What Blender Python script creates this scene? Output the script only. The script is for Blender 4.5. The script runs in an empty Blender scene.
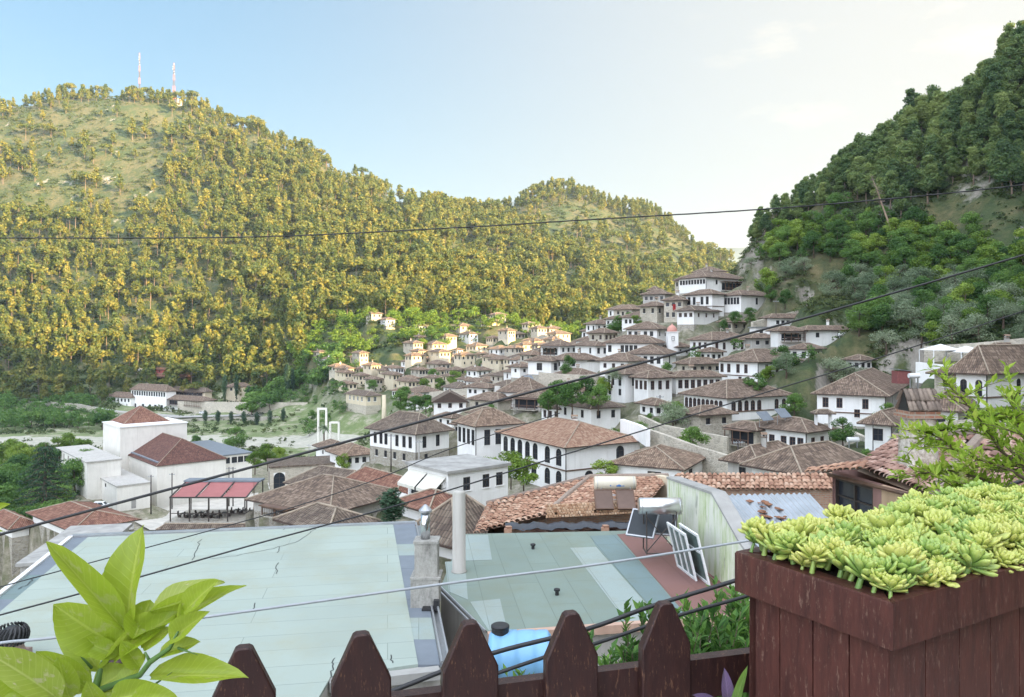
import bpy, math, random
import numpy as np
from mathutils import Vector, Matrix, noise

SC = bpy.context.scene
COL = SC.collection
R = math.radians
F = 760.0; CX = 512.0; HY = 335.0
rnd = random.Random(7)

def P(px, py, d):
    return Vector(((px-CX)/F*d, d, (HY-py)/F*d))
def G(px, py, z):
    d = z*F/(HY-py)
    return Vector(((px-CX)/F*d, d, z))

# ---------------------------------------------------------------- objects
def link(o, parent=None):
    COL.objects.link(o)
    if parent is not None: o.parent = parent
    return o
def tag(o, label=None, cat=None, group=None, kind=None):
    if label: o['label'] = label
    if cat: o['category'] = cat
    if group: o['group'] = group
    if kind: o['kind'] = kind
    return o
def empty(name, loc, label=None, cat=None, group=None, rz=0):
    o = bpy.data.objects.new(name, None); o.location = loc; o.rotation_euler = (0,0,rz)
    o.empty_display_size = .2
    link(o); return tag(o, label, cat, group)
def dup(o, parent=None):
    c = o.copy(); COL.objects.link(c); c.parent = parent
    for ch in o.children: dup(ch, c)
    return c

class MB:
    """collects faces of one mesh"""
    def __init__(s): s.v=[]; s.f=[]; s.m=[]; s.uv=[]; s.smooth=False
    def face(s, pts, m=0, uv=None):
        i=len(s.v); s.v += [tuple(p) for p in pts]; s.f.append(tuple(range(i,i+len(pts)))); s.m.append(m)
        s.uv.append(uv if uv else [(0,0)]*len(pts))
    def box(s, c, size, m=0, rot=None, taper=1.0):
        hx,hy,hz=[a/2 for a in size]; c=Vector(c)
        pts=[]
        for z in (-hz,hz):
            k = taper if z>0 else 1.0
            for x,y in ((-hx,-hy),(hx,-hy),(hx,hy),(-hx,hy)):
                p=Vector((x*k,y*k,z))
                if rot is not None: p=rot@p
                pts.append(c+p)
        for q in ((0,3,2,1),(4,5,6,7),(0,1,5,4),(1,2,6,5),(2,3,7,6),(3,0,4,7)):
            a,b,cc,d=[pts[k] for k in q]
            w=(b-a).length; h=(d-a).length
            s.face((a,b,cc,d),m,[(0,0),(w,0),(w,h),(0,h)])
    def tube(s, path, rad, n=8, m=0, caps=True):
        path=[Vector(p) for p in path]; K=len(path)
        if not hasattr(rad,'__len__'): rad=[rad]*K
        base=len(s.v); up=Vector((0,0,1)); L=0
        prev=None
        for k,p in enumerate(path):
            t=(path[min(k+1,K-1)]-path[max(k-1,0)]).normalized()
            if prev is None:
                a=up if abs(t.z)<.95 else Vector((1,0,0))
                x=t.cross(a).normalized()
            else:
                x=(prev-t*prev.dot(t)).normalized()
            prev=x; y=t.cross(x)
            for j in range(n):
                an=2*math.pi*j/n
                s.v.append(tuple(p+(x*math.cos(an)+y*math.sin(an))*rad[k]))
        for k in range(K-1):
            for j in range(n):
                a=base+k*n+j; b=base+k*n+(j+1)%n
                s.f.append((a,a+n,b+n,b)); s.m.append(m)
                s.uv.append([(j/n,k),(j/n,k+1),((j+1)/n,k+1),((j+1)/n,k)])
        if caps:
            s.f.append(tuple(base+j for j in range(n))); s.m.append(m); s.uv.append([(0,0)]*n)
            s.f.append(tuple(base+(K-1)*n+j for j in reversed(range(n)))); s.m.append(m); s.uv.append([(0,0)]*n)
    def lathe(s, c, prof, n=16, m=0):
        c=Vector(c); base=len(s.v)
        for r,z in prof:
            for j in range(n):
                a=2*math.pi*j/n; s.v.append((c.x+r*math.cos(a),c.y+r*math.sin(a),c.z+z))
        for k in range(len(prof)-1):
            for j in range(n):
                a=base+k*n+j; b=base+k*n+(j+1)%n
                s.f.append((a,b,b+n,a+n)); s.m.append(m); s.uv.append([(0,0)]*4)
        s.f.append(tuple(base+j for j in reversed(range(n)))); s.m.append(m); s.uv.append([(0,0)]*n)
        s.f.append(tuple(base+(len(prof)-1)*n+j for j in range(n))); s.m.append(m); s.uv.append([(0,0)]*n)
    def prism(s, poly, z0, z1, m=0, mtop=None):
        n=len(poly); P0=[Vector((p[0],p[1],z0)) for p in poly]; P1=[Vector((p[0],p[1],z1)) for p in poly]
        ar=sum(poly[i][0]*poly[(i+1)%n][1]-poly[(i+1)%n][0]*poly[i][1] for i in range(n))
        if ar<0: P0.reverse(); P1.reverse()
        s.face(P1, m if mtop is None else mtop, [(p.x,p.y) for p in P1])
        s.face(P0[::-1], m)
        L=0
        for i in range(n):
            a,b=P0[i],P0[(i+1)%n]; w=(b-a).length
            s.face((a,b,P1[(i+1)%n],P1[i]),m,[(L,z0),(L+w,z0),(L+w,z1),(L,z1)]); L+=w
    def mesh(s, name, mats):
        me=bpy.data.meshes.new(name); me.from_pydata(s.v,[],s.f)
        for m in (mats if isinstance(mats,(list,tuple)) else [mats]): me.materials.append(m)
        me.polygons.foreach_set('material_index', s.m)
        uvl=me.uv_layers.new(name='UVMap'); flat=[]
        for u in s.uv:
            for a in u: flat += [a[0],a[1]]
        uvl.data.foreach_set('uv',flat)
        if s.smooth: me.polygons.foreach_set('use_smooth',[True]*len(me.polygons))
        me.update(); return me
    def build(s, name, mats, parent=None, loc=None):
        o=bpy.data.objects.new(name, s.mesh(name,mats)); link(o,parent)
        if loc is not None: o.location=loc
        return o

def np_mesh(name, V, quads, mats, midx=None, smooth=False, uv=None):
    me=bpy.data.meshes.new(name); k=quads.shape[1]
    me.vertices.add(len(V)); me.vertices.foreach_set('co', V.astype(np.float32).ravel())
    me.loops.add(quads.size); me.loops.foreach_set('vertex_index', quads.astype(np.int32).ravel())
    me.polygons.add(len(quads)); me.polygons.foreach_set('loop_start', np.arange(0,quads.size,k,dtype=np.int32))
    for m in (mats if isinstance(mats,(list,tuple)) else [mats]): me.materials.append(m)
    if midx is not None: me.polygons.foreach_set('material_index', midx.astype(np.int32))
    if smooth: me.polygons.foreach_set('use_smooth', np.ones(len(quads),dtype=bool))
    if uv is not None:
        l=me.uv_layers.new(name='UVMap'); l.data.foreach_set('uv', uv.astype(np.float32).ravel())
    me.update(calc_edges=True); me.validate(); return me

# ---------------------------------------------------------------- materials
class NT:
    def __init__(s,name):
        s.mat=bpy.data.materials.new(name); s.mat.use_nodes=True; s.t=s.mat.node_tree
        s.b=s.t.nodes['Principled BSDF']
    def n(s,typ,**k):
        nd=s.t.nodes.new(typ)
        for a,b in k.items():
            if a.startswith('i_'):
                key=a[2:].replace('_',' ')
                nd.inputs[key].default_value=b
            else: setattr(nd,a,b)
        return nd
    def l(s,a,b): s.t.links.new(a,b)
    def coord(s,kind='Object'): return s.n('ShaderNodeTexCoord').outputs[kind]
    def pos(s): return s.n('ShaderNodeNewGeometry').outputs['Position']
    def noise(s,vec,scale,detail=4,rough=.55,out='Fac'):
        nd=s.n('ShaderNodeTexNoise'); nd.inputs['Scale'].default_value=scale; nd.inputs['Detail'].default_value=detail
        nd.inputs['Roughness'].default_value=rough; s.l(vec,nd.inputs['Vector']); return nd.outputs[out]
    def ramp(s,fac,stops,interp='LINEAR'):
        r=s.n('ShaderNodeValToRGB'); r.color_ramp.interpolation=interp; el=r.color_ramp.elements
        while len(el)<len(stops): el.new(.5)
        for e,(p,c) in zip(el,stops):
            e.position=p; e.color=(*c,1) if len(c)==3 else c
        s.l(fac,r.inputs['Fac']); return r.outputs['Color']
    def mix(s,fac,a,b,mode='MIX'):
        m=s.n('ShaderNodeMix'); m.data_type='RGBA'; m.blend_type=mode
        for inp,v in ((m.inputs[0],fac),(m.inputs[6],a),(m.inputs[7],b)):
            if isinstance(v,(int,float)): inp.default_value=v
            elif isinstance(v,tuple): inp.default_value=(*v,1) if len(v)==3 else v
            else: s.l(v,inp)
        return m.outputs[2]
    def math(s,op,a,b=0,c=None):
        m=s.n('ShaderNodeMath'); m.operation=op
        for i,v in enumerate((a,b,c)):
            if v is None: continue
            if isinstance(v,(int,float)): m.inputs[i].default_value=v
            else: s.l(v,m.inputs[i])
        return m.outputs[0]
    def bump(s,h,strength=.5,dist=.02):
        b=s.n('ShaderNodeBump'); b.inputs['Strength'].default_value=strength; b.inputs['Distance'].default_value=dist
        s.l(h,b.inputs['Height']); s.l(b.outputs[0],s.b.inputs['Normal'])
    def scaled(s,vec,sc):
        m=s.n('ShaderNodeMapping'); m.inputs['Scale'].default_value=sc; s.l(vec,m.inputs['Vector']); return m.outputs[0]
    def base(s,c):
        if isinstance(c,tuple): s.b.inputs['Base Color'].default_value=(*c,1)
        else: s.l(c,s.b.inputs['Base Color'])
    def rough(s,v): s.b.inputs['Roughness'].default_value=v

def plain(name,c,rough=.7,var=.25,scale=3.0,metal=0,bump=0,kind='Object'):
    t=NT(name); co=t.coord(kind)
    f=t.noise(co,scale,5,.6)
    d=tuple(x*(1-var) for x in c); u=tuple(min(1,x*(1+var*.6)) for x in c)
    t.base(t.ramp(f,[(.3,d),(.7,u)])); t.rough(rough); t.b.inputs['Metallic'].default_value=metal
    if bump: t.bump(t.noise(co,scale*6,4),bump,.02)
    return t.mat

def plaster(name,c,dirt=.25,streak=True):
    t=NT(name); pos=t.pos()
    a=t.noise(pos,.35,5,.65)
    col=t.ramp(a,[(.3,tuple(x*.9 for x in c)),(.6,c)])
    st=t.noise(t.scaled(pos,(1.3,1.3,.12)),1.5,5,.7)
    f=t.math('MULTIPLY',t.ramp(st,[(.48,(0,0,0)),(.78,(1,1,1))]),dirt*2)
    col=t.mix(f,col,tuple(x*y for x,y in zip(c,(.55,.52,.48))))
    t.base(col); t.rough(.9); t.bump(t.noise(pos,9,4),.25,.02)
    return t.mat

def stone(name,c1,c2,scale=2.2,mort=(.42,.40,.36)):
    t=NT(name); pos=t.pos()
    sv=t.scaled(pos,(1,1,1.7))
    v=t.n('ShaderNodeTexVoronoi'); v.inputs['Scale'].default_value=scale; t.l(sv,v.inputs['Vector'])
    e=t.n('ShaderNodeTexVoronoi',feature='DISTANCE_TO_EDGE'); e.inputs['Scale'].default_value=scale; t.l(sv,e.inputs['Vector'])
    sp=t.n('ShaderNodeSeparateColor'); t.l(v.outputs['Color'],sp.inputs[0])
    col=t.ramp(sp.outputs[0],[(.0,c1),(.5,tuple((a+b)/2 for a,b in zip(c1,c2))),(1,c2)])
    col=t.mix(t.ramp(t.noise(pos,.25,4,.7),[(.35,(0,0,0)),(.75,(.7,.7,.7))]),col,tuple(x*.6 for x in c1))
    ed=t.ramp(e.outputs['Distance'],[(.02,(1,1,1)),(.09,(0,0,0))])
    t.base(t.mix(ed,col,mort)); t.rough(.95)
    t.bump(t.ramp(e.outputs['Distance'],[(0,(0,0,0)),(.15,(1,1,1))]),.7,.06)
    return t.mat

def tiles(name,cols,bw=.24,rh=.42,grey=.5):
    """old clay tile roof; UV in metres, v up the slope"""
    t=NT(name); uv=t.n('ShaderNodeUVMap').outputs[0]; pos=t.pos()
    b=t.n('ShaderNodeTexBrick'); b.offset=.5; b.inputs['Scale'].default_value=1; b.inputs['Brick Width'].default_value=bw
    b.inputs['Row Height'].default_value=rh; b.inputs['Mortar Size'].default_value=.02; b.inputs['Mortar Smooth'].default_value=.6
    b.inputs['Color1'].default_value=(0,0,0,1); b.inputs['Color2'].default_value=(1,1,1,1); b.inputs['Mortar'].default_value=(0,0,0,1)
    t.l(uv,b.inputs['Vector'])
    # per tile random
    sp=t.n('ShaderNodeSeparateXYZ'); t.l(uv,sp.inputs[0])
    cu=t.math('FLOOR',t.math('DIVIDE',sp.outputs[0],bw)); cv=t.math('FLOOR',t.math('DIVIDE',sp.outputs[1],rh))
    cb=t.n('ShaderNodeCombineXYZ'); t.l(cu,cb.inputs[0]); t.l(cv,cb.inputs[1])
    wn=t.n('ShaderNodeTexWhiteNoise'); wn.noise_dimensions='2D'; t.l(cb.outputs[0],wn.inputs[0])
    big=t.noise(pos,.5,6,.75); mid=t.noise(pos,2.6,4,.8)
    f=t.math('ADD',t.math('MULTIPLY',wn.outputs[0],.5),t.math('ADD',t.math('MULTIPLY',big,.45),t.math('MULTIPLY',mid,.35)))
    f=t.math('SUBTRACT',f,.18)
    col=t.ramp(f,[(.08,cols[0]),(.35,cols[1]),(.62,cols[2]),(.9,cols[3])])
    wv=t.math('SINE',t.math('MULTIPLY',sp.outputs[0],2*math.pi/bw))
    dark=t.math('MULTIPLY',t.ramp(wv,[(0,(1,1,1)),(.45,(0,0,0))]),.0)
    gr=t.math('LESS_THAN',t.math('FRACT',t.math('DIVIDE',sp.outputs[1],rh)),.12)
    fr=t.math('ADD',t.math('MULTIPLY',t.math('LESS_THAN',wv,-.55),.45),t.math('MULTIPLY',gr,.35))
    col=t.mix(fr,col,tuple(x*.35 for x in cols[0]))
    t.base(col); t.rough(.9)
    t.bump(t.math('ADD',wv,t.math('MULTIPLY',t.math('FRACT',t.math('DIVIDE',sp.outputs[1],rh)),-1.2)),.9,.05)
    return t.mat

def leafmat(name,cols,trans=.35,scale=.35,rough=.55,objrand=True):
    t=NT(name); pos=t.pos()
    f=t.noise(pos,scale,4,.7)
    if objrand:
        oi=t.n('ShaderNodeObjectInfo'); f=t.math('ADD',t.math('MULTIPLY',f,.7),t.math('MULTIPLY',oi.outputs['Random'],.32))
    gi=t.n('ShaderNodeNewGeometry').outputs['Random Per Island']
    f=t.math('ADD',f,t.math('MULTIPLY',t.math('SUBTRACT',gi,.5),.22))
    n=len(cols); col=t.ramp(f,[(.28+.46*i/(n-1),c) for i,c in enumerate(cols)])
    t.base(col); t.rough(rough); t.b.inputs['Specular IOR Level'].default_value=.25
    tr=t.n('ShaderNodeBsdfTranslucent'); t.l(col,tr.inputs[0])
    mx=t.n('ShaderNodeMixShader'); mx.inputs[0].default_value=trans
    t.l(t.b.outputs[0],mx.inputs[1]); t.l(tr.outputs[0],mx.inputs[2])
    t.l(mx.outputs[0],t.t.nodes['Material Output'].inputs['Surface'])
    return t.mat

M={}
M['white']=plaster('whitewash',(.84,.83,.81),.14)
M['cream']=plaster('cream_plaster',(.66,.57,.42),.3)
M['greyplaster']=plaster('grey_render',(.46,.44,.41),.4)
M['theatre']=plaster('pale_render',(.80,.77,.71),.14)
M['stone']=stone('rubble_stone',(.30,.27,.22),(.50,.46,.38))
M['palestone']=stone('pale_rubble_stone',(.42,.38,.31),(.62,.56,.46),1.8,(.55,.5,.42))
M['tile']=tiles('old_brown_tiles',[(.075,.052,.040),(.165,.112,.08),(.27,.19,.138),(.44,.34,.26)])
M['tile2']=tiles('weathered_tiles',[(.09,.062,.047),(.21,.135,.092),(.33,.225,.155),(.48,.37,.27)])
M['tilered']=tiles('red_brown_tiles',[(.11,.05,.038),(.22,.095,.062),(.31,.15,.10),(.43,.27,.19)])
M['tiledark']=tiles('dark_brown_tiles',[(.075,.055,.045),(.14,.10,.075),(.21,.16,.12),(.32,.26,.20)])
M['tileorange']=tiles('orange_tiles',[(.20,.10,.065),(.33,.18,.115),(.43,.27,.18),(.54,.40,.29)])
M['tilemaroon']=tiles('maroon_tiles',[(.07,.03,.025),(.13,.055,.042),(.19,.085,.062),(.27,.15,.115)])
M['ridge']=plain('lime_mortar_ridge',(.36,.29,.22),.9,.3,2,kind='Object')
M['eave']=plain('dark_timber',(.07,.045,.035),.7,.3,2)
M['timber']=plain('brown_timber',(.13,.075,.05),.7,.3,2)
M['frame']=plain('dark_window_frame',(.045,.035,.03),.6,.2,3)
M['frameb']=plain('brown_window_frame',(.13,.07,.05),.6,.2,3)
M['framew']=plain('white_window_frame',(.75,.76,.76),.4,.05,3)
g=NT('window_glass'); g.base((.03,.035,.045)); g.rough(.12); M['glass']=g.mat
M['concrete']=plain('concrete',(.36,.35,.33),.9,.3,.8,bump=.3)
M['metal']=plain('galvanised_metal',(.45,.46,.48),.4,.15,2,metal=.7)
M['steel']=plain('polished_steel',(.62,.63,.65),.22,.1,2,metal=.95)
M['black']=plain('black_rubber',(.02,.02,.022),.5,.2,5)
M['cablegrey']=plain('grey_cable',(.34,.36,.38),.5,.1,5)
M['bark']=plain('bark',(.12,.085,.06),.95,.35,1.5,bump=.5)
M['pinebark']=plain('pine_bark',(.22,.16,.12),.95,.3,1.5,bump=.5)
M['pine']=leafmat('pine_needles',[(.07,.13,.06),(.14,.22,.08),(.23,.30,.10),(.33,.39,.13)],.5,.12)
M['pinewarm']=leafmat('hill_pine_needles',[(.055,.10,.035),(.12,.165,.045),(.23,.23,.05),(.38,.32,.07)],.4,.07,objrand=False)
M['broad']=leafmat('broad_leaves',[(.05,.12,.035),(.10,.20,.05),(.16,.28,.065),(.23,.36,.09)],.5,.25)
M['broad2']=leafmat('bright_leaves',[(.07,.14,.02),(.13,.22,.03),(.21,.31,.045),(.30,.39,.07)],.35,.5)
M['olive']=leafmat('olive_leaves',[(.10,.15,.08),(.16,.22,.12),(.24,.30,.18),(.32,.37,.24)],.2,.35)
M['scrub']=leafmat('scrub_leaves',[(.03,.06,.02),(.06,.095,.03),(.10,.13,.04),(.15,.165,.06)],.2,.03,objrand=False)
M['conifer']=leafmat('cedar_needles',[(.02,.05,.03),(.04,.085,.045),(.06,.115,.06),(.09,.15,.07)],.15,.5)
M['whitepaint']=plain('white_paint',(.78,.78,.77),.6,.06,1)

# ---------------------------------------------------------------- terrain
RINGS=[0,12,25,40,60,90,120,160,180,200,215,230,260,300,340,375,420,470,560,680,800,870,1000,1300,2000]
#        0   12  25  40  60  90  120 160 180 200 215 230 260 300 340 375 420 470 560 680 800 870 1000 1300 2000
T={
-700:[-12,-12,-16,-24,-32,-40,-43,-44,-44,-44,-44,-44,-44,-45,-46,-46.5,-45.5,-37, 5, 80,180,240,230,150,60],
-150:[-12,-12,-15,-23,-31,-39,-42,-43,-43,-43,-43,-43,-44,-45,-46,-46.5,-45.5,-37, 8, 90,195,252,235,150,60],
0:   [-12,-12,-15,-22,-31,-39,-42,-43,-43,-43,-43,-43,-44,-45,-46,-46.5,-45.5,-37,11, 98,205,262,240,150,60],
100: [-12,-12,-15,-21,-30,-38,-42,-43,-43,-43,-43,-43,-44,-45,-46,-46.5,-45.5,-36,11, 98,214,275,255,160,60],
175: [-12,-12,-15,-19,-27,-36,-41,-43,-43,-43,-43,-43,-44,-45,-46,-46.5,-45.5,-34,14,107,216,268,250,160,60],
250: [-12,-12,-15,-18,-25,-33,-38,-42,-43,-43,-43,-43,-44,-45,-46,-46.5,-43.5,-22,26, 98,194,234,222,150,60],
300: [-12,-12,-15,-17,-24,-31,-36,-41,-42,-43,-43,-43,-44,-45,-46,-44,-33, -10,28, 92,172,210,200,150,60],
350: [-12,-12,-14,-17,-23,-29,-33,-38,-40,-41,-42,-42,-43,-44,-35,-27,-15,  1,30, 85,150,183,178,140,60],
420: [-12,-12,-14,-16,-21,-26,-27,-28,-28,-28,-28,-28,-26,-26,-25.5,-20, -9.4, 6,34, 76,124,148,150,110,60],
480: [-12,-12,-14,-16,-20,-24,-24,-24,-24,-24,-24,-23,-21,-20,-20,-15, -4, 8,26, 54,103,130,160,115,60],
560: [-12,-12,-14,-16,-19,-21,-21,-17,-15,-13,-12,-11,-8.5,-9,-10,-7, -4, 2,15, 42, 86,122,188,120,60],
640: [-12,-12,-14,-15,-17,-18,-17,-8.4,-4,1.3,3.5,5.5,6.5,  4,  1, -1, 0,  4,12, 34, 72,105,164,110,60],
720: [-12,-12,-14,-15,-17,-18.3,-15,-5,1.5,9, 14,18, 16,  6,  0, -4,-4,  0, 8, 20, 50, 72,100, 80,50],
780: [-12,-12,-14,-15,-17,-18.6,-12,0,9, 18, 28,38, 26, 10,  2, -4,-4,  0, 8, 15, 30, 45, 60, 60,50],
850: [-12,-12,-13,-14,-15.5,-15.5,-10,3.6,12,28,43,48, 20,  8,  2, -4,-4,  0, 5, 15, 25, 35, 50, 50,50],
930: [-12,-12,-13,-12.5,-12,-8.5,-5,9,21,44,60,38,  8,  3,  0, -4,-4,  0, 5, 15, 25, 35, 50, 50,50],
1024:[-12,-12,-13,-11,-10,-6.5,-2,17,40, 76,62,16,  6,  3,  0, -4,-4,  0, 5, 15, 25, 35, 50, 50,50],
1090:[-12,-12,-13,-11,-9, -5, 4,25,48, 66,28,8,  5,  3,  0, -4,-4,  0, 5, 15, 25, 35, 50, 50,50],  # from here on out of frame: ridge heights shaped to shade the town
1300:[-12,-12,-12,-9, -4, 5, 75,110,25,12, 8,8, 8,  3,  0, -4,-4,  0, 5, 15, 25, 35, 50, 50,50],
1900:[-12,-12,-10, 5, 75,185,110,15,12, 10, 10,10, 10,  3,  0, -4,-4,  0, 5, 15, 25, 35, 50, 50,50],
2300:[-12,-10,  5,45,150,215,30,15,12, 10, 10,10, 10,  3,  0, -4,-4,  0, 5, 15, 25, 35, 50, 50,50]}
_cols=sorted(T); _th=np.array([math.atan((c-CX)/F) for c in _cols]); _Z=np.array([T[c] for c in _cols],float)
_rg=np.array(RINGS,float)
def _sm(t): return t*t*(3-2*t)
def hbase(x,y):
    r=math.hypot(x,y); th=math.atan2(x,y)
    back=0.0
    if th<_th[0]: back=min(1,(_th[0]-th)/R(60))
    if th>R(150): back=min(1,(th-R(150))/R(25))
    t=min(max(th,_th[0]),_th[-1]); d=min(r*math.cos(t),1999)
    i=int(np.searchsorted(_th,t))-1; i=min(max(i,0),len(_th)-2); u=_sm((t-_th[i])/(_th[i+1]-_th[i]))
    j=int(np.searchsorted(_rg,d))-1; j=min(max(j,0),len(_rg)-2); v=(d-_rg[j])/(_rg[j+1]-_rg[j])
    # catmull-rom along depth for smooth hills
    def row(k):
        k=min(max(k,0),len(_rg)-1); return _Z[i,k]*(1-u)+_Z[i+1,k]*u
    z0,z1,z2,z3=row(j-1),row(j),row(j+1),row(j+2)
    h=z1*(1-v)+z2*v
    if 430<d<1250 :
        m1=(z2-z0)/2; m2=(z3-z1)/2
        hh=(2*v**3-3*v**2+1)*z1+(v**3-2*v**2+v)*m1+(-2*v**3+3*v**2)*z2+(v**3-v**2)*m2
        h=.5*h+.5*hh
    return h*(1-back)+(-12 if r<400 else 20)*back, d
def H(x,y):
    h,d=hbase(x,y); r=math.hypot(x,y)
    if d>150:
        steep=1.0 if (h>-20) else .12
        a=min(1,(d-150)/300)*steep
        h+=a*(noise.fractal(Vector((x/90,y/90,3.1)),1.0,2.0,5)*7+noise.noise(Vector((x/260,y/260,9)))*5)
    h+=noise.noise(Vector((x/7,y/7,1)))*.3*min(1,max(0,(d-12)/10))
    return h
PADS={}
def add_pad(c4,z,m=2.5,blend=5.0):
    c=sum((Vector((p[0],p[1],0)) for p in c4),Vector())/4; u=Vector((c4[1][0]-c4[0][0],c4[1][1]-c4[0][1],0)); v=Vector((c4[3][0]-c4[0][0],c4[3][1]-c4[0][1],0))
    rec=(c,u.normalized(),v.normalized(),u.length/2,v.length/2,z,blend); rad=(u.length+v.length)/2+blend+3
    for i in range(int((c.x-rad)//12),int((c.x+rad)//12)+1):
        for j in range(int((c.y-rad)//12),int((c.y+rad)//12)+1): PADS.setdefault((i,j),[]).append(rec)
_H0=H
def H(x,y):
    h=_H0(x,y); L=PADS.get((int(x//12),int(y//12)))
    if not L: return h
    sw=0;sz=0;mx=0
    for c,u,v,a,b,z,bl in L:
        dx,dy=x-c.x,y-c.y; p=abs(dx*u.x+dy*u.y)-a-.6; q=abs(dx*v.x+dy*v.y)-b-.6
        d=math.hypot(max(p,0),max(q,0))
        if d>=bl: continue
        w=_sm(1-d/bl); sw+=w*w+1e-6; sz+=(w*w+1e-6)*z; mx=max(mx,w)
    if sw==0: return h
    return h*(1-mx)+(sz/sw)*mx
def onhill(px,d): 
    x=(px-CX)/F*d; return Vector((x,d,H(x,d)))

def build_terrain():
    th=list(np.arange(-180,-46,3.0))+list(np.arange(-46,56,.3))+list(np.arange(56,180,3.0))
    rs=[0.0]
    r=6.0
    while r<2600: rs.append(r); r*=1.0+ (.021 if r<1100 else .08)
    V=[];cover=[]
    for a in th:
        s,c=math.sin(R(a)),math.cos(R(a))
        for r in rs:
            x,y=r*s,r*c; V.append((x,y,H(x,y)))
    nt,nr=len(th),len(rs); V=np.array(V)
    Z=V[:,2].reshape(nt,nr); q=[]
    I=np.arange(nt)[:,None]; J=np.arange(nr-1)[None,:]
    a=(I*nr+J); b=(((I+1)%nt)*nr+J)
    q=np.stack([a,a+1,b+1,b],-1).reshape(-1,4)
    m=bpy.data.materials
    t=NT('hill_ground'); pos=t.pos()
    sp=t.n('ShaderNodeSeparateXYZ'); t.l(pos,sp.inputs[0])
    n1=t.noise(pos,.045,6,.7); n2=t.noise(pos,.35,5,.75); n3=t.noise(pos,.012,4,.6)
    grass=t.ramp(n2,[(.32,(.04,.055,.022)),(.5,(.095,.095,.04)),(.7,(.17,.14,.07))])
    green=t.ramp(n2,[(.3,(.022,.045,.015)),(.7,(.07,.095,.03))])
    col=t.mix(t.ramp(n1,[(.44,(0,0,0)),(.56,(1,1,1))]),grass,green)
    rock=t.ramp(t.noise(t.scaled(pos,(1,1,.5)),.22,8,.8),[(.3,(.14,.12,.10)),(.5,(.30,.27,.23)),(.72,(.46,.42,.37))])
    ng=t.n('ShaderNodeSeparateXYZ'); t.l(t.n('ShaderNodeNewGeometry').outputs['Normal'],ng.inputs[0])
    rk=t.ramp(t.math('ADD',t.math('MULTIPLY',ng.outputs[2],-1.0),t.math('MULTIPLY',n1,1.5)),[(.20,(0,0,0)),(.31,(1,1,1))])
    # low: town ground / riverside meadow
    low=t.ramp(n2,[(.3,(.10,.12,.05)),(.5,(.22,.22,.12)),(.62,(.33,.30,.22)),(.8,(.42,.39,.32))])
    riv=t.ramp(t.noise(pos,.12,6,.8),[(.3,(.09,.14,.045)),(.5,(.16,.20,.08)),(.58,(.30,.29,.20)),(.68,(.46,.43,.36)),(.8,(.50,.47,.41))])
    f_low=t.ramp(t.math('DIVIDE',t.math('ADD',sp.outputs[2],60),100),[(.23,(1,1,1)),(.36,(0,0,0))])
    col=t.mix(rk,col,rock)
    vs=t.math('LESS_THAN',sp.outputs[1],300)
    lf=t.math('MULTIPLY',f_low,1.0)
    col=t.mix(lf,col,t.mix(t.math('LESS_THAN',sp.outputs[1],262),riv,low))
    inb=t.math('MULTIPLY',t.math('LESS_THAN',sp.outputs[1],255),t.ramp(t.math('ADD',t.math('DIVIDE',sp.outputs[0],t.math('MAXIMUM',sp.outputs[1],1)),t.math('MULTIPLY',n1,.3)),[(.36,(1,1,1)),(.52,(0,0,0))]))
    earth=t.ramp(t.noise(pos,.6,6,.75),[(.3,(.10,.12,.05)),(.45,(.19,.18,.12)),(.55,(.30,.27,.21)),(.7,(.42,.39,.32))])
    col=t.mix(t.math('MULTIPLY',inb,t.ramp(t.noise(pos,.11,4,.7),[(.38,(.35,.35,.35)),(.55,(1,1,1))])),col,earth)
    bed=t.math('LESS_THAN',t.math('ABSOLUTE',t.math('SUBTRACT',t.math('ADD',sp.outputs[1],t.math('MULTIPLY',t.noise(pos,.05,4,.6),40)),342)),22)
    bed=t.math('MULTIPLY',bed,t.math('LESS_THAN',sp.outputs[2],-41))
    col=t.mix(t.math('MULTIPLY',bed,.8),col,t.ramp(t.noise(pos,.5,6,.7),[(.3,(.34,.32,.27)),(.7,(.58,.55,.49))]))
    t.base(col); t.rough(1); t.bump(t.noise(pos,.9,8,.75),.8,.5)
    me=np_mesh('terrain',V,q,[t.mat],smooth=True)
    o=bpy.data.objects.new('terrain',me); link(o); tag(o,'grassy and rocky valley ground with hills on both sides',None,kind='structure')

# far blue mountain beyond the gap
def far_mountain():
    mb=MB(); mb.smooth=True; n=60; rows=8; V=[];q=[]
    for i in range(n+1):
        x=-600+i*60.0
        prof=300+210*math.exp(-((x-1350)/700)**2)+40*noise.fractal(Vector((x/400,0,5)),1,2,4)
        for j in range(rows+1):
            y=4200+(j-rows/2)*160; z=-40+ (prof+20)*max(0,1-abs(j-rows/2)/(rows/2))**.8+12*noise.noise(Vector((x/90,y/90,2)))
            V.append((x,y,z))
    for i in range(n):
        for j in range(rows):
            a=i*(rows+1)+j; q.append((a,a+rows+1,a+rows+2,a+1))
    me=np_mesh('far_mountain',np.array(V),np.array(q),[plain('far_mountain_rock',(.16,.19,.15),1,.3,.004,kind='Object')],smooth=True)
    o=bpy.data.objects.new('far_mountain',me); link(o); tag(o,'pale blue mountain far beyond the gap between the hills',None,kind='structure')
far_mountain()

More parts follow.
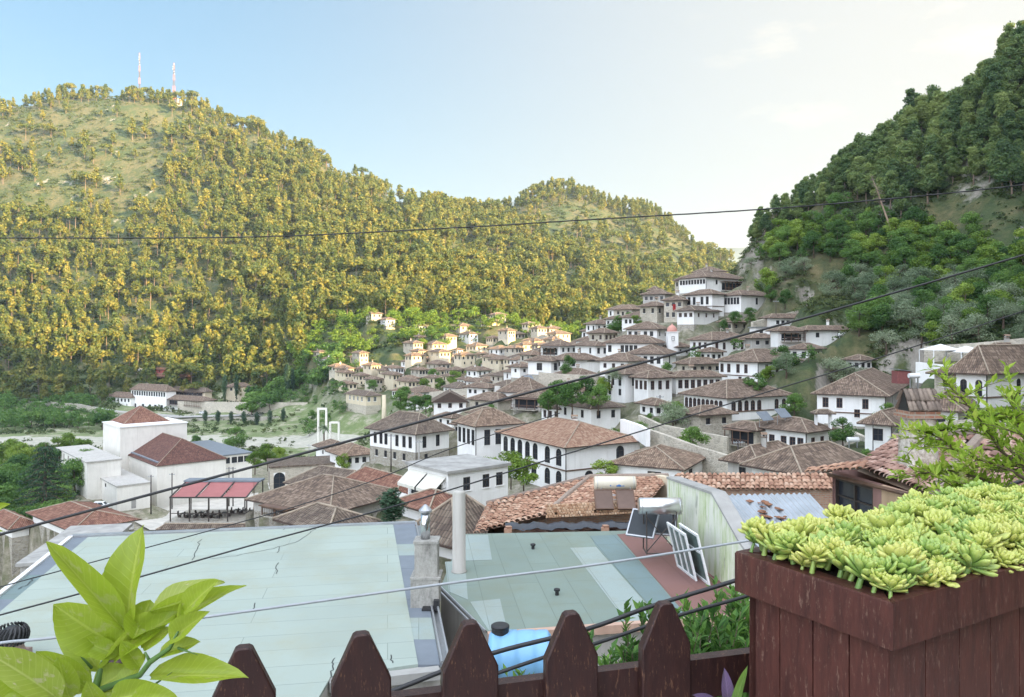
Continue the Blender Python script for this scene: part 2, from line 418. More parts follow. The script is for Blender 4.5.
# river
def river():
    mb=MB()
    pts0=[(-420,306),(-300,309),(-220,312),(-140,308),(-100,312)]
    pts1=[(-420,316),(-300,320),(-220,322),(-140,318),(-100,321)]
    for i in range(len(pts0)-1):
        mb.face([(*pts0[i],-45.75),(*pts0[i+1],-45.75),(*pts1[i+1],-45.75),(*pts1[i],-45.75)])
    t=NT('river_water'); t.base((.20,.22,.17)); t.rough(.3); t.bump(t.noise(t.pos(),.8,3),.15,.1)
    tag(mb.build('river_water',t.mat),'shallow green river along the valley floor',None,kind='structure')
river()

# ---------------------------------------------------------------- sky, sun, camera
SUN_EL=R(11); SUN_AZ=(math.cos(R(35)),-math.sin(R(35)))   # horizontal direction towards the sun
def lights():
    w=bpy.data.worlds.new('World'); SC.world=w; w.use_nodes=True; nt=w.node_tree; nd=nt.nodes; L=nt.links
    bg=nd['Background']; sky=nd.new('ShaderNodeTexSky'); sky.sky_type='NISHITA'; sky.sun_disc=False
    sky.sun_elevation=SUN_EL; sky.sun_rotation=math.atan2(SUN_AZ[0],SUN_AZ[1]); sky.altitude=50; sky.air_density=1.0; sky.dust_density=.6; sky.ozone_density=1.2
    tc=nd.new('ShaderNodeTexCoord')
    mp=nd.new('ShaderNodeMapping'); mp.inputs['Scale'].default_value=(1,1,3.2); L.new(tc.outputs['Generated'],mp.inputs[0])
    nz=nd.new('ShaderNodeTexNoise'); nz.inputs['Scale'].default_value=5.5; nz.inputs['Detail'].default_value=9; nz.inputs['Roughness'].default_value=.62; L.new(mp.outputs[0],nz.inputs[0])
    rp=nd.new('ShaderNodeValToRGB'); rp.color_ramp.elements[0].position=.53; rp.color_ramp.elements[1].position=.78; L.new(nz.outputs[0],rp.inputs[0])
    nm=nd.new('ShaderNodeVectorMath'); nm.operation='NORMALIZE'; L.new(tc.outputs['Generated'],nm.inputs[0])
    # clouds drift only in the right hand part of the sky, around one bearing
    dt=nd.new('ShaderNodeVectorMath'); dt.operation='DOT_PRODUCT'; c=Vector((.44,.80,.36)).normalized(); dt.inputs[1].default_value=c; 
    L.new(nm.outputs[0],dt.inputs[0])
    r2=nd.new('ShaderNodeValToRGB'); r2.color_ramp.elements[0].position=.962; r2.color_ramp.elements[1].position=.997; L.new(dt.outputs['Value'],r2.inputs[0])
    mu=nd.new('ShaderNodeMath'); mu.operation='MULTIPLY'; L.new(rp.outputs[0],mu.inputs[0]); L.new(r2.outputs[0],mu.inputs[1])
    m2=nd.new('ShaderNodeMath'); m2.operation='MULTIPLY'; m2.inputs[1].default_value=CLOUD; L.new(mu.outputs[0],m2.inputs[0])
    mx=nd.new('ShaderNodeMix'); mx.data_type='RGBA'; L.new(m2.outputs[0],mx.inputs[0]); 
    gm=nd.new('ShaderNodeGamma'); gm.inputs[1].default_value=GAM; L.new(sky.outputs[0],gm.inputs[0])
    hs=nd.new('ShaderNodeHueSaturation'); hs.inputs['Saturation'].default_value=SAT; hs.inputs['Value'].default_value=VAL; L.new(gm.outputs[0],hs.inputs['Color'])
    # thin high-cloud veil towards the right; overhead an unseen fill glow is added
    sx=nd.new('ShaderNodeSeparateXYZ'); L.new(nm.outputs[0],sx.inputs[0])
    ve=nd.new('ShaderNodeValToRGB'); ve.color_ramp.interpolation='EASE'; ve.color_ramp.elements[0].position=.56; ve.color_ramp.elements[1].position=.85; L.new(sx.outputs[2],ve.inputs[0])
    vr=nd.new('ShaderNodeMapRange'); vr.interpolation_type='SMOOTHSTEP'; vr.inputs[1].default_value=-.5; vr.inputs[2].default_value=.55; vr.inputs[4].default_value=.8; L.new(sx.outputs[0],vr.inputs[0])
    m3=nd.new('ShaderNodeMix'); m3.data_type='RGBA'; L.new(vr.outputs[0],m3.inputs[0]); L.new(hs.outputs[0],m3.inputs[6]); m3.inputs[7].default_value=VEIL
    m4=nd.new('ShaderNodeMix'); m4.data_type='RGBA'; L.new(ve.outputs[0],m4.inputs[0]); L.new(m3.outputs[2],m4.inputs[6]); m4.inputs[7].default_value=OVER_FILL
    br=nd.new('ShaderNodeMapRange'); br.interpolation_type='SMOOTHSTEP'; br.inputs[1].default_value=.1; br.inputs[2].default_value=-.55; br.inputs[3].default_value=0; br.inputs[4].default_value=1; L.new(sx.outputs[1],br.inputs[0])  # brighter sky added behind the camera, out of view, to fill shaded walls
    m5=nd.new('ShaderNodeMix'); m5.data_type='RGBA'; L.new(br.outputs[0],m5.inputs[0]); L.new(m4.outputs[2],m5.inputs[6]); m5.inputs[7].default_value=BACK_FILL
    L.new(m5.outputs[2],mx.inputs[6]); mx.inputs[7].default_value=CLOUDCOL
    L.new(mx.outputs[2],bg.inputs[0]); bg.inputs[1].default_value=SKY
    s=bpy.data.lights.new('sun','SUN'); s.energy=SUN; s.angle=R(.5); s.color=(1,.71,.34)
    o=bpy.data.objects.new('sun',s); link(o)
    d=Vector((SUN_AZ[0]*math.cos(SUN_EL),SUN_AZ[1]*math.cos(SUN_EL),math.sin(SUN_EL)))
    o.rotation_euler=d.to_track_quat('Z','Y').to_euler(); o.location=(200,-140,120)
    SC.view_settings.view_transform='Standard'; SC.view_settings.look='None'; SC.view_settings.gamma=1; SC.view_settings.exposure=EXPO
    cam=bpy.data.cameras.new('camera'); cam.sensor_width=36; cam.lens=36*F/1024; cam.shift_y=-(348.5-HY)/1024
    cam.clip_start=.05; cam.clip_end=20000
    co=bpy.data.objects.new('camera',cam); link(co); co.rotation_euler=(R(90),0,0); SC.camera=co
SKY=.118; SUN=5.0; EXPO=2.13; CLOUD=.6; CLOUDCOL=(3.1,2.75,2.2,1); GAM=.5; SAT=1.75; VAL=.92; VEIL=(2.1,1.99,1.77,1); OVER_FILL=(3.4,3.75,4.3,1); BACK_FILL=(6.3,6.85,7.8,1)
lights()
# ---------------------------------------------------------------- houses
_WM={}
def window_meshes(w,h,style):
    """frame and pane; local: x across, z up, -y is outside"""
    key=(round(w,2),round(h,2),style)
    if key in _WM: return _WM[key]
    fr=MB(); pn=MB(); t=.09 if w<1.6 else .11
    white=style.startswith('w')
    fm=M['framew'] if white else (M['frameb'] if style.startswith('b') else M['frame'])
    arch=style.endswith('a')
    for sx in (-1,1): fr.box((sx*(w/2-t/2),.05,h/2),(t,.10,h))
    for z in (t/2,h-t/2): fr.box((0,.05,z),(w-2*t,.096,t))
    fr.box((0,.06,h/2),(t*.6,.07,h-2*t))
    for k in ((.5,) if h<1.6 else (.36,.68)): fr.box((0,.065,h*k),(w-2*t,.05,t*.45))
    if arch: # rounded head: plaster-coloured corner pieces
        rr=w/2; n=6
        for sx in (-1,1):
            for k in range(n):
                a0=math.pi/2*k/n; a1=math.pi/2*(k+1)/n
                p=[(sx*rr,h+.02),(sx*rr*math.sin(a1),h-rr+rr*math.cos(a1)),(sx*rr*math.sin(a0),h-rr+rr*math.cos(a0))]
                q=[Vector((x,-.01,z)) for x,z in p]
                if sx<0: q.reverse()
                fr.face(q,1)
    fr.box((0,-.03,-.05),(w+.18,.2,.08),1)
    pn.box((0,.10,h/2),(w-.04,.02,h-.04))
    me=fr.mesh('window_frame',[fm,M['white']]); mp=pn.mesh('window_pane',[M['glass']])
    _WM[key]=(me,mp); return _WM[key]

def add_window(root,p,ang,w,h,style='d',label=None):
    me,mp=window_meshes(w,h,style)
    o=bpy.data.objects.new('window',me); link(o,root); o.location=p; o.rotation_euler=(0,0,ang)
    q=bpy.data.objects.new('pane',mp); link(q,o)
    if label: o['label']=label
    return o

def facade(mb,p0,dirv,w,z0,z1,ops,zs=None,m_up=0,m_lo=1,depth=.16):
    """wall with real openings; p0 left end seen from outside; ops: (s,z,w,h)"""
    xs=sorted({0,w}|{o[0]-o[2]/2 for o in ops}|{o[0]+o[2]/2 for o in ops})
    zz=sorted({z0,z1}|{o[1] for o in ops}|{o[1]+o[3] for o in ops}|({zs} if zs and z0<zs<z1 else set()))
    inn=Vector((-dirv.y,dirv.x,0))*1.0   # pointing inside
    def pt(s,z,dd=0): v=p0+dirv*s+inn*dd; return Vector((v.x,v.y,z))
    for i in range(len(xs)-1):
        for j in range(len(zz)-1):
            a,b,c,d=xs[i],xs[i+1],zz[j],zz[j+1]; cx=(a+b)/2; cz=(c+d)/2
            if b-a<1e-4 or d-c<1e-4: continue
            if any(abs(cx-o[0])<o[2]/2 and o[1]<cz<o[1]+o[3] for o in ops): continue
            mb.face([pt(a,c),pt(b,c),pt(b,d),pt(a,d)], m_lo if (zs and cz<zs) else m_up,[(a,c),(b,c),(b,d),(a,d)])
    for s,z,ww,h in ops:
        a,b,c,d=s-ww/2,s+ww/2,z,z+h
        mb.face([pt(a,c),pt(a,c,depth),pt(a,d,depth),pt(a,d)],m_up); mb.face([pt(b,c,depth),pt(b,c),pt(b,d),pt(b,d,depth)],m_up)
        mb.face([pt(a,d),pt(a,d,depth),pt(b,d,depth),pt(b,d)],m_up); mb.face([pt(a,c,depth),pt(a,c),pt(b,c),pt(b,c,depth)],m_up)

def hip_roof(name,c4,ze,rise,over,mat,parent,gable=False,axis=None,sag=.06):
    """c4: plan corners, counter-clockwise; returns object. Each slope is a fine grid so that it sags a little."""
    c4=[Vector((p[0],p[1],0)) for p in c4]
    e1=(c4[1]-c4[0]); e2=(c4[3]-c4[0]); L1,L2=e1.length,e2.length; u=e1/L1; v=e2/L2
    a=[c4[0]-u*over-v*over,c4[1]+u*over-v*over,c4[2]+u*over+v*over,c4[3]-u*over+v*over]
    W,D=L1+2*over,L2+2*over
    long_u=(W>=D) if axis is None else axis=='u'
    if not long_u: a=a[1:]+a[:1]; W,D=D,W; u,v=v,-u
    hz=rise; ins=D/2*(0 if gable else .92); ins=min(ins,W/2-.05)
    o=a[0]; 
    def Z(p,z): return Vector((p.x,p.y,z))
    r0=o+v*(D/2)+u*ins; r1=o+v*(D/2)+u*(W-ins)
    r=random.Random(int(abs(a[0].x*31+a[0].y*17))); mb=MB()
    def slope(e0,e1_,t1,t0):
        # e0,e1 eave, t0,t1 top
        wE=(e1_-e0).length; hS=((t0+t1)/2-(e0+e1_)/2).length; nu=max(2,int(wE/1.3)); nv=max(2,int(hS/1.2))
        grid=[]
        for j in range(nv+1):
            f=j/nv; L=e0.lerp(t0,f); Rr=e1_.lerp(t1,f); row=[]
            for i in range(nu+1):
                p=L.lerp(Rr,i/nu); k=sag*math.sin(math.pi*f)*math.sin(math.pi*i/nu)
                jit=0 if (j in (0,nv) and i in (0,nu)) or i in (0,nu) or j==nv else noise.noise(p*.6)*.07
                p=p+Vector((0,0,jit-k)); s=(p-e0).dot((e1_-e0).normalized()); row.append((p,(s,f*hS)))
            grid.append(row)
        for j in range(nv):
            for i in range(nu):
                q=[grid[j][i],grid[j][i+1],grid[j+1][i+1],grid[j+1][i]]
                if (q[2][0]-q[3][0]).length<1e-4: q=q[:3]
                mb.face([x[0] for x in q],0,[x[1] for x in q])
    A=[Z(p,ze) for p in a]; T0=Z(r0,ze+hz); T1=Z(r1,ze+hz)
    slope(A[0],A[1],T1,T0); slope(A[2],A[3],T0,T1)
    if not gable: slope(A[1],A[2],T1,T1); slope(A[3],A[0],T0,T0)
    else:
        mb.face([A[1]-Vector((0,0,0)),A[2],T1],1); mb.face([A[3],A[0],T0],1)
    # soffit and fascia
    th=.14; B=[p-Vector((0,0,th)) for p in A]
    for i in range(4): mb.face([B[i],B[(i+1)%4],A[(i+1)%4],A[i]],1)
    mb.face(B[::-1],1)
    roof=mb.build(name,[mat,M['eave']],parent)
    # mortar caps on ridge and hips
    cap=MB(); cap.smooth=True; segs=[(T0,T1)]
    if not gable: segs+= [(A[0],T0),(A[3],T0),(A[1],T1),(A[2],T1)]
    for p,q in segs:
        if (q-p).length<.3: continue
        n=max(2,int((q-p).length/1.5)); cap.tube([p.lerp(q,i/n)+Vector((0,0,.02+.03*noise.noise(p.lerp(q,i/n)*2))) for i in range(n+1)],.085,6)
    cap.build('ridge_cap',[M['ridge']],roof)
    return roof

def chimney(parent,x,y,z,s=.55,h=1.3,mat='white'):
    mb=MB(); mb.box((x,y,z+h/2-.3),(s,s*.8,h+.6),0); mb.box((x,y,z+h+.04),(s*1.35,s*1.15,.08),1)
    for sx in (-1,1): mb.box((x+sx*s*.35,y,z+h+.19),(s*.2,s*.7,.22),0)
    mb.face([(x-s*.75,y-s*.6,z+h+.3),(x+s*.75,y-s*.6,z+h+.3),(x+s*.75,y,z+h+.55),(x-s*.75,y,z+h+.55)],1)
    mb.face([(x-s*.75,y,z+h+.55),(x+s*.75,y,z+h+.55),(x+s*.75,y+s*.6,z+h+.3),(x-s*.75,y+s*.6,z+h+.3)],1)
    return mb.build('chimney',[M[mat],M['tile2']],parent)

FOOT=[]
def dims(b):
    c,l,r_,D,al=b['c'],b.get('l'),b.get('r'),b['D'],R(b.get('a',20))
    xc=(c-CX)/F*D; u=Vector((math.cos(al),math.sin(al),0)); v=Vector((-math.sin(al),math.cos(al),0))
    wr=b.get('wr'); wl=b.get('wl')
    if wr is None:
        k=(r_-CX)/F; den=u.x-k*u.y; wr=(k*D-xc)/den if abs(den)>.05 else 10
    if wl is None:
        k=(l-CX)/F; den=v.x-k*v.y; wl=(k*D-xc)/den if abs(den)>.05 else 10
    mx=b.get('mx',30)
    wr=min(max(wr,3),mx); wl=min(max(wl,3),mx)
    return Vector((xc,D,0)),u,v,wr,wl

def house(label,blocks,group=None,name='house',cat='house',seed=None):
    b0=blocks[0]; C,u,v,wr,wl=dims(b0); zb=(HY-b0['by'])/F*b0['D']
    root=empty(name,(C.x,C.y,zb),label,cat,group)
    o=Vector((C.x,C.y,zb)); rr=random.Random(int(b0['c']*7+b0['ey']))
    for b in blocks:
        C,u,v,wr,wl=dims(b); C=C-Vector((o.x,o.y,0))
        D=b['D']; ze=(HY-b['ey'])/F*D-o.z; z0=(HY-b['by'])/F*D-o.z; zf=z0-b.get('sink',3.5)
        up=b.get('wall','white'); lo=b.get('low','stone'); sl=b.get('sl',0)
        zs=z0+(ze-z0)*sl if sl else z0-.01
        p=[C,C+u*wr,C+u*wr+v*wl,C+v*wl]
        wh=b.get('wh',min(1.5,max(.9,(ze-z0)*.3))); ww=b.get('ww',.85); st=b.get('st','d')
        Hh=ze-z0; two=Hh>4.2
        def ops(w,spec,ztop,hh,wid):
            if not spec: return []
            if isinstance(spec,int): 
                n=spec; mg=w/(n+1)*.75; fr=[(mg+(w-2*mg)*(i/(n-1) if n>1 else .5))/w for i in range(n)]
            else: fr=spec
            wid=min(wid,w/(len(fr)+.5)*.8)
            return [(f*w,ztop-hh,wid,hh) for f in fr if wid/2<f*w<w-wid/2]
        FOOT.append((sum((q+o for q in p),Vector())/4,(wr+wl)/2*.62)); add_pad([q+o for q in p],z0+o.z-.05,blend=b.get('pad',5.0))
        mb=MB(); wins=[]
        top=ze-b.get('wt',.55)
        for key,p0,dv,w,ang in (('R',p[0],u,wr,math.atan2(u.y,u.x)),('L',p[3],-v,wl,math.atan2(-v.y,-v.x))):
            ol=ops(w,b.get(key,0),top,wh,ww)
            lh=b.get('lh',1.2)
            if b.get(key+'l'): ol+=ops(w,b[key+'l'],(z0+b.get('lz',2.5)),lh,b.get('lw',.8))
            for dd in b.get(key+'d',[]): ol.append((dd*w,z0+.05,1.05,2.1))
            # drop overlapping
            res=[]
            for q in ol:
                if q[1]<z0-.5 or q[1]+q[3]>ze-.1: continue
                if all(abs(q[0]-e[0])>(q[2]+e[2])/2+.1 or q[1]>e[1]+e[3]+.1 or q[1]+q[3]<e[1]-.1 for e in res): res.append(q)
            facade(mb,p0,dv,w,zf,ze,res,zs,0,1)
            for s,z,w2,h2 in res:
                pos=p0+dv*s; wins.append((Vector((pos.x,pos.y,z)),ang,w2,h2))
        facade(mb,p[1],v,wl,zf,ze,[],zs,0,1); facade(mb,p[2],-u,wr,zf,ze,[],zs,0,1)
        mb.face([Vector((q.x,q.y,ze)) for q in p],0)
        wall=mb.build('wall',[M[up],M[lo] if sl or lo!='stone' else M['stone']],root)
        for pos,ang,w2,h2 in wins:
            inn=Vector((-math.sin(ang),math.cos(ang),0))*.035
            if abs(h2-2.1)<.01: 
                dm=MB(); dm.box((0,.1,h2/2),(w2-.02,.06,h2-.02)); dm.box((0,.06,h2/2),(.05,.04,h2-.1)); d_=dm.build('door',[M[b.get('door','frameb')]],root); d_.location=pos; d_.rotation_euler=(0,0,ang)
            else: add_window(root,pos+inn,ang,w2,h2,st)
        roof=b.get('roof','hip'); tm=M[b.get('tile','tile')]
        over=b.get('over',.75)
        if roof in('hip','gable'):
            rise=b.get('rise',.21*min(wr+2*over,wl+2*over)); rf=hip_roof('roof',p,ze+.02,rise,over,tm,root,gable=(roof=='gable'),axis=b.get('axis'))
            if b.get('chim',rr.random()<.55):
                q=p[0]+(u*wr*rr.uniform(.3,.7)+v*wl*rr.uniform(.35,.65)); chimney(rf,q.x,q.y,ze+rise*.75,rr.uniform(.45,.7),rr.uniform(.7,1.2),rr.choice(['white','palestone','greyplaster']))
        elif roof=='flat':
            f=MB(); f.prism([(q.x,q.y) for q in (p[0]-u*.25-v*.25,p[1]+u*.25-v*.25,p[2]+u*.25+v*.25,p[3]-u*.25+v*.25)],ze+.003,ze+.28)
            f.build('roof',[M[b.get('rm','concrete')]],root)
        if b.get('pipe'):
            d=MB(); q=p[0]-(u+v)*.07; d.tube([(q.x,q.y,zf),(q.x,q.y,ze)],.07,6); d.build('downpipe',[M['frame']],root)
        if b.get('band'):
            d=MB(); zz=z0+Hh*b['band']
            for a_,dv,w in ((p[0],u,wr),(p[3],-v,wl)):
                m=a_+dv*w/2; n=Vector((dv.y,-dv.x,0))*.05; ang=math.atan2(dv.y,dv.x)
                d.box((m.x+n.x,m.y+n.y,zz),(w+.1,.12,.16),0,Matrix.Rotation(ang,3,'Z'))
            d.build('timber_band',[M['timber']],root)
        if b.get('porch'):  # open gallery: posts before a dark sheet painting in its shaded back, on facade 'R' or 'L', fraction range
            key,f0,f1,zlo,zhi=b['porch']; p0,dv,w=(p[0],u,wr) if key=='R' else (p[3],-v,wl)
            n=Vector((dv.y,-dv.x,0)); d=MB(); ang=math.atan2(dv.y,dv.x); rot=Matrix.Rotation(ang,3,'Z')
            m=p0+dv*w*(f0+f1)/2; L=w*(f1-f0); dep=1.5
            za=z0+Hh*zlo; zb2=z0+Hh*zhi
            d.box((m.x+n.x*dep/2,m.y+n.y*dep/2,za-.08),(L,dep,.16),0,rot)
            d.box((m.x+n.x*dep/2,m.y+n.y*dep/2,zb2+.06),(L+.3,dep+.5,.12),1,rot)
            k=max(2,int(L/1.4)+1)
            for i in range(k):
                q=p0+dv*(w*f0+.08+(L-.16)*i/(k-1))+n*(dep-.08); d.box((q.x,q.y,(za+zb2)/2),(.12,.12,zb2-za),1,rot)
            q=m+n*(dep-.06); d.box((q.x,q.y,za+.85),(L,.06,.07),1,rot)
            for i in range(int(L/.3)):
                q=p0+dv*(w*f0+.15+.3*i)+n*(dep-.06); d.box((q.x,q.y,za+.42),(.04,.04,.84),1,rot)
            q=m-n*(-.03); d.box((q.x,q.y,(za+zb2)/2),(L*.92,.05,(zb2-za)*.8),2,rot)
            d.build('gallery',[M['stone'],M['timber'],M['glass']],root)
    return root

B=dict
def town():
    # ---------------- hillside houses, top to bottom, each from the photograph
    h=house
    h('large white three-winged mansion highest on the hillside, long row of dark windows',[B(c=706,l=679,r=747,ey=277,by=292,D=205,a=38,L=9,R=2,porch=('R',.35,.95,.15,.75),chim=True,pipe=1),])
    h('white mansion just under the topmost one, three groups of tall dark windows, stone end wall',[
        B(c=712,l=686,r=724,ey=294,by=316,D=190,a=40,L=[.12,.22,.32,.62,.72,.82],R=0,chim=False,band=.45,Ll=2,wh=2),
        B(c=741,l=723,r=772,ey=295,by=312,D=190,a=35,L=[.15,.32,.49,.66,.83],R=1,wall='white',chim=True,wh=1.7)])
    h('narrow stone house with a small red flag, left of the two upper mansions',[B(c=683,l=664,r=692,ey=300,by=322,D=192,a=60,L=3,Ll=3,R=1,wall='palestone',chim=True,wh=1)])
    h('low stone-walled building with a small pavilion, left end of the top row',[B(c=665,l=643,r=672,ey=294,by=306,D=205,a=55,L=4,wall='greyplaster',chim=False),B(c=657,l=649,r=660,ey=290,by=296,D=210,a=50,wall='cream',chim=False,rise=1.2,over=.3,wl=3,wr=3)])
    h('pale two-sided house between the pavilion and the flagged stone house',[B(c=657,l=640,r=668,ey=306,by=322,D=196,a=40,L=2,R=2,wall='palestone')])
    h('white house with three dark windows under a long brown roof, below the pavilion',[B(c=650,l=622,r=662,ey=317,by=331,D=205,a=50,L=[.15,.3,.45,.8],R=1,chim=False)])
    h('white house standing alone behind the dark tree at the left of the hillside',[B(c=596,l=586,r=613,ey=324,by=338,D=235,a=30,R=3,L=2,pipe=1)])
    h('broad white house with two groups of four windows, directly left of the pink-domed turret',[B(c=657,l=627,r=668,ey=329,by=345,D=180,a=58,L=[.1,.2,.3,.62,.72,.82],R=2)])
    h('wide white house with ochre upper windows directly right of the pink-domed turret',[
        B(c=712,l=690,r=752,ey=340,by=362,D=168,a=28,L=[.2,.45,.7],R=[.12,.3,.55,.75],Ll=1,Rl=2,wh=1.6,chim=True,st='b')])
    h('long low white house with a grey awning, high on the right side of the hillside',[B(c=770,l=762,r=834,ey=318,by=330,D=178,a=12,R=[.12,.2,.28,.6],chim=False),B(c=756,l=750,r=784,ey=328,by=338,D=170,a=10,R=3,wall='white',roof='flat',rm='metal')])
    h('white house with a dark covered balcony at the upper right, next to olive trees',[B(c=806,l=800,r=852,ey=330,by=346,D=158,a=12,R=[.25,.72],Rl=0,chim=True,tile='tile'),B(c=778,l=774,r=803,ey=331,by=347,D=157,a=10,R=2,porch=('R',.1,.95,.35,.85),chim=False)])
    h('grey stone cottage squeezed between the ochre-windowed house and the balcony house',[B(c=752,l=746,r=782,ey=338,by=352,D=163,a=12,R=3,wall='greyplaster')])
    h('big white corner house with a jutting bay and brown windows, middle right of the hillside',[
        B(c=758,l=719,r=800,ey=362,by=391,D=143,a=33,L=[.08,.17,.26,.5,.6,.7,.8],R=[.2,.45,.75],Ll=[.55,.75],Rl=[.3],st='b',wh=1.7,band=.5,pipe=1,Rd=[.88])])
    h('low stone-and-plaster house left of the bay-windowed corner house',[B(c=690,l=677,r=722,ey=364,by=375,D=155,a=25,R=4,L=1,wall='palestone')])
    h('white house on a rubble-stone ground floor, row of four windows in the middle',[B(c=655,l=606,r=664,ey=343,by=370,D=172,a=62,L=[.08,.34,.43,.52,.61,.85],R=1,sl=.5,pipe=1,wh=1.6,chim=True,band=.5)])
    h('white house with five evenly spaced windows just below the stone-based one',[B(c=663,l=628,r=676,ey=354,by=372,D=165,a=60,L=5,R=1,wh=1.6,chim=False,Rd=[.5])])
    h('white house with two wings and many windows left of the leafy tree',[B(c=600,l=576,r=610,ey=341,by=356,D=215,a=50,L=[.15,.4,.65,.8],R=1)])
    h('house with a dark open balcony at the left end of the middle row',[B(c=560,l=541,r=577,ey=346,by=360,D=220,a=40,L=2,R=3,porch=('L',.1,.9,.3,.85))])
    h('white house with one big square window below the balcony house',[B(c=551,l=528,r=560,ey=361,by=375,D=185,a=55,L=[.5],R=1,wh=1.8,ww=1.6)])
    h('white house with a stone side wall sitting on the long stone wall',[B(c=562,l=551,r=600,ey=360,by=374,D=185,a=25,L=2,R=[.3],low='palestone',wall='white'),B(c=575,l=570,r=602,ey=361,by=376,D=188,a=14,wall='palestone',R=1,chim=False)])
    h('small cottage with a dark doorway left of the long stone wall',[B(c=520,l=511,r=529,ey=367,by=378,D=200,a=40,L=1,R=1,Rd=[.5])])
    h('round-ended white house under a broad brown roof, below the long stone wall',[B(c=532,l=501,r=549,ey=393,by=408,D=160,a=55,L=0,R=1,rise=3.0,chim=False)])
    h('open-fronted eating house with dark posts under a shallow tiled roof',[B(c=540,l=513,r=550,ey=398,by=411,D=150,a=60,porch=('L',.05,.95,.1,.9),L=0,wall='greyplaster',rise=1.3,chim=False)])
    h('white gabled house facing the river, three windows under its pointed front',[B(c=434,l=426,r=466,ey=402,by=418,D=178,a=6,wl=9,R=[.17,.5,.84],roof='gable',axis='v',rise=2.3,chim=False,st='b',over=.6,tile='tiledark',wt=.3)])
    h('white house with a tall grey post beside it, right of the gabled house',[B(c=488,l=467,r=497,ey=388,by=400,D=175,a=50,L=[.15,.4,.8],R=1)])
    h('low brown-roofed house in front of the tall grey post',[B(c=498,l=470,r=515,ey=401,by=412,D=160,a=50,L=2,wall='palestone',chim=False)])
    h('white house with a blue door low in the middle of the hillside',[B(c=625,l=605,r=668,ey=374,by=403,D=140,a=30,L=[.2,.4,.75],R=[.2,.5,.8],Ll=2,Rl=2,Rd=[.5],door='bluepaint',wh=1.7)])
    h('white house with a curved front and brown windows, right of the blue-doored house',[B(c=648,l=634,r=672,ey=378,by=403,D=136,a=28,L=3,R=3,Ll=2,Rl=2,st='b',wh=1.6)])
    h('house with a row of brown windows, just behind the many-windowed gallery house',[B(c=676,l=668,r=722,ey=377,by=394,D=142,a=12,R=7,st='b',wh=1.6,chim=True)])
    h('great L-shaped white house with a long gallery of brown arched windows',[
        B(c=727,l=684,r=790,ey=398,by=421,D=122,a=27,L=[.06,.16,.26,.36,.46,.56,.66,.76,.86],R=[.1,.2,.3,.4,.5,.78,.9],st='ba',wh=1.7,ww=.95,chim=False,band=.38),])
    h('small stone house with a tiled lean-to below the long window gallery',[B(c=700,l=682,r=732,ey=415,by=436,D=116,a=25,R=2,wall='palestone',rise=1.2,chim=False)])
    h('long white house with six brown windows and an open wooden gallery at its left end',[
        B(c=806,l=752,r=829,ey=432,by=463,D=105,a=37,L=[.1,.24,.38,.6,.76,.9],R=[.3,.7],st='b',wh=1.9,ww=.95,pipe=1,sl=.22,wt=.9,chim=False,pad=9),
        B(c=756,l=729,r=766,ey=430,by=462,D=110,a=37,L=1,R=0,wall='palestone',porch=('L',.05,.95,.5,.95),chim=False)])
    h('white house with paired red-brown windows in front of the olive terraces',[B(c=885,l=817,r=907,ey=396,by=428,D=110,a=58,L=[.13,.34,.42,.72,.81],R=[.35],Ll=[.6],st='b',wh=1.5,pipe=1,rise=3.0,chim=False,band=.42)])
    h('big white house with three arched windows and a stone side, behind the old chimney',[
        B(c=986.5,l=956,r=1075,ey=374,by=408,D=86,a=30,L=[.25,.5,.75],R=[.34,.75],st='da',ww=1.0,wh=1.9,pipe=1,wt=.7,rise=3.2,band=.3,chim=False),
        B(c=958,l=936,r=968,ey=374,by=405,D=95,a=30,wall='palestone',L=1,chim=False)])
    h('low house with a pale tiled roof between the old chimney and the arched-window house',[B(c=958,l=925,r=980,ey=411,by=424,D=76,a=55,L=1,R=0,rise=1.6,chim=False)])
    h('small white house with two small windows just left of the old chimney',[B(c=891,l=867,r=915,ey=425,by=452,D=92,a=48,L=[.5],R=[.35],wh=1.5,ww=1.2,st='d',chim=False,rise=1.5,pipe=1)])
    h('low white house right of the palace, in front of the stone wall',[B(c=682,l=611,r=703,ey=469,by=486,D=85,a=62,L=[.62,.8],R=[.4],wh=1.1,ww=1.6,rise=1.7,tile='tile2',pipe=1,chim=False,over=.5)])
    h('roofs of low outbuildings with a dark opening, left of the pale-roofed house',[B(c=757,l=728,r=800,ey=464,by=482,D=80,a=40,wall='greyplaster',R=1,L=1,rise=1.6,chim=True)],cat='outbuilding')
    h('broad low house under a large old brown roof, bottom right of the hillside',[B(c=800,l=752,r=866,ey=473,by=492,D=62,a=35,R=2,rise=1.7,chim=False,tile='tile')])
    h('stone cottage on the terrace above the arched-window house',[B(c=1000,l=980,r=1040,ey=352,by=366,D=104,a=25,wall='palestone',R=2,rise=1.2,chim=True)])
    # the palace
    M['bluepaint']=M.get('bluepaint')
    h('long white palace with tall arched windows and a ground-floor arcade',[
        B(c=566,l=501,r=640,ey=447,by=495,D=100,a=29.6,L=[.08,.2,.32,.44,.56,.74,.9],R=[.72],wh=2.3,ww=1.35,st='da',tile='tileorange',pipe=1,wt=.45,rise=2.4,chim=True,lz=2.9,lh=2.2,lw=1.4,Ll=[.3,.42,.54,.74,.9],Rl=[.3,.62],band=.5,mx=40),
        B(c=476,l=457.5,r=520,ey=426,by=484,D=117,a=30,L=[.12,.36,.6,.84],R=[.25,.5,.75],wh=2.4,ww=1.05,tile='tile2',rise=2.2,pipe=1,wt=.7,chim=False)],name='palace',cat='palace')
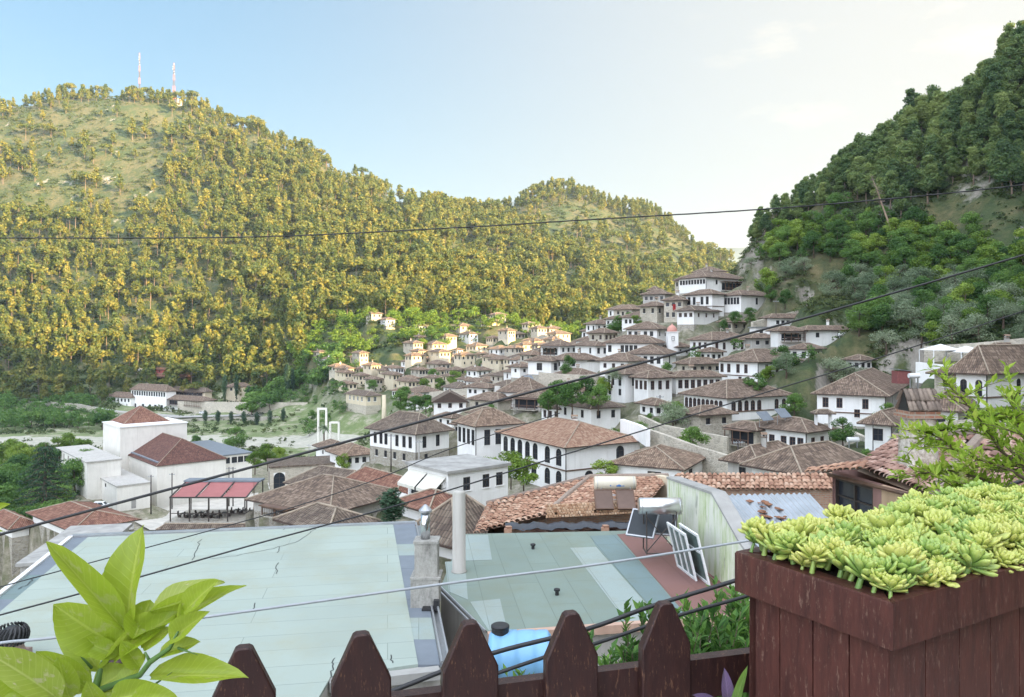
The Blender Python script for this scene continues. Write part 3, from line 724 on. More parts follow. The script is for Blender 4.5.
    # white/stone house left of the palace
    h('long white house on a stone ground floor, left of the palace',[
        B(c=416,l=370,r=449,ey=434,by=470,D=130,a=48,L=[.12,.25,.36,.6,.75,.88],R=[.25,.65],sl=.48,Ll=[.15,.35,.55,.75],Rl=[.3],wh=2.0,ww=.9,rise=3.0,tile='tiledark',wt=.6,chim=False,pipe=1)])
    h('small white annexe with a low brown roof left of the stone-based house',[B(c=330,l=316,r=352,ey=450,by=462,D=170,a=35,L=1,R=2,rise=1.6,tile='tile',chim=False),B(c=345,l=330,r=376,ey=456,by=474,D=150,a=35,L=1,R=4,rise=1.8,tile='tile2',chim=False)])
    h('white flat-roofed house with two cream awnings over its balcony',[
        B(c=448,l=408,r=508,ey=474,by=516,D=72,a=40,roof='flat',wall='white',L=0,R=[.3,.62,.85],Rl=[.3,.62],wh=1.3,sink=6),])
town_done=False
M['bluepaint']=plain('blue_door_paint',(.08,.22,.42),.5,.1,2)
town()
M['red']=plain('red_awning_cloth',(.42,.10,.09),.8,.15,1)
M['pinkaw']=plain('faded_red_awning',(.33,.12,.115),.8,.12,1)
M['awncream']=plain('cream_awning_cloth',(.62,.60,.53),.85,.1,2)
M['slate']=plain('blue_grey_membrane',(.17,.195,.225),.6,.15,1)
M['carwhite']=plain('white_car_paint',(.72,.73,.74),.3,.03,1)
M['cardark']=plain('dark_car_paint',(.07,.09,.12),.3,.05,1)
M['tyre']=plain('tyre_rubber',(.03,.03,.03),.8,.1,4)
M['flag']=plain('red_flag_cloth',(.30,.02,.02),.8,.1,2)

# ---------------- the sunlit quarter at the foot of the pine hill
FAR=[ # l, r, eave y, base y, D, row
(366,382,313.5,319,455,'highest'),(379,395,319.5,326,450,'highest'),(415,428,326,335,445,'highest'),(412,425,337,342,432,'highest'),(447,472,326,334,440,'highest'),(490,506,314.5,320.5,455,'highest'),(481,500,322,328.5,448,'highest'),(522,537,324,331,440,'highest'),
(459,478,334,344,425,'upper'),(486,500,338,345,420,'upper'),(500,511,336,344,425,'upper'),(510,525,334,342,428,'upper'),(527,541,332,340,430,'upper'),(549,562,337,341,400,'upper'),
(311,326,352,358,425,'middle'),(322,334,359,371,412,'middle'),(334,347,359,370,408,'middle'),(350,363,357,364,420,'middle'),(452,463,350,358,408,'middle'),(466,487,346,353,410,'middle'),(487,499,349,358,405,'middle'),(510,526,348,354,395,'middle'),(499,515,355,363,388,'middle'),(530,546,344,349,400,'middle'),
(356,371,369,382,390,'lower'),(371,388,368,374,398,'lower'),(395,408,373,381,385,'lower'),(401,420,362,376,392,'lower'),(423,435,359,369,395,'lower'),(435,446,359,369.5,394,'lower'),(446,462,359,370,393,'lower'),(463,475,358,368,393,'lower'),(476,489,354,363,396,'lower'),
(463,481,370,377,370,'lowest'),(471,484,378,383,352,'lowest'),(488,502,377,385,330,'lowest'),(503,531,374,382,300,'lowest'),(396,407,371,381,384,'lowest'),(338,357,384,392,362,'lowest'),(392,411,391,398,325,'lowest'),(411,432,392,399,315,'lowest')]
ORD=['first','second','third','fourth','fifth','sixth','seventh','eighth','ninth','tenth']
def far_town():
    rows={}
    for t in FAR: rows.setdefault(t[5],[]).append(t)
    r=random.Random(21)
    for row,L in rows.items():
        L.sort()
        for i,(l,rr,ey,by,D,_) in enumerate(L):
            c=l+(rr-l)*r.uniform(.3,.6)
            al=r.uniform(30,50)
            house('%s house from the left in the %s row of sunlit houses under the pine hill'%(ORD[i],row),
                [B(c=c,l=l,r=rr,ey=ey,by=by,D=D,a=al,L=r.choice([1,2,3]),R=r.choice([2,2,3]),Ll=r.choice([0,0,2]),Rl=r.choice([0,2]),wall=r.choice(['white','cream','cream','palestone']),sink=6,pad=7,
                   tile=r.choice(['tile','tile2']),ww=1.1,wh=1.5,mx=14)],group='sunlit houses at the foot of the pine hill')
    house('stone riverside house with white-framed windows under a dark roof, left of the gabled house',[B(c=366,l=346,r=381,ey=396,by=414,D=328,a=38,wall='cream',low='palestone',sl=.45,L=[.2,.4,.6,.8],R=[.2,.4,.6],st='w',wh=2,ww=1.4,tile='tiledark',pad=8)])
far_town()

def filler_town():
    # further roofs of the crowded town, one by one
    r=random.Random(5)
    F2=[(402,432,401,410,240,'low brown-roofed house behind the bushes, left of the gabled house'),
        (437,462,418,428,165,'roof edge of a white house just behind the palace tower'),
        (470,500,414,424,150,'brown roof with white wall between the gabled house and the palace'),
        (664,690,347,356,175,'small white cottage immediately below the pink-domed turret'),
        (720,748,322,332,182,'small stone outbuilding under the two white mansions'),
        (590,606,334,342,222,'tiny white cottage beside the lone dark tree'),
        (670,700,390,398,150,'stone cottage behind the window gallery roof'),
        (790,822,349,358,150,'low outbuilding with a terrace below the covered balcony house'),
        (640,668,405,416,128,'grey-walled lean-to below the curved white house'),
        (700,722,352,362,166,'narrow white annexe between the bay-windowed and ochre-windowed houses'),
        (846,870,360,368,140,'plain shed half hidden by the olive trees'),
        (560,584,380,390,176,'stone-walled cottage on the path under the stone wall'),
        (455,480,425,431,140,'dark-roofed lean-to joined to the stone-based house'),
        (606,622,319,327,225,'small white house right of the lone dark tree')]
    for l,rr,ey,by,D,lab in F2:
        house(lab,[B(c=l+(rr-l)*r.uniform(.35,.6),l=l,r=rr,ey=ey,by=by,D=D,a=r.uniform(25,50),L=2,R=2,wall=r.choice(['white','palestone','white']),chim=False)])
filler_town()

def theatre():
    house('big pale theatre with a tall stage tower and two hipped tile roofs by the river',[
        B(c=157,l=120,r=226,ey=466,by=508,D=190,a=42,wall='theatre',low='theatre',rise=5.3,over=.35,tile='tilemaroon',mx=60,chim=False),
        B(c=158,l=122,r=252,ey=463,by=508,D=191.5,a=42,wall='theatre',low='theatre',roof='flat',rm='slate',mx=60,R=[.72,.8,.87,.94],wh=1.6,ww=1.5),
        B(c=120,l=103,r=187,ey=428,by=470,D=206,a=42,wall='theatre',low='theatre',roof='flat',rm='whitepaint',mx=60),
        B(c=123,l=110,r=171,ey=425.5,by=430,D=212,a=42,wall='theatre',low='theatre',rise=4.6,over=.2,tile='tilered',mx=60,chim=False),
        B(c=87,l=57,r=121,ey=463,by=497,D=184,a=42,wall='theatre',low='theatre',roof='flat',rm='greyplaster',mx=60,L=[.1,.25,.4,.55,.7,.85],Ll=[.1,.25,.4,.55,.7,.85],wh=2.1,ww=1.1,lh=2.1,lz=4.2,lw=1.1),
        B(c=117,l=90,r=150,ey=487,by=511,D=176,a=42,wall='theatre',low='theatre',roof='flat',rm='greyplaster',mx=40,L=[.3,.6],Rd=[.5],door='concrete',wh=.9,ww=1.2)],name='theatre',cat='theatre')
    h=house('long white riverside hotel with rows of windows, a covered gallery and arched doors',[
        B(c=166,l=131,r=176,ey=391.5,by=411,D=440,a=61,wall='white',L=14,Ll=[.12,.35,.55,.7,.88],wh=2.6,ww=1.5,lh=2.4,lw=2.2,lz=3.2,mx=80,tile='tile',sink=6,chim=False,rise=3.6),
        B(c=203,l=166,r=214,ey=401,by=415,D=428,a=61,wall='white',L=[],Ll=[.2,.5,.72],lh=3.0,lw=2.6,lz=3.2,mx=80,tile='tile',sink=6,chim=False,rise=2.2,over=1.6,porch=('L',.02,.98,.55,.97),st='da'),
        B(c=205,l=168,r=212,ey=392,by=399,D=440,a=61,wall='cream',L=8,mx=80,tile='tiledark',chim=False,rise=2.2,porch=('L',.03,.97,.1,.9)),
        B(c=131,l=109,r=140,ey=398,by=409,D=452,a=61,wall='white',L=6,Ll=3,mx=80,wh=2,ww=1.6,st='da',lh=2.6,lz=3,chim=False,rise=3)],name='hotel',cat='hotel')
    house('terraced hillside restaurant with red awnings above the riverside hotel',[B(c=186,l=146,r=192,ey=377,by=384,D=470,a=70,wall='timber',L=6,mx=60,tile='tilered',rise=1.6,chim=False,porch=('L',.05,.95,.1,.9)),B(c=180,l=150,r=186,ey=370,by=375,D=480,a=70,wall='red',L=5,mx=60,tile='tilered',rise=1.2,chim=False)],name='restaurant',cat='restaurant')
    house('cream building with three small windows standing behind the cypress trees',[B(c=226,l=216,r=252,ey=387,by=402,D=430,a=20,wall='cream',low='cream',R=[.2,.5,.8],wh=1.6,ww=1.2,mx=40,rise=2,chim=False)])
    house('small riverside house at the roadside left of the hotel',[B(c=104,l=94,r=110,ey=395,by=401,D=470,a=50,wall='palestone',L=2,R=1,chim=False)])
    house('small pale hut in the trees above the hotel',[B(c=140,l=136,r=147,ey=368,by=374,D=490,a=40,wall='white',L=1,R=1,chim=False,roof='flat',rm='metal')],name='hut',cat='hut')
theatre()

def wall_thing(label,pts,h,th=.6,mat='palestone',name='stone_wall',cat='wall',capm=None):
    """free-standing wall along ground points (px,py,D) tops"""
    P3=[P(*p) for p in pts]; o=P3[0].copy(); mb=MB()
    for a,b in zip(P3[:-1],P3[1:]):
        d=(b-a); d.z=0; n=Vector((-d.y,d.x,0)).normalized()*th/2; a=a-o; b=b-o
        f=[a-n,b-n,b+n,a+n]; lo=[Vector((q.x,q.y,q.z-h)) for q in f]
        mb.face([lo[0],lo[1],f[1],f[0]],0); mb.face([lo[2],lo[3],f[3],f[2]],0); mb.face(f,1 if capm else 0); mb.face([lo[1],lo[2],f[2],f[1]],0); mb.face([lo[3],lo[0],f[0],f[3]],0)
    ob=mb.build(name,[M[mat]]+([M[capm]] if capm else []),None,o); tag(ob,label,cat); return ob
def walls():
    wall_thing('long pale rubble retaining wall running across the middle of the hillside',[(539,372,170),(560,374,168),(585,375,166),(607,373,168)],5)
    wall_thing('curving pale stone wall climbing past the palace garden',[(645,428,108),(655,431,104),(672,437,98),(700,447,94),(738,458,88)],5)
    wall_thing('second rubble wall behind the curving one, below the window gallery',[(640,415,124),(660,424,116),(690,430,112),(728,437,108)],3.5)
    wall_thing('white garden wall left of the open gallery of the six-windowed house',[(622,419,110),(640,425,105),(648,430,101)],2.2,mat='white')
    wall_thing('long embankment wall beside the river road',[(178,401,436),(230,402,420),(290,402.5,405),(345,402,395)],7,mat='palestone')
    wall_thing('low river wall in front of the hotel road',[(40,401,445),(80,404,432),(110,411,418),(180,419,402),(230,417,400),(300,416,385)],3,mat='stone')
    wall_thing('dry stone terrace wall above the white gabled house',[(430,392,250),(470,388,235),(505,390,215)],4)
    wall_thing('low stone wall along the terrace under the paired-window house',[(822,422,116),(850,430,106),(868,438,100)],2.5)
    wall_thing('stone parapet behind the roof of the arched-window house',[(925,346,118),(975,343,112),(1024,338,106),(1075,334,100)],2.5)
    wall_thing('pale boundary wall in front of the arched-window house',[(925,424,78),(960,420,74),(1010,415,70)],3)
    wall_thing('terrace wall of the upper mansions',[(752,322,176),(775,316,182),(800,310,186)],3)
    wall_thing('stone wall of the lane beside the blue-doored house',[(572,392,158),(600,396,150),(612,404,140)],3.5)
walls()

def poles():
    def pole(px,yt,yb,D,label,rad=.12,mat='timber',arm=True,sink=2):
        a=P(px,yb,D); h=(yb-yt)/F*D
        e=empty('utility_pole',a,label,'pole'); m=MB(); m.smooth=True; m.tube([(0,0,-sink),(0,0,h)],[rad,rad*.7],8); m.build('post',M[mat],e)
        if arm:
            m=MB(); m.box((0,0,h-.35),(1.3,.09,.09))
            for x in (-.55,-.2,.2,.55): m.lathe((x,0,h-.3),[(.04,0),(.05,.1),(.03,.16)],6)
            m.build('crossarm',M['cablegrey'],e)
    pole(151,475,508,178,'dark lamp pole in front of the left end of the theatre wall',.16,'frame')
    pole(172,473,500,172,'second dark lamp pole in front of the theatre wall',.16,'frame')
    pole(229,467,497,165,'left one of two tall thin poles at the right end of the theatre wall',.14,'frame')
    pole(233,467,497,166,'right one of two tall thin poles at the right end of the theatre wall',.14,'frame')
    pole(391,434,470,128,'pole before the left half of the stone-based white house',.12,'frame')
    pole(419,440,472,126,'pole at the corner of the stone-based white house',.12,'concrete')
    pole(309,444,462,200,'pole beside the white portal frame',.14,'concrete')
    pole(254,483,520,96,'orange wooden post at the right end of the red pergola',.07,'tilered',False)
    pole(497.5,386,412,166,'thick dark grey tower post above the palace roof',.9,'greyplaster',False)
    pole(384,395,425,300,'slim beige chimney column near the river',1.1,'cream',False,4)
    pole(660,395,424,130,'pole on the path beside the window gallery',.12,'frame')
    pole(738,440,470,100,'pole left of the six-windowed house',.12,'frame')
    pole(776,300,318,180,'thin pole beside the awning house',.1,'frame')
    pole(945,370,400,90,'thin post at the left corner of the arched-window house',.06,'frame',False)
    pole(873,420,452,91,'dark post beside the small two-windowed house',.07,'frame',False)
    # masts on the hill
    for px,yt,yb,D,w,lab in ((139.5,53,96,868,1.3,'thin red and white radio mast, the left one on the hilltop'),(174,63,103,862,2.6,'lattice telecom tower with dishes beside the hilltop hut')):
        b=P(px,yb,D); h=(yb-yt)/F*D; e=empty('radio_mast',b,lab,'mast'); m=MB(); mm=MB()
        n=14; 
        for k in range(n):
            t0=w/2*(1-.7*k/n); t1=w/2*(1-.7*(k+1)/n); z0=h*k/n-(6 if k==0 else 0); z1=h*(k+1)/n
            tgt=m if (k//2)%2==0 else mm
            for sx,sy in ((-1,-1),(1,-1),(1,1),(-1,1)):
                tgt.tube([(sx*t0,sy*t0,z0),(sx*t1,sy*t1,z1)],.10,4); nx,ny=(-sy,sx)
                tgt.tube([(sx*t0,sy*t0,z0),(nx*t1,ny*t1,z1)],.07,4)
        m.build('lattice',plain('red_mast_paint',(.55,.12,.08),.5,.1,1),e); mm.build('lattice',M['bark'],e)
        a=MB()
        for k in range(5): a.lathe((w*.4*math.cos(k*1.3),-w*.3,h*(.72+.06*k)),[(.05,-.5),(.5,-.4),(.5,.7),(.05,.8)],8)
        a.build('antenna',M['metal'],e)
    house('small stone hut beside the telecom tower on the hilltop',[B(c=177.5,l=166,r=182,ey=98.5,by=105,D=855,a=55,wall='cream',roof='flat',sink=8,pad=14,chim=False,mx=30)],name='hut',cat='hut')
    # white portal frames by the river
    e=empty('footbridge_pylon',P(330,440,285),'white double portal frame of the footbridge by the river','pylon'); m=MB()
    for x,h in ((-4.4,12),(-1.4,12)): m.box((x,0,h/2-2),(.7,.8,h+4))
    m.box((-2.9,0,11.7),(3.7,.81,.7))
    for x in (0.8,4.0): m.box((x,-3,3.0),(.7,.8,8.5))
    m.box((2.4,-3,6.9),(3.9,.81,.7)); m.build('frame',M['theatre'],e)
    # turret with pink dome
    e=empty('domed_turret',P(672,347,176),'small white turret with a faded pink dome in the middle of the hillside','turret'); m=MB()
    m.box((0,0,1.2),(2.4,2.4,4.4)); m.box((0,0,3.48),(2.8,2.8,.16)); m.build('wall',M['white'],e)
    m=MB(); m.smooth=True; m.lathe((0,0,3.57),[(1.15,0),(1.2,.35),(1.05,.8),(.7,1.25),(.3,1.5),(.08,1.75),(.02,2.0)],16); m.build('dome',plain('faded_pink_paint',(.55,.27,.22),.7,.15,1),e)
    add_window(e,Vector((0,-1.24,1.5)),0,.7,1.0,'d')
    # flag
    e=empty('flag',P(676,315,190.6),'small red flag on a pole in front of the narrow stone house','flag'); m=MB(); m.tube([(0,0,-1),(0,0,2.8)],.04,6); m.build('pole',M['metal'],e)
    m=MB(); n=6
    for i in range(n):
        x0=-.8*i/n; x1=-.8*(i+1)/n; y0=.12*math.sin(i*1.3); y1=.12*math.sin((i+1)*1.3); m.face([(x1,y1,1.2),(x0,y0,1.2),(x0,y0,2.7),(x1,y1,2.7)]); m.face([(x1,y1+.01,1.5),(x1,y1+.01,2.7),(x0,y0+.01,2.7),(x0,y0+.01,1.5)])
    m.build('cloth',M['flag'],e)
poles()

def car(label,p,ang,paint,s=1.0,suv=False):
    e=empty('parked_car',p,label,'car',None,ang); e.scale=(s,s,s)
    m=MB(); hgt=.62 if suv else .5
    prof=[(-2.1,.35),(-2.15,.75),(-1.95,.95),(-1.7,1.0),(-1.35,1.0+hgt),(.55,1.0+hgt),(1.15,1.02),(1.95,.9),(2.15,.7),(2.1,.35)]
    for sy in (-1,1):
        f=[(x,sy*(.85 if z<1.1 else .7),z) for x,z in prof]; m.face(f if sy<0 else f[::-1])
    for i in range(len(prof)):
        a=prof[i]; b=prof[(i+1)%len(prof)]; wa=.85 if a[1]<1.1 else .7; wb=.85 if b[1]<1.1 else .7
        m.face([(a[0],wa,a[1]),(b[0],wb,b[1]),(b[0],-wb,b[1]),(a[0],-wa,a[1])])
    m.build('body',M[paint],e)
    g=MB()
    for sy in (-1,1):
        for x0,x1 in ((-1.3,-.45),(-.37,.45)):
            q=[(x0-.12 if x0<-1 else x0,sy*.852,1.06),(x1+(.3 if x1>.3 else 0),sy*.852,1.06),(x1,sy*.74,.94+hgt),(x0,sy*.74,.94+hgt)]; g.face(q if sy<0 else q[::-1])
    g.face([(1.14,-.68,1.06),(1.14,.68,1.06),(.66,.62,.94+hgt),(.66,-.62,.94+hgt)]); g.face([(-1.74,.68,1.06),(-1.74,-.68,1.06),(-1.44,-.62,.94+hgt),(-1.44,.62,.94+hgt)])
    g.build('windows',M['glass'],e)
    for x in (-1.35,1.35):
        for sy in (-1,1):
            w=MB(); w.tube([(x,sy*.68,.33),(x,sy*.9,.33)],.33,12); o=w.build('wheel',M['tyre'],e)
            r2=MB(); r2.tube([(x,sy*.9,.33),(x,sy*.91,.33)],.19,10); r2.build('rim',M['metal'],o)
    for sy in (-1,1):
        w=MB(); w.box((2.1,sy*.6,.75),(.1,.3,.14)); w.build('headlight',M['whitepaint'],e)

def shift_to_ground(p,dz=0): return Vector((p.x,p.y,H(p.x,p.y)+dz))

def left_bits():
    p=P(100,507,172); car('white off-road car parked beside the theatre',P(101,509,168),R(10),'carwhite',1.0,True)
    spots=[(62,404,452,'dark parked car, first in the row along the river road','cardark'),(70,405,448,'white parked car, second in the row along the river road','carwhite'),(78,406,444,'white parked van-like car, third in the row along the river road','carwhite'),(87,408,438,'grey parked car, last in the row along the river road','metal'),(203,414,424,'white car parked under the right end of the hotel','carwhite')]
    for px,py,D,l,m in spots: car(l,P(px,py,D),R(-25),m)
    # river road sheet and theatre yard
    m=MB(); L=[(0,400,470),(40,401,458),(80,405,440),(115,411,424),(180,416,415),(260,414,410),(345,411,400)]
    A=[P(*q) for q in L]
    for a,b in zip(A[:-1],A[1:]): m.face([a+Vector((0,-5,-.35)),b+Vector((0,-5,-.35)),b+Vector((0,5,-.3)),a+Vector((0,5,-.3))])
    tag(m.build('river_road',M['concrete']),'grey road running along the far river bank',None,kind='structure')
    m=MB(); z=-42.6; q=[G(118,512,z),G(150,530,z),G(255,530,z),G(262,492,z),G(160,508,z)]
    m.face(q); tag(m.build('theatre_yard',plain('pale_paving',(.50,.47,.42),.9,.2,.5)),'pale paved yard in front of the theatre',None,kind='structure')
    # fence/garden poles
left_bits()

def pergola_restaurant():
    D=96; o=P(218,515,D); e=empty('pergola_terrace',o,'roof terrace with a black frame and three faded red awnings','terrace',)
    s=D/F; W=(258-184)*s; dep=6.0
    # posts
    for i in range(5):
        x=-W/2+W*i/4; m=MB(); m.box((x,-dep/2,1.35),(.12,.12,3.0)); m.build('post',M['frame'],e)
        m=MB(); m.box((x,dep/2,1.9),(.12,.12,3.9)); m.build('post',M['frame'],e)
    for i in range(3):
        x0=-W/2+W*i/3+.08; x1=-W/2+W*(i+1)/3-.08; m=MB()
        n=6
        for k in range(n):
            f0=k/n; f1=(k+1)/n; z0=2.9+1.0*f0-.12*math.sin(math.pi*f0); z1=2.9+1.0*f1-.12*math.sin(math.pi*f1)
            m.face([(x0,-dep/2+dep*.75*f0,z0),(x1,-dep/2+dep*.75*f0,z0),(x1,-dep/2+dep*.75*f1,z1),(x0,-dep/2+dep*.75*f1,z1)])
        m.build('awning',M['pinkaw'],e)
    m=MB(); m.box((0,dep*.37,4.0),(W+.5,dep*.3,.22)); m.build('roof_strip',M['slate'],e)
    m=MB()
    for i in range(4): m.box((-W/2+W*i/3,-dep*.13,3.42),(.14,dep*.78,.12),0,Matrix.Rotation(math.atan(1/(.75*dep)),3,'X'))
    m.box((0,-dep/2,2.85),(W+.2,.16,.16)); m.box((0,-dep/2,.9),(W,.06,.08)); m.build('beams',M['frame'],e)
    m=MB(); m.box((0,0,-.6),(W+1.2,dep+1,1.0)); m.box((0,0,-6),(W+.6,dep+.6,9.8),1); m.build('floor_slab',[M['stone'],M['white']],e)
    for i in range(26):
        m=MB(); 
    m=MB(); r=random.Random(4)
    for i in range(9):
        x=-W/2+.7+i*(W-1.4)/8; y=r.uniform(-1.5,1.5); m.box((x,y,.4),(.7,.7,.06)); m.box((x,y,.15),(.08,.08,.5)); 
        for sx in (-1,1): m.box((x+sx*.55,y,.2),(.4,.4,.06)); m.box((x+sx*.73,y,.45),(.05,.4,.5)); m.box((x+sx*.55,y,.05),(.3,.3,.25))
    m.build('seating',M['frame'],e)
    tl=hip_roof('tile_skirt',[(-W/2-.6,-dep/2-1.6),(W/2+1.5,-dep/2-1.6),(W/2+1.5,-dep/2-.4),(-W/2-.6,-dep/2-.4)],-.6,.5,.3,M['tiledark'],e)
    # arched old stone building behind
    e=house('old stone building with a big round arch behind the brown market roofs',[B(c=270,l=255,r=346,ey=468,by=492,D=150,a=20,wall='palestone',low='palestone',L=[.3,.7],R=[.12],wh=3.4,ww=2.2,st='da',roof='flat',rm='tiledark',wt=1.0,mx=30)])
pergola_restaurant()

def near_roofs():
    h=house
    h('broad low market hall under a sagging brown roof, right of the red pergola',[B(c=330,l=254,r=400,ey=512,by=524,D=80,a=58,tile='tile',rise=2.4,sink=6,pad=.5,mx=26,chim=False,wall='greyplaster',porch=('L',.25,.6,.1,.9))],cat='market hall')
    h('brown roof with a brick-red wall behind the market hall',[B(c=352,l=290,r=385,ey=493,by=502,D=108,a=55,tile='tiledark',rise=2.4,mx=20,chim=False,wall='white',R=1)])
    h('tiled roof with a small dormer awning, right of the market hall',[B(c=396,l=345,r=425,ey=498,by=512,D=88,a=40,tile='tilered',rise=2.0,mx=18,chim=False,L=[.5],ww=1.6,wh=.8)])
    h('small roof with orange tiles below the flat-roofed awning house',[B(c=430,l=402,r=466,ey=510,by=524,D=62,a=42,tile='tilered',rise=1.1,mx=12,chim=False,R=1)])
    h('pointed brown hip roof just beyond the pale green flat roof',[B(c=330,l=288,r=366,ey=530,by=540,D=50,a=50,tile='tiledark',rise=1.0,mx=7,chim=False,sink=8,pad=.5)])
    h('dark brown roof right behind the concrete chimney',[B(c=455,l=425,r=500,ey=543,by=560,D=42,a=50,tile='tiledark',rise=2.0,mx=8,chim=False,sink=8,pad=.5)])
    h('white house with dark roof behind the small conifer',[B(c=416,l=398,r=440,ey=486,by=500,D=100,a=45,tile='tiledark',rise=1.6,mx=12,chim=False,R=1,L=1)])
    h('low house under a long red-brown roof with a metal flue, lower left',[B(c=75,l=24,r=134,ey=530,by=540,D=104,a=50,tile='tilered',rise=1.5,mx=16,chim=False,sink=7,pad=.5)])
    h('small red-brown roof at the left edge below the trees',[B(c=12,l=-30,r=34,ey=528,by=538,D=112,a=50,tile='tilered',rise=1.2,mx=10,chim=False,sink=7,pad=.5)])
    h('flat grey-roofed building at the lower left edge',[B(c=20,l=-90,r=88,ey=566,by=600,D=62,a=12,roof='flat',rm='concrete',wall='greyplaster',mx=16,sink=12,pad=.5,wl=12)])
    h('flat concrete-roofed shed at the lower left edge, nearest the pale green roof',[B(c=2,l=-90,r=70,ey=600,by=640,D=44,a=12,roof='flat',rm='greyplaster',wall='greyplaster',mx=9,sink=12,pad=.5,wl=9)])
    # awnings and balcony of the white flat roofed house
    b=B(c=448,l=408,r=508,D=72,a=40,ey=474,by=516); C,u,v,wr,wl=dims(b); ze=(HY-474)/F*72
    ang=math.atan2(-v.y,-v.x)
    for i,(f0,f1) in enumerate(((.06,.5),(.54,.96))):
        p=C+v*wl-v*wl*(f0+f1)/2; n=Vector((-u.x,-u.y,0)); e=empty('balcony_awning',(p.x,p.y,ze-.35),('left' if i==0 else 'right')+' one of two cream awnings hanging on the flat-roofed white house','awning',None,ang)
        w=wl*(f1-f0); m=MB(); nn=8
        for k in range(nn):
            x0=-w/2+w*k/nn; x1=-w/2+w*(k+1)/nn
            m.face([(x0,-1.5,-1.2+.04*math.sin(k*2)),(x1,-1.5,-1.2+.04*math.sin(k*2+2)),(x1,-.02,0),(x0,-.02,0)])
            m.face([(x0,-1.5,-1.5),(x1,-1.5,-1.5),(x1,-1.5,-1.2+.04*math.sin(k*2+2)),(x0,-1.5,-1.2+.04*math.sin(k*2))])
        m.build('canopy',M['awncream'],e)
        m=MB(); 
        for sx in (-1,1): m.tube([(sx*w/2,-.05,-1.0),(sx*w/2,-1.48,-1.22)],.03,6)
        m.build('bracket',M['frame'],e)
    n=Vector((-u.x,-u.y,0)); m=MB(); pc=C+v*wl*.5+n*.7; rot=Matrix.Rotation(ang,3,'Z')
    e=empty('balcony',(pc.x,pc.y,ze-3.4),'dark shadowed balcony with a white parapet under the two cream awnings','balcony',None,ang)
    m.box((0,0,0),(wl*.96,1.4,.15)); m.box((0,-.65,.45),(wl*.96,.1,.8)); m.build('parapet',M['white'],e)
    m=MB(); m.box((0,.67,1.3),(wl*.8,.06,2.3)); m.build('glazing',M['glass'],e)
    for k in range(3): 
        m=MB(); m.box((-wl*.4+k*wl*.4,.62,1.3),(.25,.2,2.4)); m.build('pillar',M['white'],e)
near_roofs()

def terrace_awnings():
    # white awnings above the arched-window house
    for i,(l,r,y,D) in enumerate(((926,955,350,112),(953,980,352,110))):
        a=P((l+r)/2,y,D); w=(r-l)*D/F; e=empty('white_canopy',a,('left' if i==0 else 'right')+' one of two white fabric canopies on posts above the big house','canopy')
        m=MB(); 
        pk=Vector((0,0,.9)); c=[Vector((-w/2,-2,0)),Vector((w/2,-2,0)),Vector((w/2,2,0)),Vector((-w/2,2,0))]
        for k in range(4): m.face([c[k],c[(k+1)%4],pk])
        m.build('fabric',M['whitepaint'],e)
        for k in range(4): m=MB(); m.tube([c[k]*.97,c[k]*.97+Vector((0,0,-2.6))],.07,6); m.build('post',M['whitepaint'],e)
    wall_thing('pale terrace wall under the white canopies',[(917,362,112),(945,365,108),(980,362,106)],3,mat='white')
    e=empty('red_shed',P(901,379,116),'small shed with faded red boards among the olive trees','shed'); m=MB(); m.box((0,0,.3),(2.0,1.8,1.9)); m.build('walls',plain('faded_red_boards',(.24,.08,.075),.8,.2,3),e)
    m=MB(); m.box((0,0,1.4),(2.4,2.2,.12),0,Matrix.Rotation(.12,3,'Y')); m.build('roof',M['metal'],e)
    # water heaters on distant roofs
    for i,(px,py,D,lab) in enumerate(((914,378,100,'white solar water tank on a stand behind the old chimney'),(853,442,96,'white solar water tank beside the small two-windowed house'),(842,336,156,'white water tank on the balcony house'))):
        e=empty('water_tank',P(px,py,D),lab,'water tank'); m=MB(); m.smooth=False; m.tube([(-.7,0,.3),(.7,0,.3)],.32,12); m.build('tank',M['whitepaint'],e)
        m=MB(); 
        for sx in (-.5,.5): m.box((sx,0,-.7),(.07,.3,1.6))
        m.build('stand',M['metal'],e)
    e=empty('gate_canopy',P(823,413,108),'small brown tiled gate roof in front of the paired-window house','gate')
    hip_roof('roof',[(-1.2,-.6),(1.2,-.6),(1.2,.6),(-1.2,.6)],0,.5,.3,M['tiledark'],e); m=MB(); 
    for sx in (-1,1): m=MB(); m.box((sx*1.0,0,-1.4),(.3,.5,2.7)); m.build('pillar',M['white'],e)
    # solar panels on roofs
    for px,py,D,lab in ((529,378,176,'blue-grey solar panel at the end of the long stone wall'),(765,416,110,'dark solar panel on the roof of the six-windowed house'),(783,413,109,'second dark solar panel on the roof of the six-windowed house')):
        e=empty('solar_collector',P(px,py,D),lab,'solar panel',None,R(30)); m=MB(); m.box((0,0,0),(2.2,.06,1.8),0,Matrix.Rotation(R(-50),3,'X')); m.build('panel',M['slate'],e)
        m=MB(); m.box((-.8,.3,-.9),(.06,.06,1.4)); m.box((.8,.3,-.9),(.06,.06,1.4)); m.build('stand',M['metal'],e)
terrace_awnings()

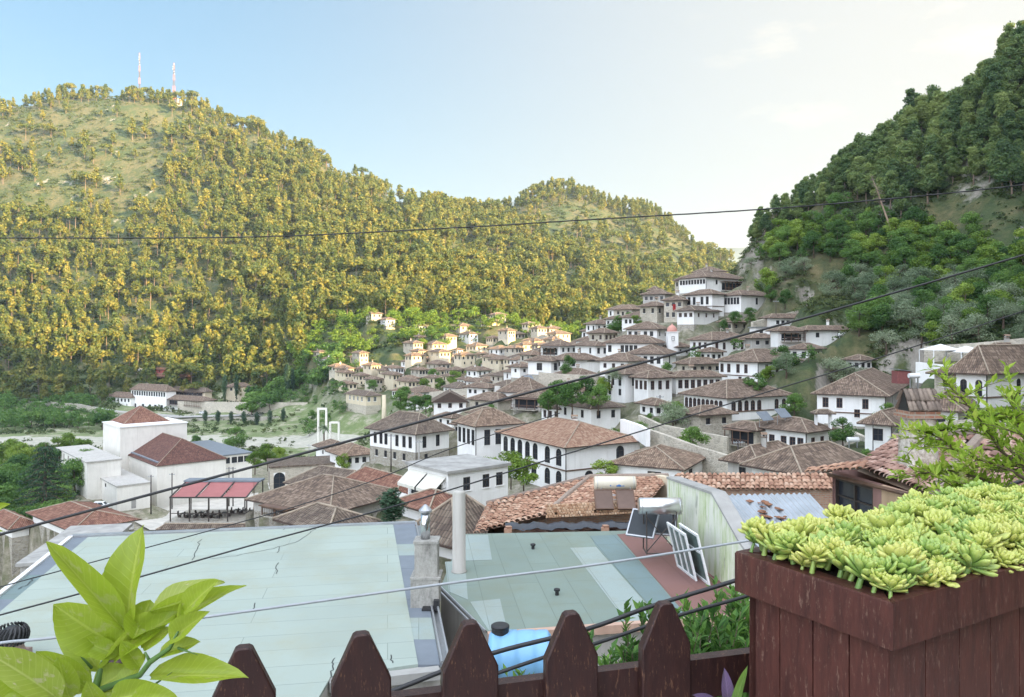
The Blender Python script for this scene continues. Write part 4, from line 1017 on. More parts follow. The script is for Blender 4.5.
def dense_town():
    """the gaps of the crowded slope: small plain houses and low walls between the bigger ones"""
    r=random.Random(99); n=0; t=0
    while n<70 and t<6000:
        t+=1; d=r.uniform(78,300); px=r.uniform(405,870); z=_H0((px-CX)/F*d,d); py=HY-z/d*F
        lo=interp_([405,470,560,640,700,760,820,870],[385,352,335,300,285,290,320,372],px); hi=interp_([405,500,600,700,800,870],[432,425,440,470,468,440],px)
        if not (lo<py<hi): continue
        if 595<px<700 and 425<py: continue
        if px>655 and py>388 and d<140: continue
        if px>775: continue
        w=r.uniform(7,12); x=(px-CX)/F*d
        if any((x-c.x)**2+(d-c.y)**2<(rad+w*.55)**2 for c,rad in FOOT): continue
        wp=w/d*F; h=r.uniform(3.0,5.5)
        house('small whitewashed house with a weathered brown roof, one of many filling the crowded slope',[B(c=px+wp*r.uniform(-.1,.15),l=px-wp*.5,r=px+wp*.5,ey=py-h/d*F,by=py,D=d-3,a=r.uniform(25,50),L=r.choice([2,3,3]),R=r.choice([2,3]),Ll=r.choice([0,1,2]),wall=r.choice(['white','white','palestone']),tile=r.choice(['tile','tile2','tile','tiledark']),st=r.choice(['d','b']),mx=13,pad=4)],group='small houses crowded between the larger ones')
        n+=1
    print('dense houses',n)
def interp_(xs,ys,x): return float(np.interp(x,xs,ys))
dense_town()

def sunlit_infill():
    r=random.Random(41); n=0; t=0
    while n<46 and t<5000:
        t+=1; d=r.uniform(318,432); px=r.uniform(318,560); z=_H0((px-CX)/F*d,d); py=HY-z/d*F
        lo=interp_([318,350,400,450,500,560],[362,360,357,345,336,336],px); hi=interp_([318,350,400,450,500,560],[378,392,398,388,380,375],px)
        if not (lo<py<hi): continue
        w=r.uniform(8,12); x=(px-CX)/F*d
        if any((x-c.x)**2+(d-c.y)**2<(rad+w*.5)**2 for c,rad in FOOT): continue
        wp=w/d*F; h=r.uniform(4.5,7)
        house('small cream or white house in the tightly packed sunlit quarter below the pine hill',[B(c=px+wp*r.uniform(-.2,.1),l=px-wp*.5,r=px+wp*.5,ey=py-h/d*F,by=py,D=d-3,a=r.uniform(28,50),L=2,R=3,Rl=r.choice([0,2]),wall=r.choice(['cream','cream','white','palestone']),low='cream',tile=r.choice(['tile','tile2']),ww=1.0,mx=13,pad=4)],group='small houses of the sunlit quarter')
        n+=1
    print('sunlit infill',n)
sunlit_infill()
# ================================================================ near roofs
def brickmat():
    t=NT('old_brick'); uv=t.n('ShaderNodeUVMap').outputs[0]; b=t.n('ShaderNodeTexBrick'); b.inputs['Scale'].default_value=1
    b.inputs['Brick Width'].default_value=.24; b.inputs['Row Height'].default_value=.08; b.inputs['Mortar Size'].default_value=.012
    b.inputs['Color1'].default_value=(.30,.13,.08,1); b.inputs['Color2'].default_value=(.42,.24,.15,1); b.inputs['Mortar'].default_value=(.32,.28,.23,1)
    t.l(uv,b.inputs['Vector']); n=t.noise(t.pos(),5,5,.7); t.base(t.mix(t.ramp(n,[(.45,(0,0,0)),(.75,(.7,.7,.7))]),b.outputs[0],(.42,.36,.29)))
    t.rough(.95); t.bump(b.outputs['Fac'],-.6,.01); return t.mat
M['brick']=brickmat()
def claymat(name,a,b,c,d):
    t=NT(name); gi=t.n('ShaderNodeNewGeometry').outputs['Random Per Island']; n=t.noise(t.pos(),3.5,6,.75); n2=t.noise(t.pos(),14,4,.8)
    f=t.math('ADD',t.math('MULTIPLY',gi,.5),t.math('ADD',t.math('MULTIPLY',n,.45),t.math('MULTIPLY',n2,.25)))
    t.base(t.ramp(f,[(.25,a),(.5,b),(.72,c),(.95,d)])); t.rough(.9); t.bump(n2,.4,.01); return t.mat
M['clay']=claymat('old_clay_tiles',(.20,.10,.07),(.36,.20,.13),(.47,.29,.20),(.58,.44,.33))
M['claypink']=claymat('pinkish_clay_tiles',(.13,.075,.06),(.29,.165,.125),(.42,.27,.215),(.56,.45,.38))
M['claydark']=claymat('grey_clay_tiles',(.10,.08,.065),(.22,.17,.14),(.33,.26,.21),(.48,.40,.33))

def tile_mesh(E0,E1,R0,R1,rows,cols,rad=None,seed=1,jit=.02):
    """barrel tiles laid on the slope E0-E1 (eave) to R0-R1 (ridge), every tile its own bent shell"""
    E0,E1,R0,R1=[Vector(p) for p in (E0,E1,R0,R1)]; r=random.Random(seed); V=[];Fq=[]
    nrm=(E1-E0).cross(R0-E0).normalized()
    if nrm.z<0: nrm=-nrm
    rad=rad or (E1-E0).length/cols*.5
    seg=5
    for j in range(rows):
        for i in range(cols):
            f0=max(0,(j-.12)/rows); f1=min(1,(j+1.08)/rows); g=(i+.5)/cols
            a=E0.lerp(R0,f0).lerp(E1.lerp(R1,f0),g); b=E0.lerp(R0,f1).lerp(E1.lerp(R1,f1),g)
            w0=(E1.lerp(R1,f0)-E0.lerp(R0,f0)).length/cols; w1=(E1.lerp(R1,f1)-E0.lerp(R0,f1)).length/cols
            if min(w0,w1)<rad*.5: continue
            ax=(b-a).normalized(); side=ax.cross(nrm).normalized()
            o=side*r.uniform(-jit,jit)+nrm*r.uniform(-.3,1)*jit; k=side*r.uniform(-jit,jit)
            a=a+o+nrm*(.035); b=b+o+k
            base=len(V)
            for p,rr in ((a,min(rad*1.08,w0*.54)),(b,min(rad*.86,w1*.5))):
                for s in range(seg+1):
                    t=math.pi*s/seg; V.append(tuple(p+side*math.cos(t)*rr+nrm*math.sin(t)*rr*.75))
            for p,rr in ((a,min(rad*1.08,w0*.54)-.018),):
                for s in range(seg+1):
                    t=math.pi*s/seg; V.append(tuple(p+side*math.cos(t)*rr+nrm*(math.sin(t)*rr*.75-.012)))
            n=seg+1
            for s in range(seg):
                Fq.append((base+s,base+s+1,base+n+s+1,base+n+s)); Fq.append((base+2*n+s,base+2*n+s+1,base+s+1,base+s))
            # channel between tiles
            bs=len(V); q=side*(w0*.5)
            V += [tuple(a+q*.2-nrm*.02),tuple(a+q*1.8-nrm*.02),tuple(b+q*1.8-nrm*.05),tuple(b+q*.2-nrm*.05)]
            Fq.append((bs,bs+1,bs+2,bs+3))
    return np.array(V),np.array(Fq)
def tile_slope(name,parent,mat,*a,**k):
    V,Q=tile_mesh(*a,**k); o=bpy.data.objects.new(name,np_mesh(name,V,Q,[M[mat]])); link(o,parent); return o
def sub(p,o): return Vector(p)-o

def membrane(name,c,strips=1.0,ang=0.0,w=7.0,h=1.0):
    t=NT(name); pos=t.scaled(t.pos(),(1,1,1)); mp=t.n('ShaderNodeMapping'); mp.inputs['Rotation'].default_value=(0,0,ang); t.l(t.pos(),mp.inputs[0])
    b=t.n('ShaderNodeTexBrick'); b.inputs['Scale'].default_value=1; b.inputs['Brick Width'].default_value=w; b.inputs['Row Height'].default_value=h
    b.inputs['Mortar Size'].default_value=.014; b.inputs['Mortar Smooth'].default_value=.3
    b.inputs['Color1'].default_value=(*[x*.93 for x in c],1); b.inputs['Color2'].default_value=(*[min(1,x*1.05) for x in c],1); b.inputs['Mortar'].default_value=(*[x*.5 for x in c],1)
    t.l(mp.outputs[0],b.inputs['Vector'])
    n=t.noise(t.pos(),.55,6,.7); n2=t.noise(t.pos(),60,2,.6); n3=t.noise(t.pos(),.28,3,.5)
    col=t.mix(t.ramp(n,[(.45,(0,0,0)),(.66,(.8,.8,.8))]),b.outputs[0],(c[0]*.95,c[1]*.84,c[2]*.7))
    col=t.mix(t.ramp(n3,[(.52,(0,0,0)),(.7,(.6,.6,.6))]),col,tuple(x*.72 for x in c))
    col=t.mix(.35,col,t.ramp(n2,[(.3,tuple(x*.75 for x in c)),(.7,tuple(min(1,x*1.15) for x in c))]))
    t.base(col); t.rough(.95); t.bump(t.math('ADD',t.math('MULTIPLY',n2,.3),b.outputs['Fac']),-.35,.02); return t.mat
M['mint']=membrane('mint_green_roof_felt',(.345,.40,.355),ang=R(-9.3),w=7.5,h=1.0)
M['mossgreen']=membrane('grey_green_roof_felt',(.20,.25,.215),ang=R(83),w=4.2,h=1.0)
M['palegreen']=membrane('pale_green_roof_felt',(.29,.345,.325),ang=R(83),w=4.2,h=1.0)
M['bluegreen']=membrane('blue_green_roof_felt',(.165,.225,.225),ang=R(83),w=4.2,h=1.0)
M['redfelt']=membrane('red_brown_roof_felt',(.22,.115,.10),ang=R(83),w=4.2,h=1.0)
M['algae']=None
def algae():
    t=NT('algae_stained_plaster'); pos=t.pos(); st=t.noise(t.scaled(pos,(1.6,1.6,.22)),1.6,6,.7)
    col=t.ramp(st,[(.34,(.34,.42,.20)),(.43,(.52,.58,.36)),(.53,(.68,.69,.58)),(.75,(.74,.73,.66))])
    bl=t.noise(t.scaled(pos,(2.5,2.5,.5)),1.1,5,.7); col=t.mix(t.ramp(bl,[(.6,(0,0,0)),(.72,(.8,.8,.8))]),col,(.16,.17,.13))
    t.base(col); t.rough(.95); t.bump(t.noise(pos,8,5),.35,.02); return t.mat
M['algae']=algae()
M['corrugated']=plain('weathered_sheet_metal',(.40,.43,.46),.45,.18,1.2,metal=.35)
M['rustpatch']=plain('rust',(.28,.13,.07),.9,.3,3)
M['foil']=plain('shiny_tank_foil',(.66,.66,.66),.28,.1,3,metal=.9,bump=.25)
M['creamtank']=plain('cream_tank_paint',(.66,.60,.48),.45,.08,2)
M['brownpanel']=plain('brown_collector_glass',(.13,.08,.06),.6,.2,2)
M['blackpanel']=plain('black_collector_glass',(.015,.02,.025),.5,.2,2)
M['bluetank']=plain('light_blue_plastic',(.20,.42,.66),.38,.06,2)
M['mauve']=plaster('mauve_plaster',(.30,.175,.155),.3)

def stained():
    t=NT('stained_concrete'); pos=t.pos(); n=t.noise(t.scaled(pos,(2,2,.6)),2.2,7,.75); n2=t.noise(pos,14,4,.8)
    t.base(t.mix(.3,t.ramp(n,[(.34,(.15,.145,.13)),(.5,(.33,.32,.29)),(.66,(.44,.42,.38))]),t.ramp(n2,[(.3,(.14,.13,.12)),(.7,(.5,.48,.44))]))); t.rough(.95); t.bump(n2,.6,.02); return t.mat
M['stained']=stained()
Z1=-8.0
def mint_roof():
    g=lambda x,y: G(x,y,Z1)
    FL=g(71,537); FR=g(415,523.5); NR=g(440,664); 
    d=(NR-FR).normalized()
    e=empty('flat_roofed_building',Vector((FL.x,FL.y,Z1-6)),'building with a large flat pale mint-green felt roof below the picket fence','building'); o=e.location.copy()
    s=lambda p: Vector(p)-o
    inner=g(393,524); inb=g(418,664)
    FLi=g(88,537); 
    NL=FL+(Vector((-15.2,21,0))-Vector((FL.x,FL.y,0))).normalized()*17; NL.z=Z1
    NN=g(331,676); NLn=Vector((NL.x,13.2,Z1)); NNn=Vector((NN.x-.1,13.0,Z1))
    poly=[s(p) for p in (FL,FR,NR,NN,NNn,NLn,NL)]
    m=MB(); m.prism([(p.x,p.y) for p in poly],-6.0,5.92,0); m.build('walls',[M['greyplaster']],e)
    # felt
    pin=[s(p) for p in (FLi,inner,inb,NN,NNn,NLn,NL+Vector((.6,0,0)))]
    m=MB(); m.prism([(p.x,p.y) for p in pin],5.921,6.0,0); roof=m.build('roof_felt',[M['mint']],e)
    # slate coloured edge strips with laps
    m=MB(); 
    def strip(m,a0,a1,b0,b1,n,mats):
        for i in range(n):
            p=[a0.lerp(a1,i/n),b0.lerp(b1,i/n),b0.lerp(b1,(i+1)/n),a0.lerp(a1,(i+1)/n)]
            m.prism([(q.x,q.y) for q in p],5.921,5.985+.006*(i%2),mats[i%len(mats)])
    strip(m,s(inner),s(inb),s(FR),s(NR),9,[0,0,1,0,0]); m.build('edge_strip',[M['slate'],M['palegreen']],e)
    m=MB(); strip(m,s(NL),s(FL),s(NL)+Vector((.62,0,0)),s(FLi),7,[0,1,0]); m.build('edge_strip',[M['slate'],M['bluegreen']],e)
    # metal gutter on the right and low kerb at the far side
    m=MB(); a=s(FR); b=s(NR); n=(b-a).normalized(); sd=Vector((-n.y,n.x,0))
    for off in (.05,.22): m.tube([a+sd*off+Vector((0,0,.03+off*.2)),b+sd*off+Vector((0,0,.03+off*.2))],.035,6)
    m.face([a+sd*.02+Vector((0,0,-.12)),b+sd*.02+Vector((0,0,-.12)),b+sd*.26+Vector((0,0,-.08)),a+sd*.26+Vector((0,0,-.08))]); m.build('gutter',[M['metal']],e)
    m=MB(); a=s(FL); b=s(FR); mid=(a+b)/2; ang=math.atan2(b.y-a.y,b.x-a.x); m.box((mid.x,mid.y+.1,6.0),((b-a).length,.22,.14),0,Matrix.Rotation(ang,3,'Z')); m.build('kerb',[M['metal']],e)
    m=MB(); a=s(NN); b=s(NR); mid=(a+b)/2; ang=math.atan2(b.y-a.y,b.x-a.x); m.box((mid.x,mid.y-.16,5.86),((b-a).length,.3,.22),0,Matrix.Rotation(ang,3,'Z')); m.build('kerb',[M['concrete']],e)
    m=MB(); a=s(FL); b=s(NL); mid=(a+b)/2; ang=math.atan2(b.y-a.y,b.x-a.x); m.box((mid.x,mid.y,5.99),((b-a).length,.16,.12),0,Matrix.Rotation(ang,3,'Z')); m.build('kerb',[M['whitepaint']],e)
    # cracks in the felt: real seams of bitumen
    r=random.Random(2)
    for pts in ([(200,540),(197,549),(192,560)],[(315,529),(309,534),(299,541),(283,546),(262,551),(235,556),(210,559)],[(279,546),(277,553)],[(283,530),(287,527)],[(252,610),(255,603)],[(331,676),(333,667),(335,658)],[(18,590),(30,583),(34,577)],[(278,563),(276,574)],[(391,664),(391,655)]):
        m=MB(); P3=[s(g(x,y)) for x,y in pts]; Q=[]
        for a,b in zip(P3[:-1],P3[1:]):
            for k in range(4): Q.append(a.lerp(b,k/4)+Vector((r.uniform(-.05,.05),r.uniform(-.08,.08),0)))
        Q.append(P3[-1])
        for a,b in zip(Q[:-1],Q[1:]):
            n=(b-a); n=Vector((-n.y,n.x,0)).normalized()*.014
            m.face([a-n+Vector((0,0,.006)),b-n+Vector((0,0,.006)),b+n+Vector((0,0,.006)),a+n+Vector((0,0,.006))])
        m.build('seam',[M['black']],roof)
    # concrete chimney in two blocks with a steel flue
    c=s(g(425,606)); k=empty('x',c)if False else None
    m=MB(); D=g(425,606).y; w=28/F*D; m.box((c.x,c.y+.25,5.98+.42),(w,w*.9,.84)); m.box((c.x+.02,c.y+.27,5.98+.86),(w*1.08,w,.06)); m.box((c.x+.03,c.y+.27,5.98+1.38),(w*.82,w*.74,.98)); m.box((c.x+.03,c.y+.27,5.98+1.9),(w*.9,w*.82,.07))
    ch=m.build('chimney',[M['stained']],e)
    m=MB(); m.smooth=True; m.lathe((c.x-.02,c.y+.27,5.98+1.93),[(.14,0),(.14,.78)],14); f=m.build('flue',[M['steel']],ch)
    m=MB(); m.lathe((c.x-.02,c.y+.27,5.98+2.72),[(.05,0),(.2,.02),(.2,.08),(.12,.16),(.03,.24)],14); m.build('cowl',[M['metal']],ch)
    m=MB(); m.box((c.x+.2,c.y-.25,6.02),(.5,.3,.05)); m.box((c.x+.36,c.y-.2,6.1),(.16,.2,.3)); m.build('flashing',[M['black']],ch)
    # ventilator with ribbed ball on a brick stack
    v=g(12,660); v=Vector((v.x,v.y,Z1)); e2=empty('roof_ventilator',v,'round black ribbed ventilator on a pinkish stack at the left edge of the mint roof','ventilator')
    D=v.y; R0=.36
    m=MB(); m.box((0,0,-.05),(.62,.62,.5)); m.lathe((0,0,.2),[(.3,0),(.26,.12),(.24,.3)],16); m.build('stack',[plain('pinkish_mortar',(.42,.30,.26),.9,.3,5)],e2)
    m=MB(); 
    for j in range(22):
        a=2*math.pi*j/22; 
        pts=[]
        for i in range(7):
            t=-.9+1.9*i/6; rr=R0*math.cos(t*.8); a2=a+.5*i/6; pts.append((rr*math.cos(a2),rr*math.sin(a2),.62+.26*math.sin(t)))
        m.tube(pts,.028,5)
    m.lathe((0,0,.42),[(.18,0),(.28,.1),(.3,.2),(.26,.3),(.1,.42)],14); m.build('turbine',[M['black']],e2)
mint_roof()

Z2=-8.3
def green_roof():
    g=lambda x,y: G(x,y,Z2)
    A=g(462,534); Bp=g(656,530); C=g(762,612); D_=g(488,632); E=g(441,586)
    e=empty('flat_roofed_building',Vector((A.x,A.y,Z2-6)),'building with a flat grey-green felt roof patched in strips, beside the leaning stone wall','building'); o=e.location.copy(); s=lambda p:Vector(p)-o
    m=MB(); m.prism([(s(p).x,s(p).y) for p in (A,Bp,C,D_,E)],-6,5.93,0); m.build('walls',[M['greyplaster']],e)
    m=MB(); m.prism([(s(p).x,s(p).y) for p in (A,Bp,C,D_,E)],5.931,6.0,0); rf=m.build('roof_felt',[M['mossgreen']],e)
    def patch(pts,mat,k):
        m=MB(); m.prism([(s(g(*p)).x,s(g(*p)).y) for p in pts],6.0+.004*k,6.006+.004*k,0); m.build('felt_patch',[M[mat]],rf)
    patch([(617,534.5),(655,531),(760,611),(690,619)],'redfelt',1)
    patch([(570,548),(596,547),(662,622),(628,624)],'palegreen',1)
    patch([(590,536),(616,535),(689,619.5),(664,621.5),(597,547)],'bluegreen',1)
    patch([(464,535),(488,535),(492,560),(466,561)],'palegreen',1)
    patch([(470,602),(500,599),(507,629),(489,631)],'palegreen',1)
    patch([(445,562),(465,561),(468,600),(449,592)],'palegreen',1)
    # left gutter
    a=s(E);b=s(D_); m=MB(); m.tube([a+Vector((-.08,0,.03)),b+Vector((-.08,0,.03))],.04,6); m.tube([a+Vector((-.22,0,.0)),b+Vector((-.22,0,.0))],.035,6); m.build('gutter',[M['metal']],e)
    m=MB(); a=s(D_); b=s(C); mid=(a+b)/2; ang=math.atan2(b.y-a.y,b.x-a.x); m.box((mid.x,mid.y-.12,5.9),((b-a).length,.22,.24),0,Matrix.Rotation(ang,3,'Z')); m.build('kerb',[plain('salmon_edge',(.50,.33,.25),.8,.15,3)],e)
    for px,py in ((533,549),(557,595)):
        q=s(g(px,py)); m=MB(); m.lathe((q.x,q.y,6.0),[(.06,0),(.06,.12),(.1,.14),(.1,.2),(.04,.22)],12); m.build('roof_vent',[M['black']],e)
    # tall round concrete flue left
    q=s(g(459,572)); D=g(459,572).y; m=MB(); m.smooth=True; hh=(572-491)/F*D; m.lathe((q.x,q.y,6.0),[(.27,0),(.27,.05),(.235,.06),(.225,hh-.05),(.2,hh)],18); m.build('flue_pipe',[plaster('pale_render_pipe',(.46,.44,.40),.45)],e)
green_roof()

def party_wall():
    ln=lambda D: Vector((5.9+(32.3-D)*.165,D,0))
    o=ln(27); o.z=Z2-6
    e=empty('stained_wall',o,'tall pale party wall streaked with green algae, sloping down toward the planter','wall')
    prof=[(30.4,-5.75),(26.2,-5.5),(24.2,-6.6),(22.4,-7.3),(21.0,-7.7)]
    m=MB(); th=Vector((.42,.07,0))
    for (d0,z0),(d1,z1) in zip(prof[:-1],prof[1:]):
        a=ln(d0)-o;b=ln(d1)-o; a.z=b.z=0
        za,zb=z0-o.z,z1-o.z
        L0,L1,T0,T1=Vector((a.x,a.y,0)),Vector((b.x,b.y,0)),Vector((a.x,a.y,za)),Vector((b.x,b.y,zb))
        m.face([L0,L1,T1,T0]); m.face([L1+th,L0+th,T0+th,T1+th])
    a=ln(prof[-1][0])-o; zb=prof[-1][1]-o.z; m.face([Vector((a.x,a.y,0)),Vector((a.x,a.y,0))+th,Vector((a.x,a.y,zb))+th,Vector((a.x,a.y,zb))])
    a=ln(prof[0][0])-o; zb=prof[0][1]-o.z; m.face([Vector((a.x,a.y,0))+th,Vector((a.x,a.y,0)),Vector((a.x,a.y,zb)),Vector((a.x,a.y,zb))+th])
    m.build('wall_face',[M['algae']],e)
    m=MB()
    for (d0,z0),(d1,z1) in zip(prof[:-1],prof[1:]):
        a=ln(d0)-o;b=ln(d1)-o; A=Vector((a.x-.04,a.y,z0-o.z+.002)); Bq=Vector((b.x-.04,b.y,z1-o.z+.002)); t2=Vector((.52,.07,0)); h=Vector((0,0,.09))
        m.face([A+h,Bq+h,Bq+t2+h,A+t2+h]); m.face([A,Bq,Bq+h,A+h]); m.face([Bq+t2,A+t2,A+t2+h,Bq+t2+h]); m.face([Bq,Bq+t2,Bq+t2+h,Bq+h]); m.face([A+t2,A,A+h,A+t2+h])
    m.build('coping',[M['concrete']],e)
    # corrugated roof right of the wall
    a=ln(27)+Vector((.5,0,0)); e=empty('sheet_metal_roof',Vector((a.x,a.y,-5.9)),'corrugated grey sheet-metal roof with a rusty patch behind the succulents','roof'); o2=e.location.copy()
    A=Vector((7.05,27.3,-5.75)); Bq=Vector((10.8,27.6,-5.75)); C=Vector((10.6,20.5,-7.1)); D=Vector((8.0,21.0,-7.1))
    V=[];nq=90
    for j in range(2):
        for i in range(nq+1):
            f=i/nq; p=(A.lerp(Bq,f) if j==0 else D.lerp(C,f))-o2; V.append((p.x,p.y,p.z+.035*math.sin(f*nq*2*math.pi/5)))
    Q=[(i,i+nq+1,i+nq+2,i+1) for i in range(nq)]
    rf=bpy.data.objects.new('sheets',np_mesh('sheets',np.array(V),np.array(Q),[M['corrugated']],smooth=True)); link(rf,e); e['category']='roof'
    r=random.Random(3); m=MB()
    for k in range(16):
        f=r.uniform(.32,.55); g2=r.uniform(.1,.32); p=A.lerp(Bq,f).lerp(D.lerp(C,f),g2)-o2; w=r.uniform(.1,.28); m.box((p.x,p.y,p.z+.05+.02*k/16),(w,w*r.uniform(.5,1.2),.03),0,Matrix.Rotation(r.uniform(0,3),3,'Z')@Matrix.Rotation(.2,3,'X'))
    m.build('rubble_patch',[M['rustpatch']],e)
    m=MB(); m.prism([(p.x-o2.x,p.y-o2.y) for p in (A,Bq,C,D)],-9,-1.55); m.build('walls',[M['greyplaster']],e)
    # old window frames leaning on the wall
    for i,(d,off,wd,hh,lab) in enumerate(((26.4,.55,1.6,1.65,'white window frame with three tall panes leaning on the stained wall, in front'),(25.9,.3,1.5,1.75,'taller white window frame leaning behind the other one on the stained wall'))):
        p=ln(d)-Vector((off+.25,0,0)); p.z=Z2+.02; dirv=(ln(20)-ln(30)).normalized(); ang=math.atan2(dirv.y,dirv.x)
        e=empty('window_frame',p,lab,'window frame'); e.rotation_euler=(0,0,0); rot=Matrix.Rotation(ang,3,'Z')@Matrix.Rotation(R(14),3,'X')
        m=MB()
        def bx(cx,cz,sx,sz,sy=.06): m.box(rot@Vector((cx,0,cz)),(sx,sy,sz),0,rot)
        bx(-wd/2,hh/2,.09,hh);bx(wd/2,hh/2,.09,hh);bx(0,.045,wd-.09,.09);bx(0,hh-.045,wd-.09,.09)
        if i==0:
            for x in (-wd/6,wd/6): bx(x,hh/2,.07,hh-.18,.055)
        else: bx(0,hh*.62,wd-.09,.07,.055)
        m.build('frame',[M['framew']],e); m=MB(); m.box(rot@Vector((0,.01,hh/2)),(wd-.1,.012,hh-.1),0,rot); m.build('pane',[plain('dusty_glass',(.12,.17,.16),.2,.3,2)],e)
party_wall()

def terracotta():
    # big old clay roof behind the grey-green roof
    o=P(560,500,37); e=empty('clay_tiled_house',Vector((o.x,o.y,-14)),'low house under a big uneven old clay-tile roof with stacked bricks at its eave','house',None); o=e.location.copy()
    z=lambda px,py,D: P(px,py,D)-o
    a=z(474,534,33.5); b=z(547,514,35.5); c=z(590,478,39.5); d=z(487,504,42)   # left facing slope
    tile_slope('roof',e,'clay',a,b,d,c,rows=16,cols=13,seed=4,jit=.03)
    f=z(640,508,35.5); h_=z(668,477,40.5)
    tile_slope('roof',e,'clay',b,f,c,h_,rows=13,cols=18,seed=5,jit=.025)
    m=MB(); m.tube([b+Vector((0,0,.05)),b.lerp(c,.5)+Vector((0,0,.12)),c+Vector((0,0,.08)),h_+Vector((0,0,.08))],.13,8); m.tube([d+Vector((0,0,.05)),c+Vector((0,0,.08))],.12,8); m.build('ridge_cap',[M['claydark']],e)
    m=MB(); 
    back=[z(487,504,42),z(590,478,39.5),z(668,477,40.5),z(668,500,47),z(500,512,49)]
    m.face([Vector(p)-Vector((0,0,.1)) for p in back]); m.build('roof',[M['tile2']],e)
    # walls
    m=MB(); w=[a+Vector((.5,.6,-.35)),b+Vector((0,.6,-.35)),f+Vector((0,.6,-.35)),h_+Vector((0,2,-.4)),d+Vector((.4,0,-.4))]
    for i in range(5):
        p,q=w[i],w[(i+1)%5]; m.face([Vector((p.x,p.y,-1)),Vector((q.x,q.y,-1)),q,p],0,[(0,0),((q-p).length,0),((q-p).length,6),(0,6)])
    m.build('walls',[M['brick']],e)
    # stacked bricks
    r=random.Random(8); m=MB(); n=0
    L0=z(547,517,35.0); L1=z(636,512,35.0)
    for row in range(5):
        for i in range(34):
            if r.random()<.06: continue
            p=L0.lerp(L1,(i+.5*(row%2))/34); m.box((p.x,p.y+.1*row+r.uniform(-.03,.03),p.z+.02+row*.1),(.1,.22,.085),0,Matrix.Rotation(r.uniform(-.12,.12),3,'Z'))
    m.build('stacked_bricks',[claymat('loose_bricks',(.25,.12,.07),(.40,.24,.14),(.50,.33,.21),(.60,.46,.33))],e)
    # black plastic over a bundle of brushwood
    q=z(574,535,34.2); e2=empty('brushwood_bundle',q+o,'long bundle of dark brushwood under a black plastic sheet, between the two roofs','brushwood'); m=MB()
    for k in range(90):
        x0=r.uniform(-3.1,2.6); L=r.uniform(1,2.6); y=r.uniform(-.35,.35); zz=r.uniform(0,.5)-abs(y)*.4; m.tube([(x0,y,zz),(x0+L*.5,y+r.uniform(-.1,.1),zz+r.uniform(-.05,.05)),(x0+L,y+r.uniform(-.15,.15),zz+r.uniform(-.06,.06))],[.02,.028,.014],5)
    m.build('sticks',[plain('dark_sticks',(.13,.065,.05),.9,.4,2)],e2)
    V=[];nx=40
    for j in range(4):
        for i in range(nx+1):
            x=-3.1+6.4*i/nx; V.append((x,-.42+.25*j,.52+.05*math.sin(i*.9)+.03*math.sin(i*2.3+j)-.18*(j==0)-.1*(j==3)+ .1*(i/nx)))
    Q=[(j*(nx+1)+i,j*(nx+1)+i+1,(j+1)*(nx+1)+i+1,(j+1)*(nx+1)+i) for j in range(3) for i in range(nx)]
    ps=bpy.data.objects.new('plastic_sheet',np_mesh('plastic_sheet',np.array(V),np.array(Q),[plain('black_plastic',(.03,.035,.045),.3,.2,4)],smooth=True)); link(ps,e2)
    for px,py in ((508,533),(605,532)):
        q=z(px,py,33.8)+o; eb=MB(); eb.box((0,0,.1),(.34,.25,.2)); eb.box((.03,.02,.25),(.24,.22,.1),0,Matrix.Rotation(.4,3,'Z')); ob=eb.build('loose_brick',[M['clay']],None,q); tag(ob,'orange brick pair weighing down the %s end of the brushwood'%('left' if px<550 else 'right'),'brick')
    # brick-edged clay roof behind the party wall
    o3=P(760,490,40); e3=empty('clay_tiled_house',Vector((o3.x,o3.y,-14)),'clay-tile roof with exposed brick courses behind the corrugated metal roof','house'); o=e3.location.copy()
    a=z(672,489,36); b=z(868,491,36); c=z(860,474,38.5); d=z(676,474,38.5)
    tile_slope('roof',e3,'clay',a,b,d,c,rows=5,cols=40,seed=9,jit=.03)
    m=MB(); 
    p,q=a+Vector((0,.1,0)),b+Vector((0,.1,0)); m.face([Vector((p.x,p.y,3.5)),Vector((q.x,q.y,3.5)),q,p],0,[(0,0),((q-p).length,0),((q-p).length,3),(0,3)]); m.face([d,c,c+Vector((0,5,-2)),d+Vector((0,5,-2))],0); m.build('walls',[M['brick']],e3)
    w=MB(); tag_=None
    wall_thing('short cream parapet end poking up between the two clay roofs',[(650,473,41),(668,477,39.5),(690,485,37)],2.5,.4,'cream')
terracotta()

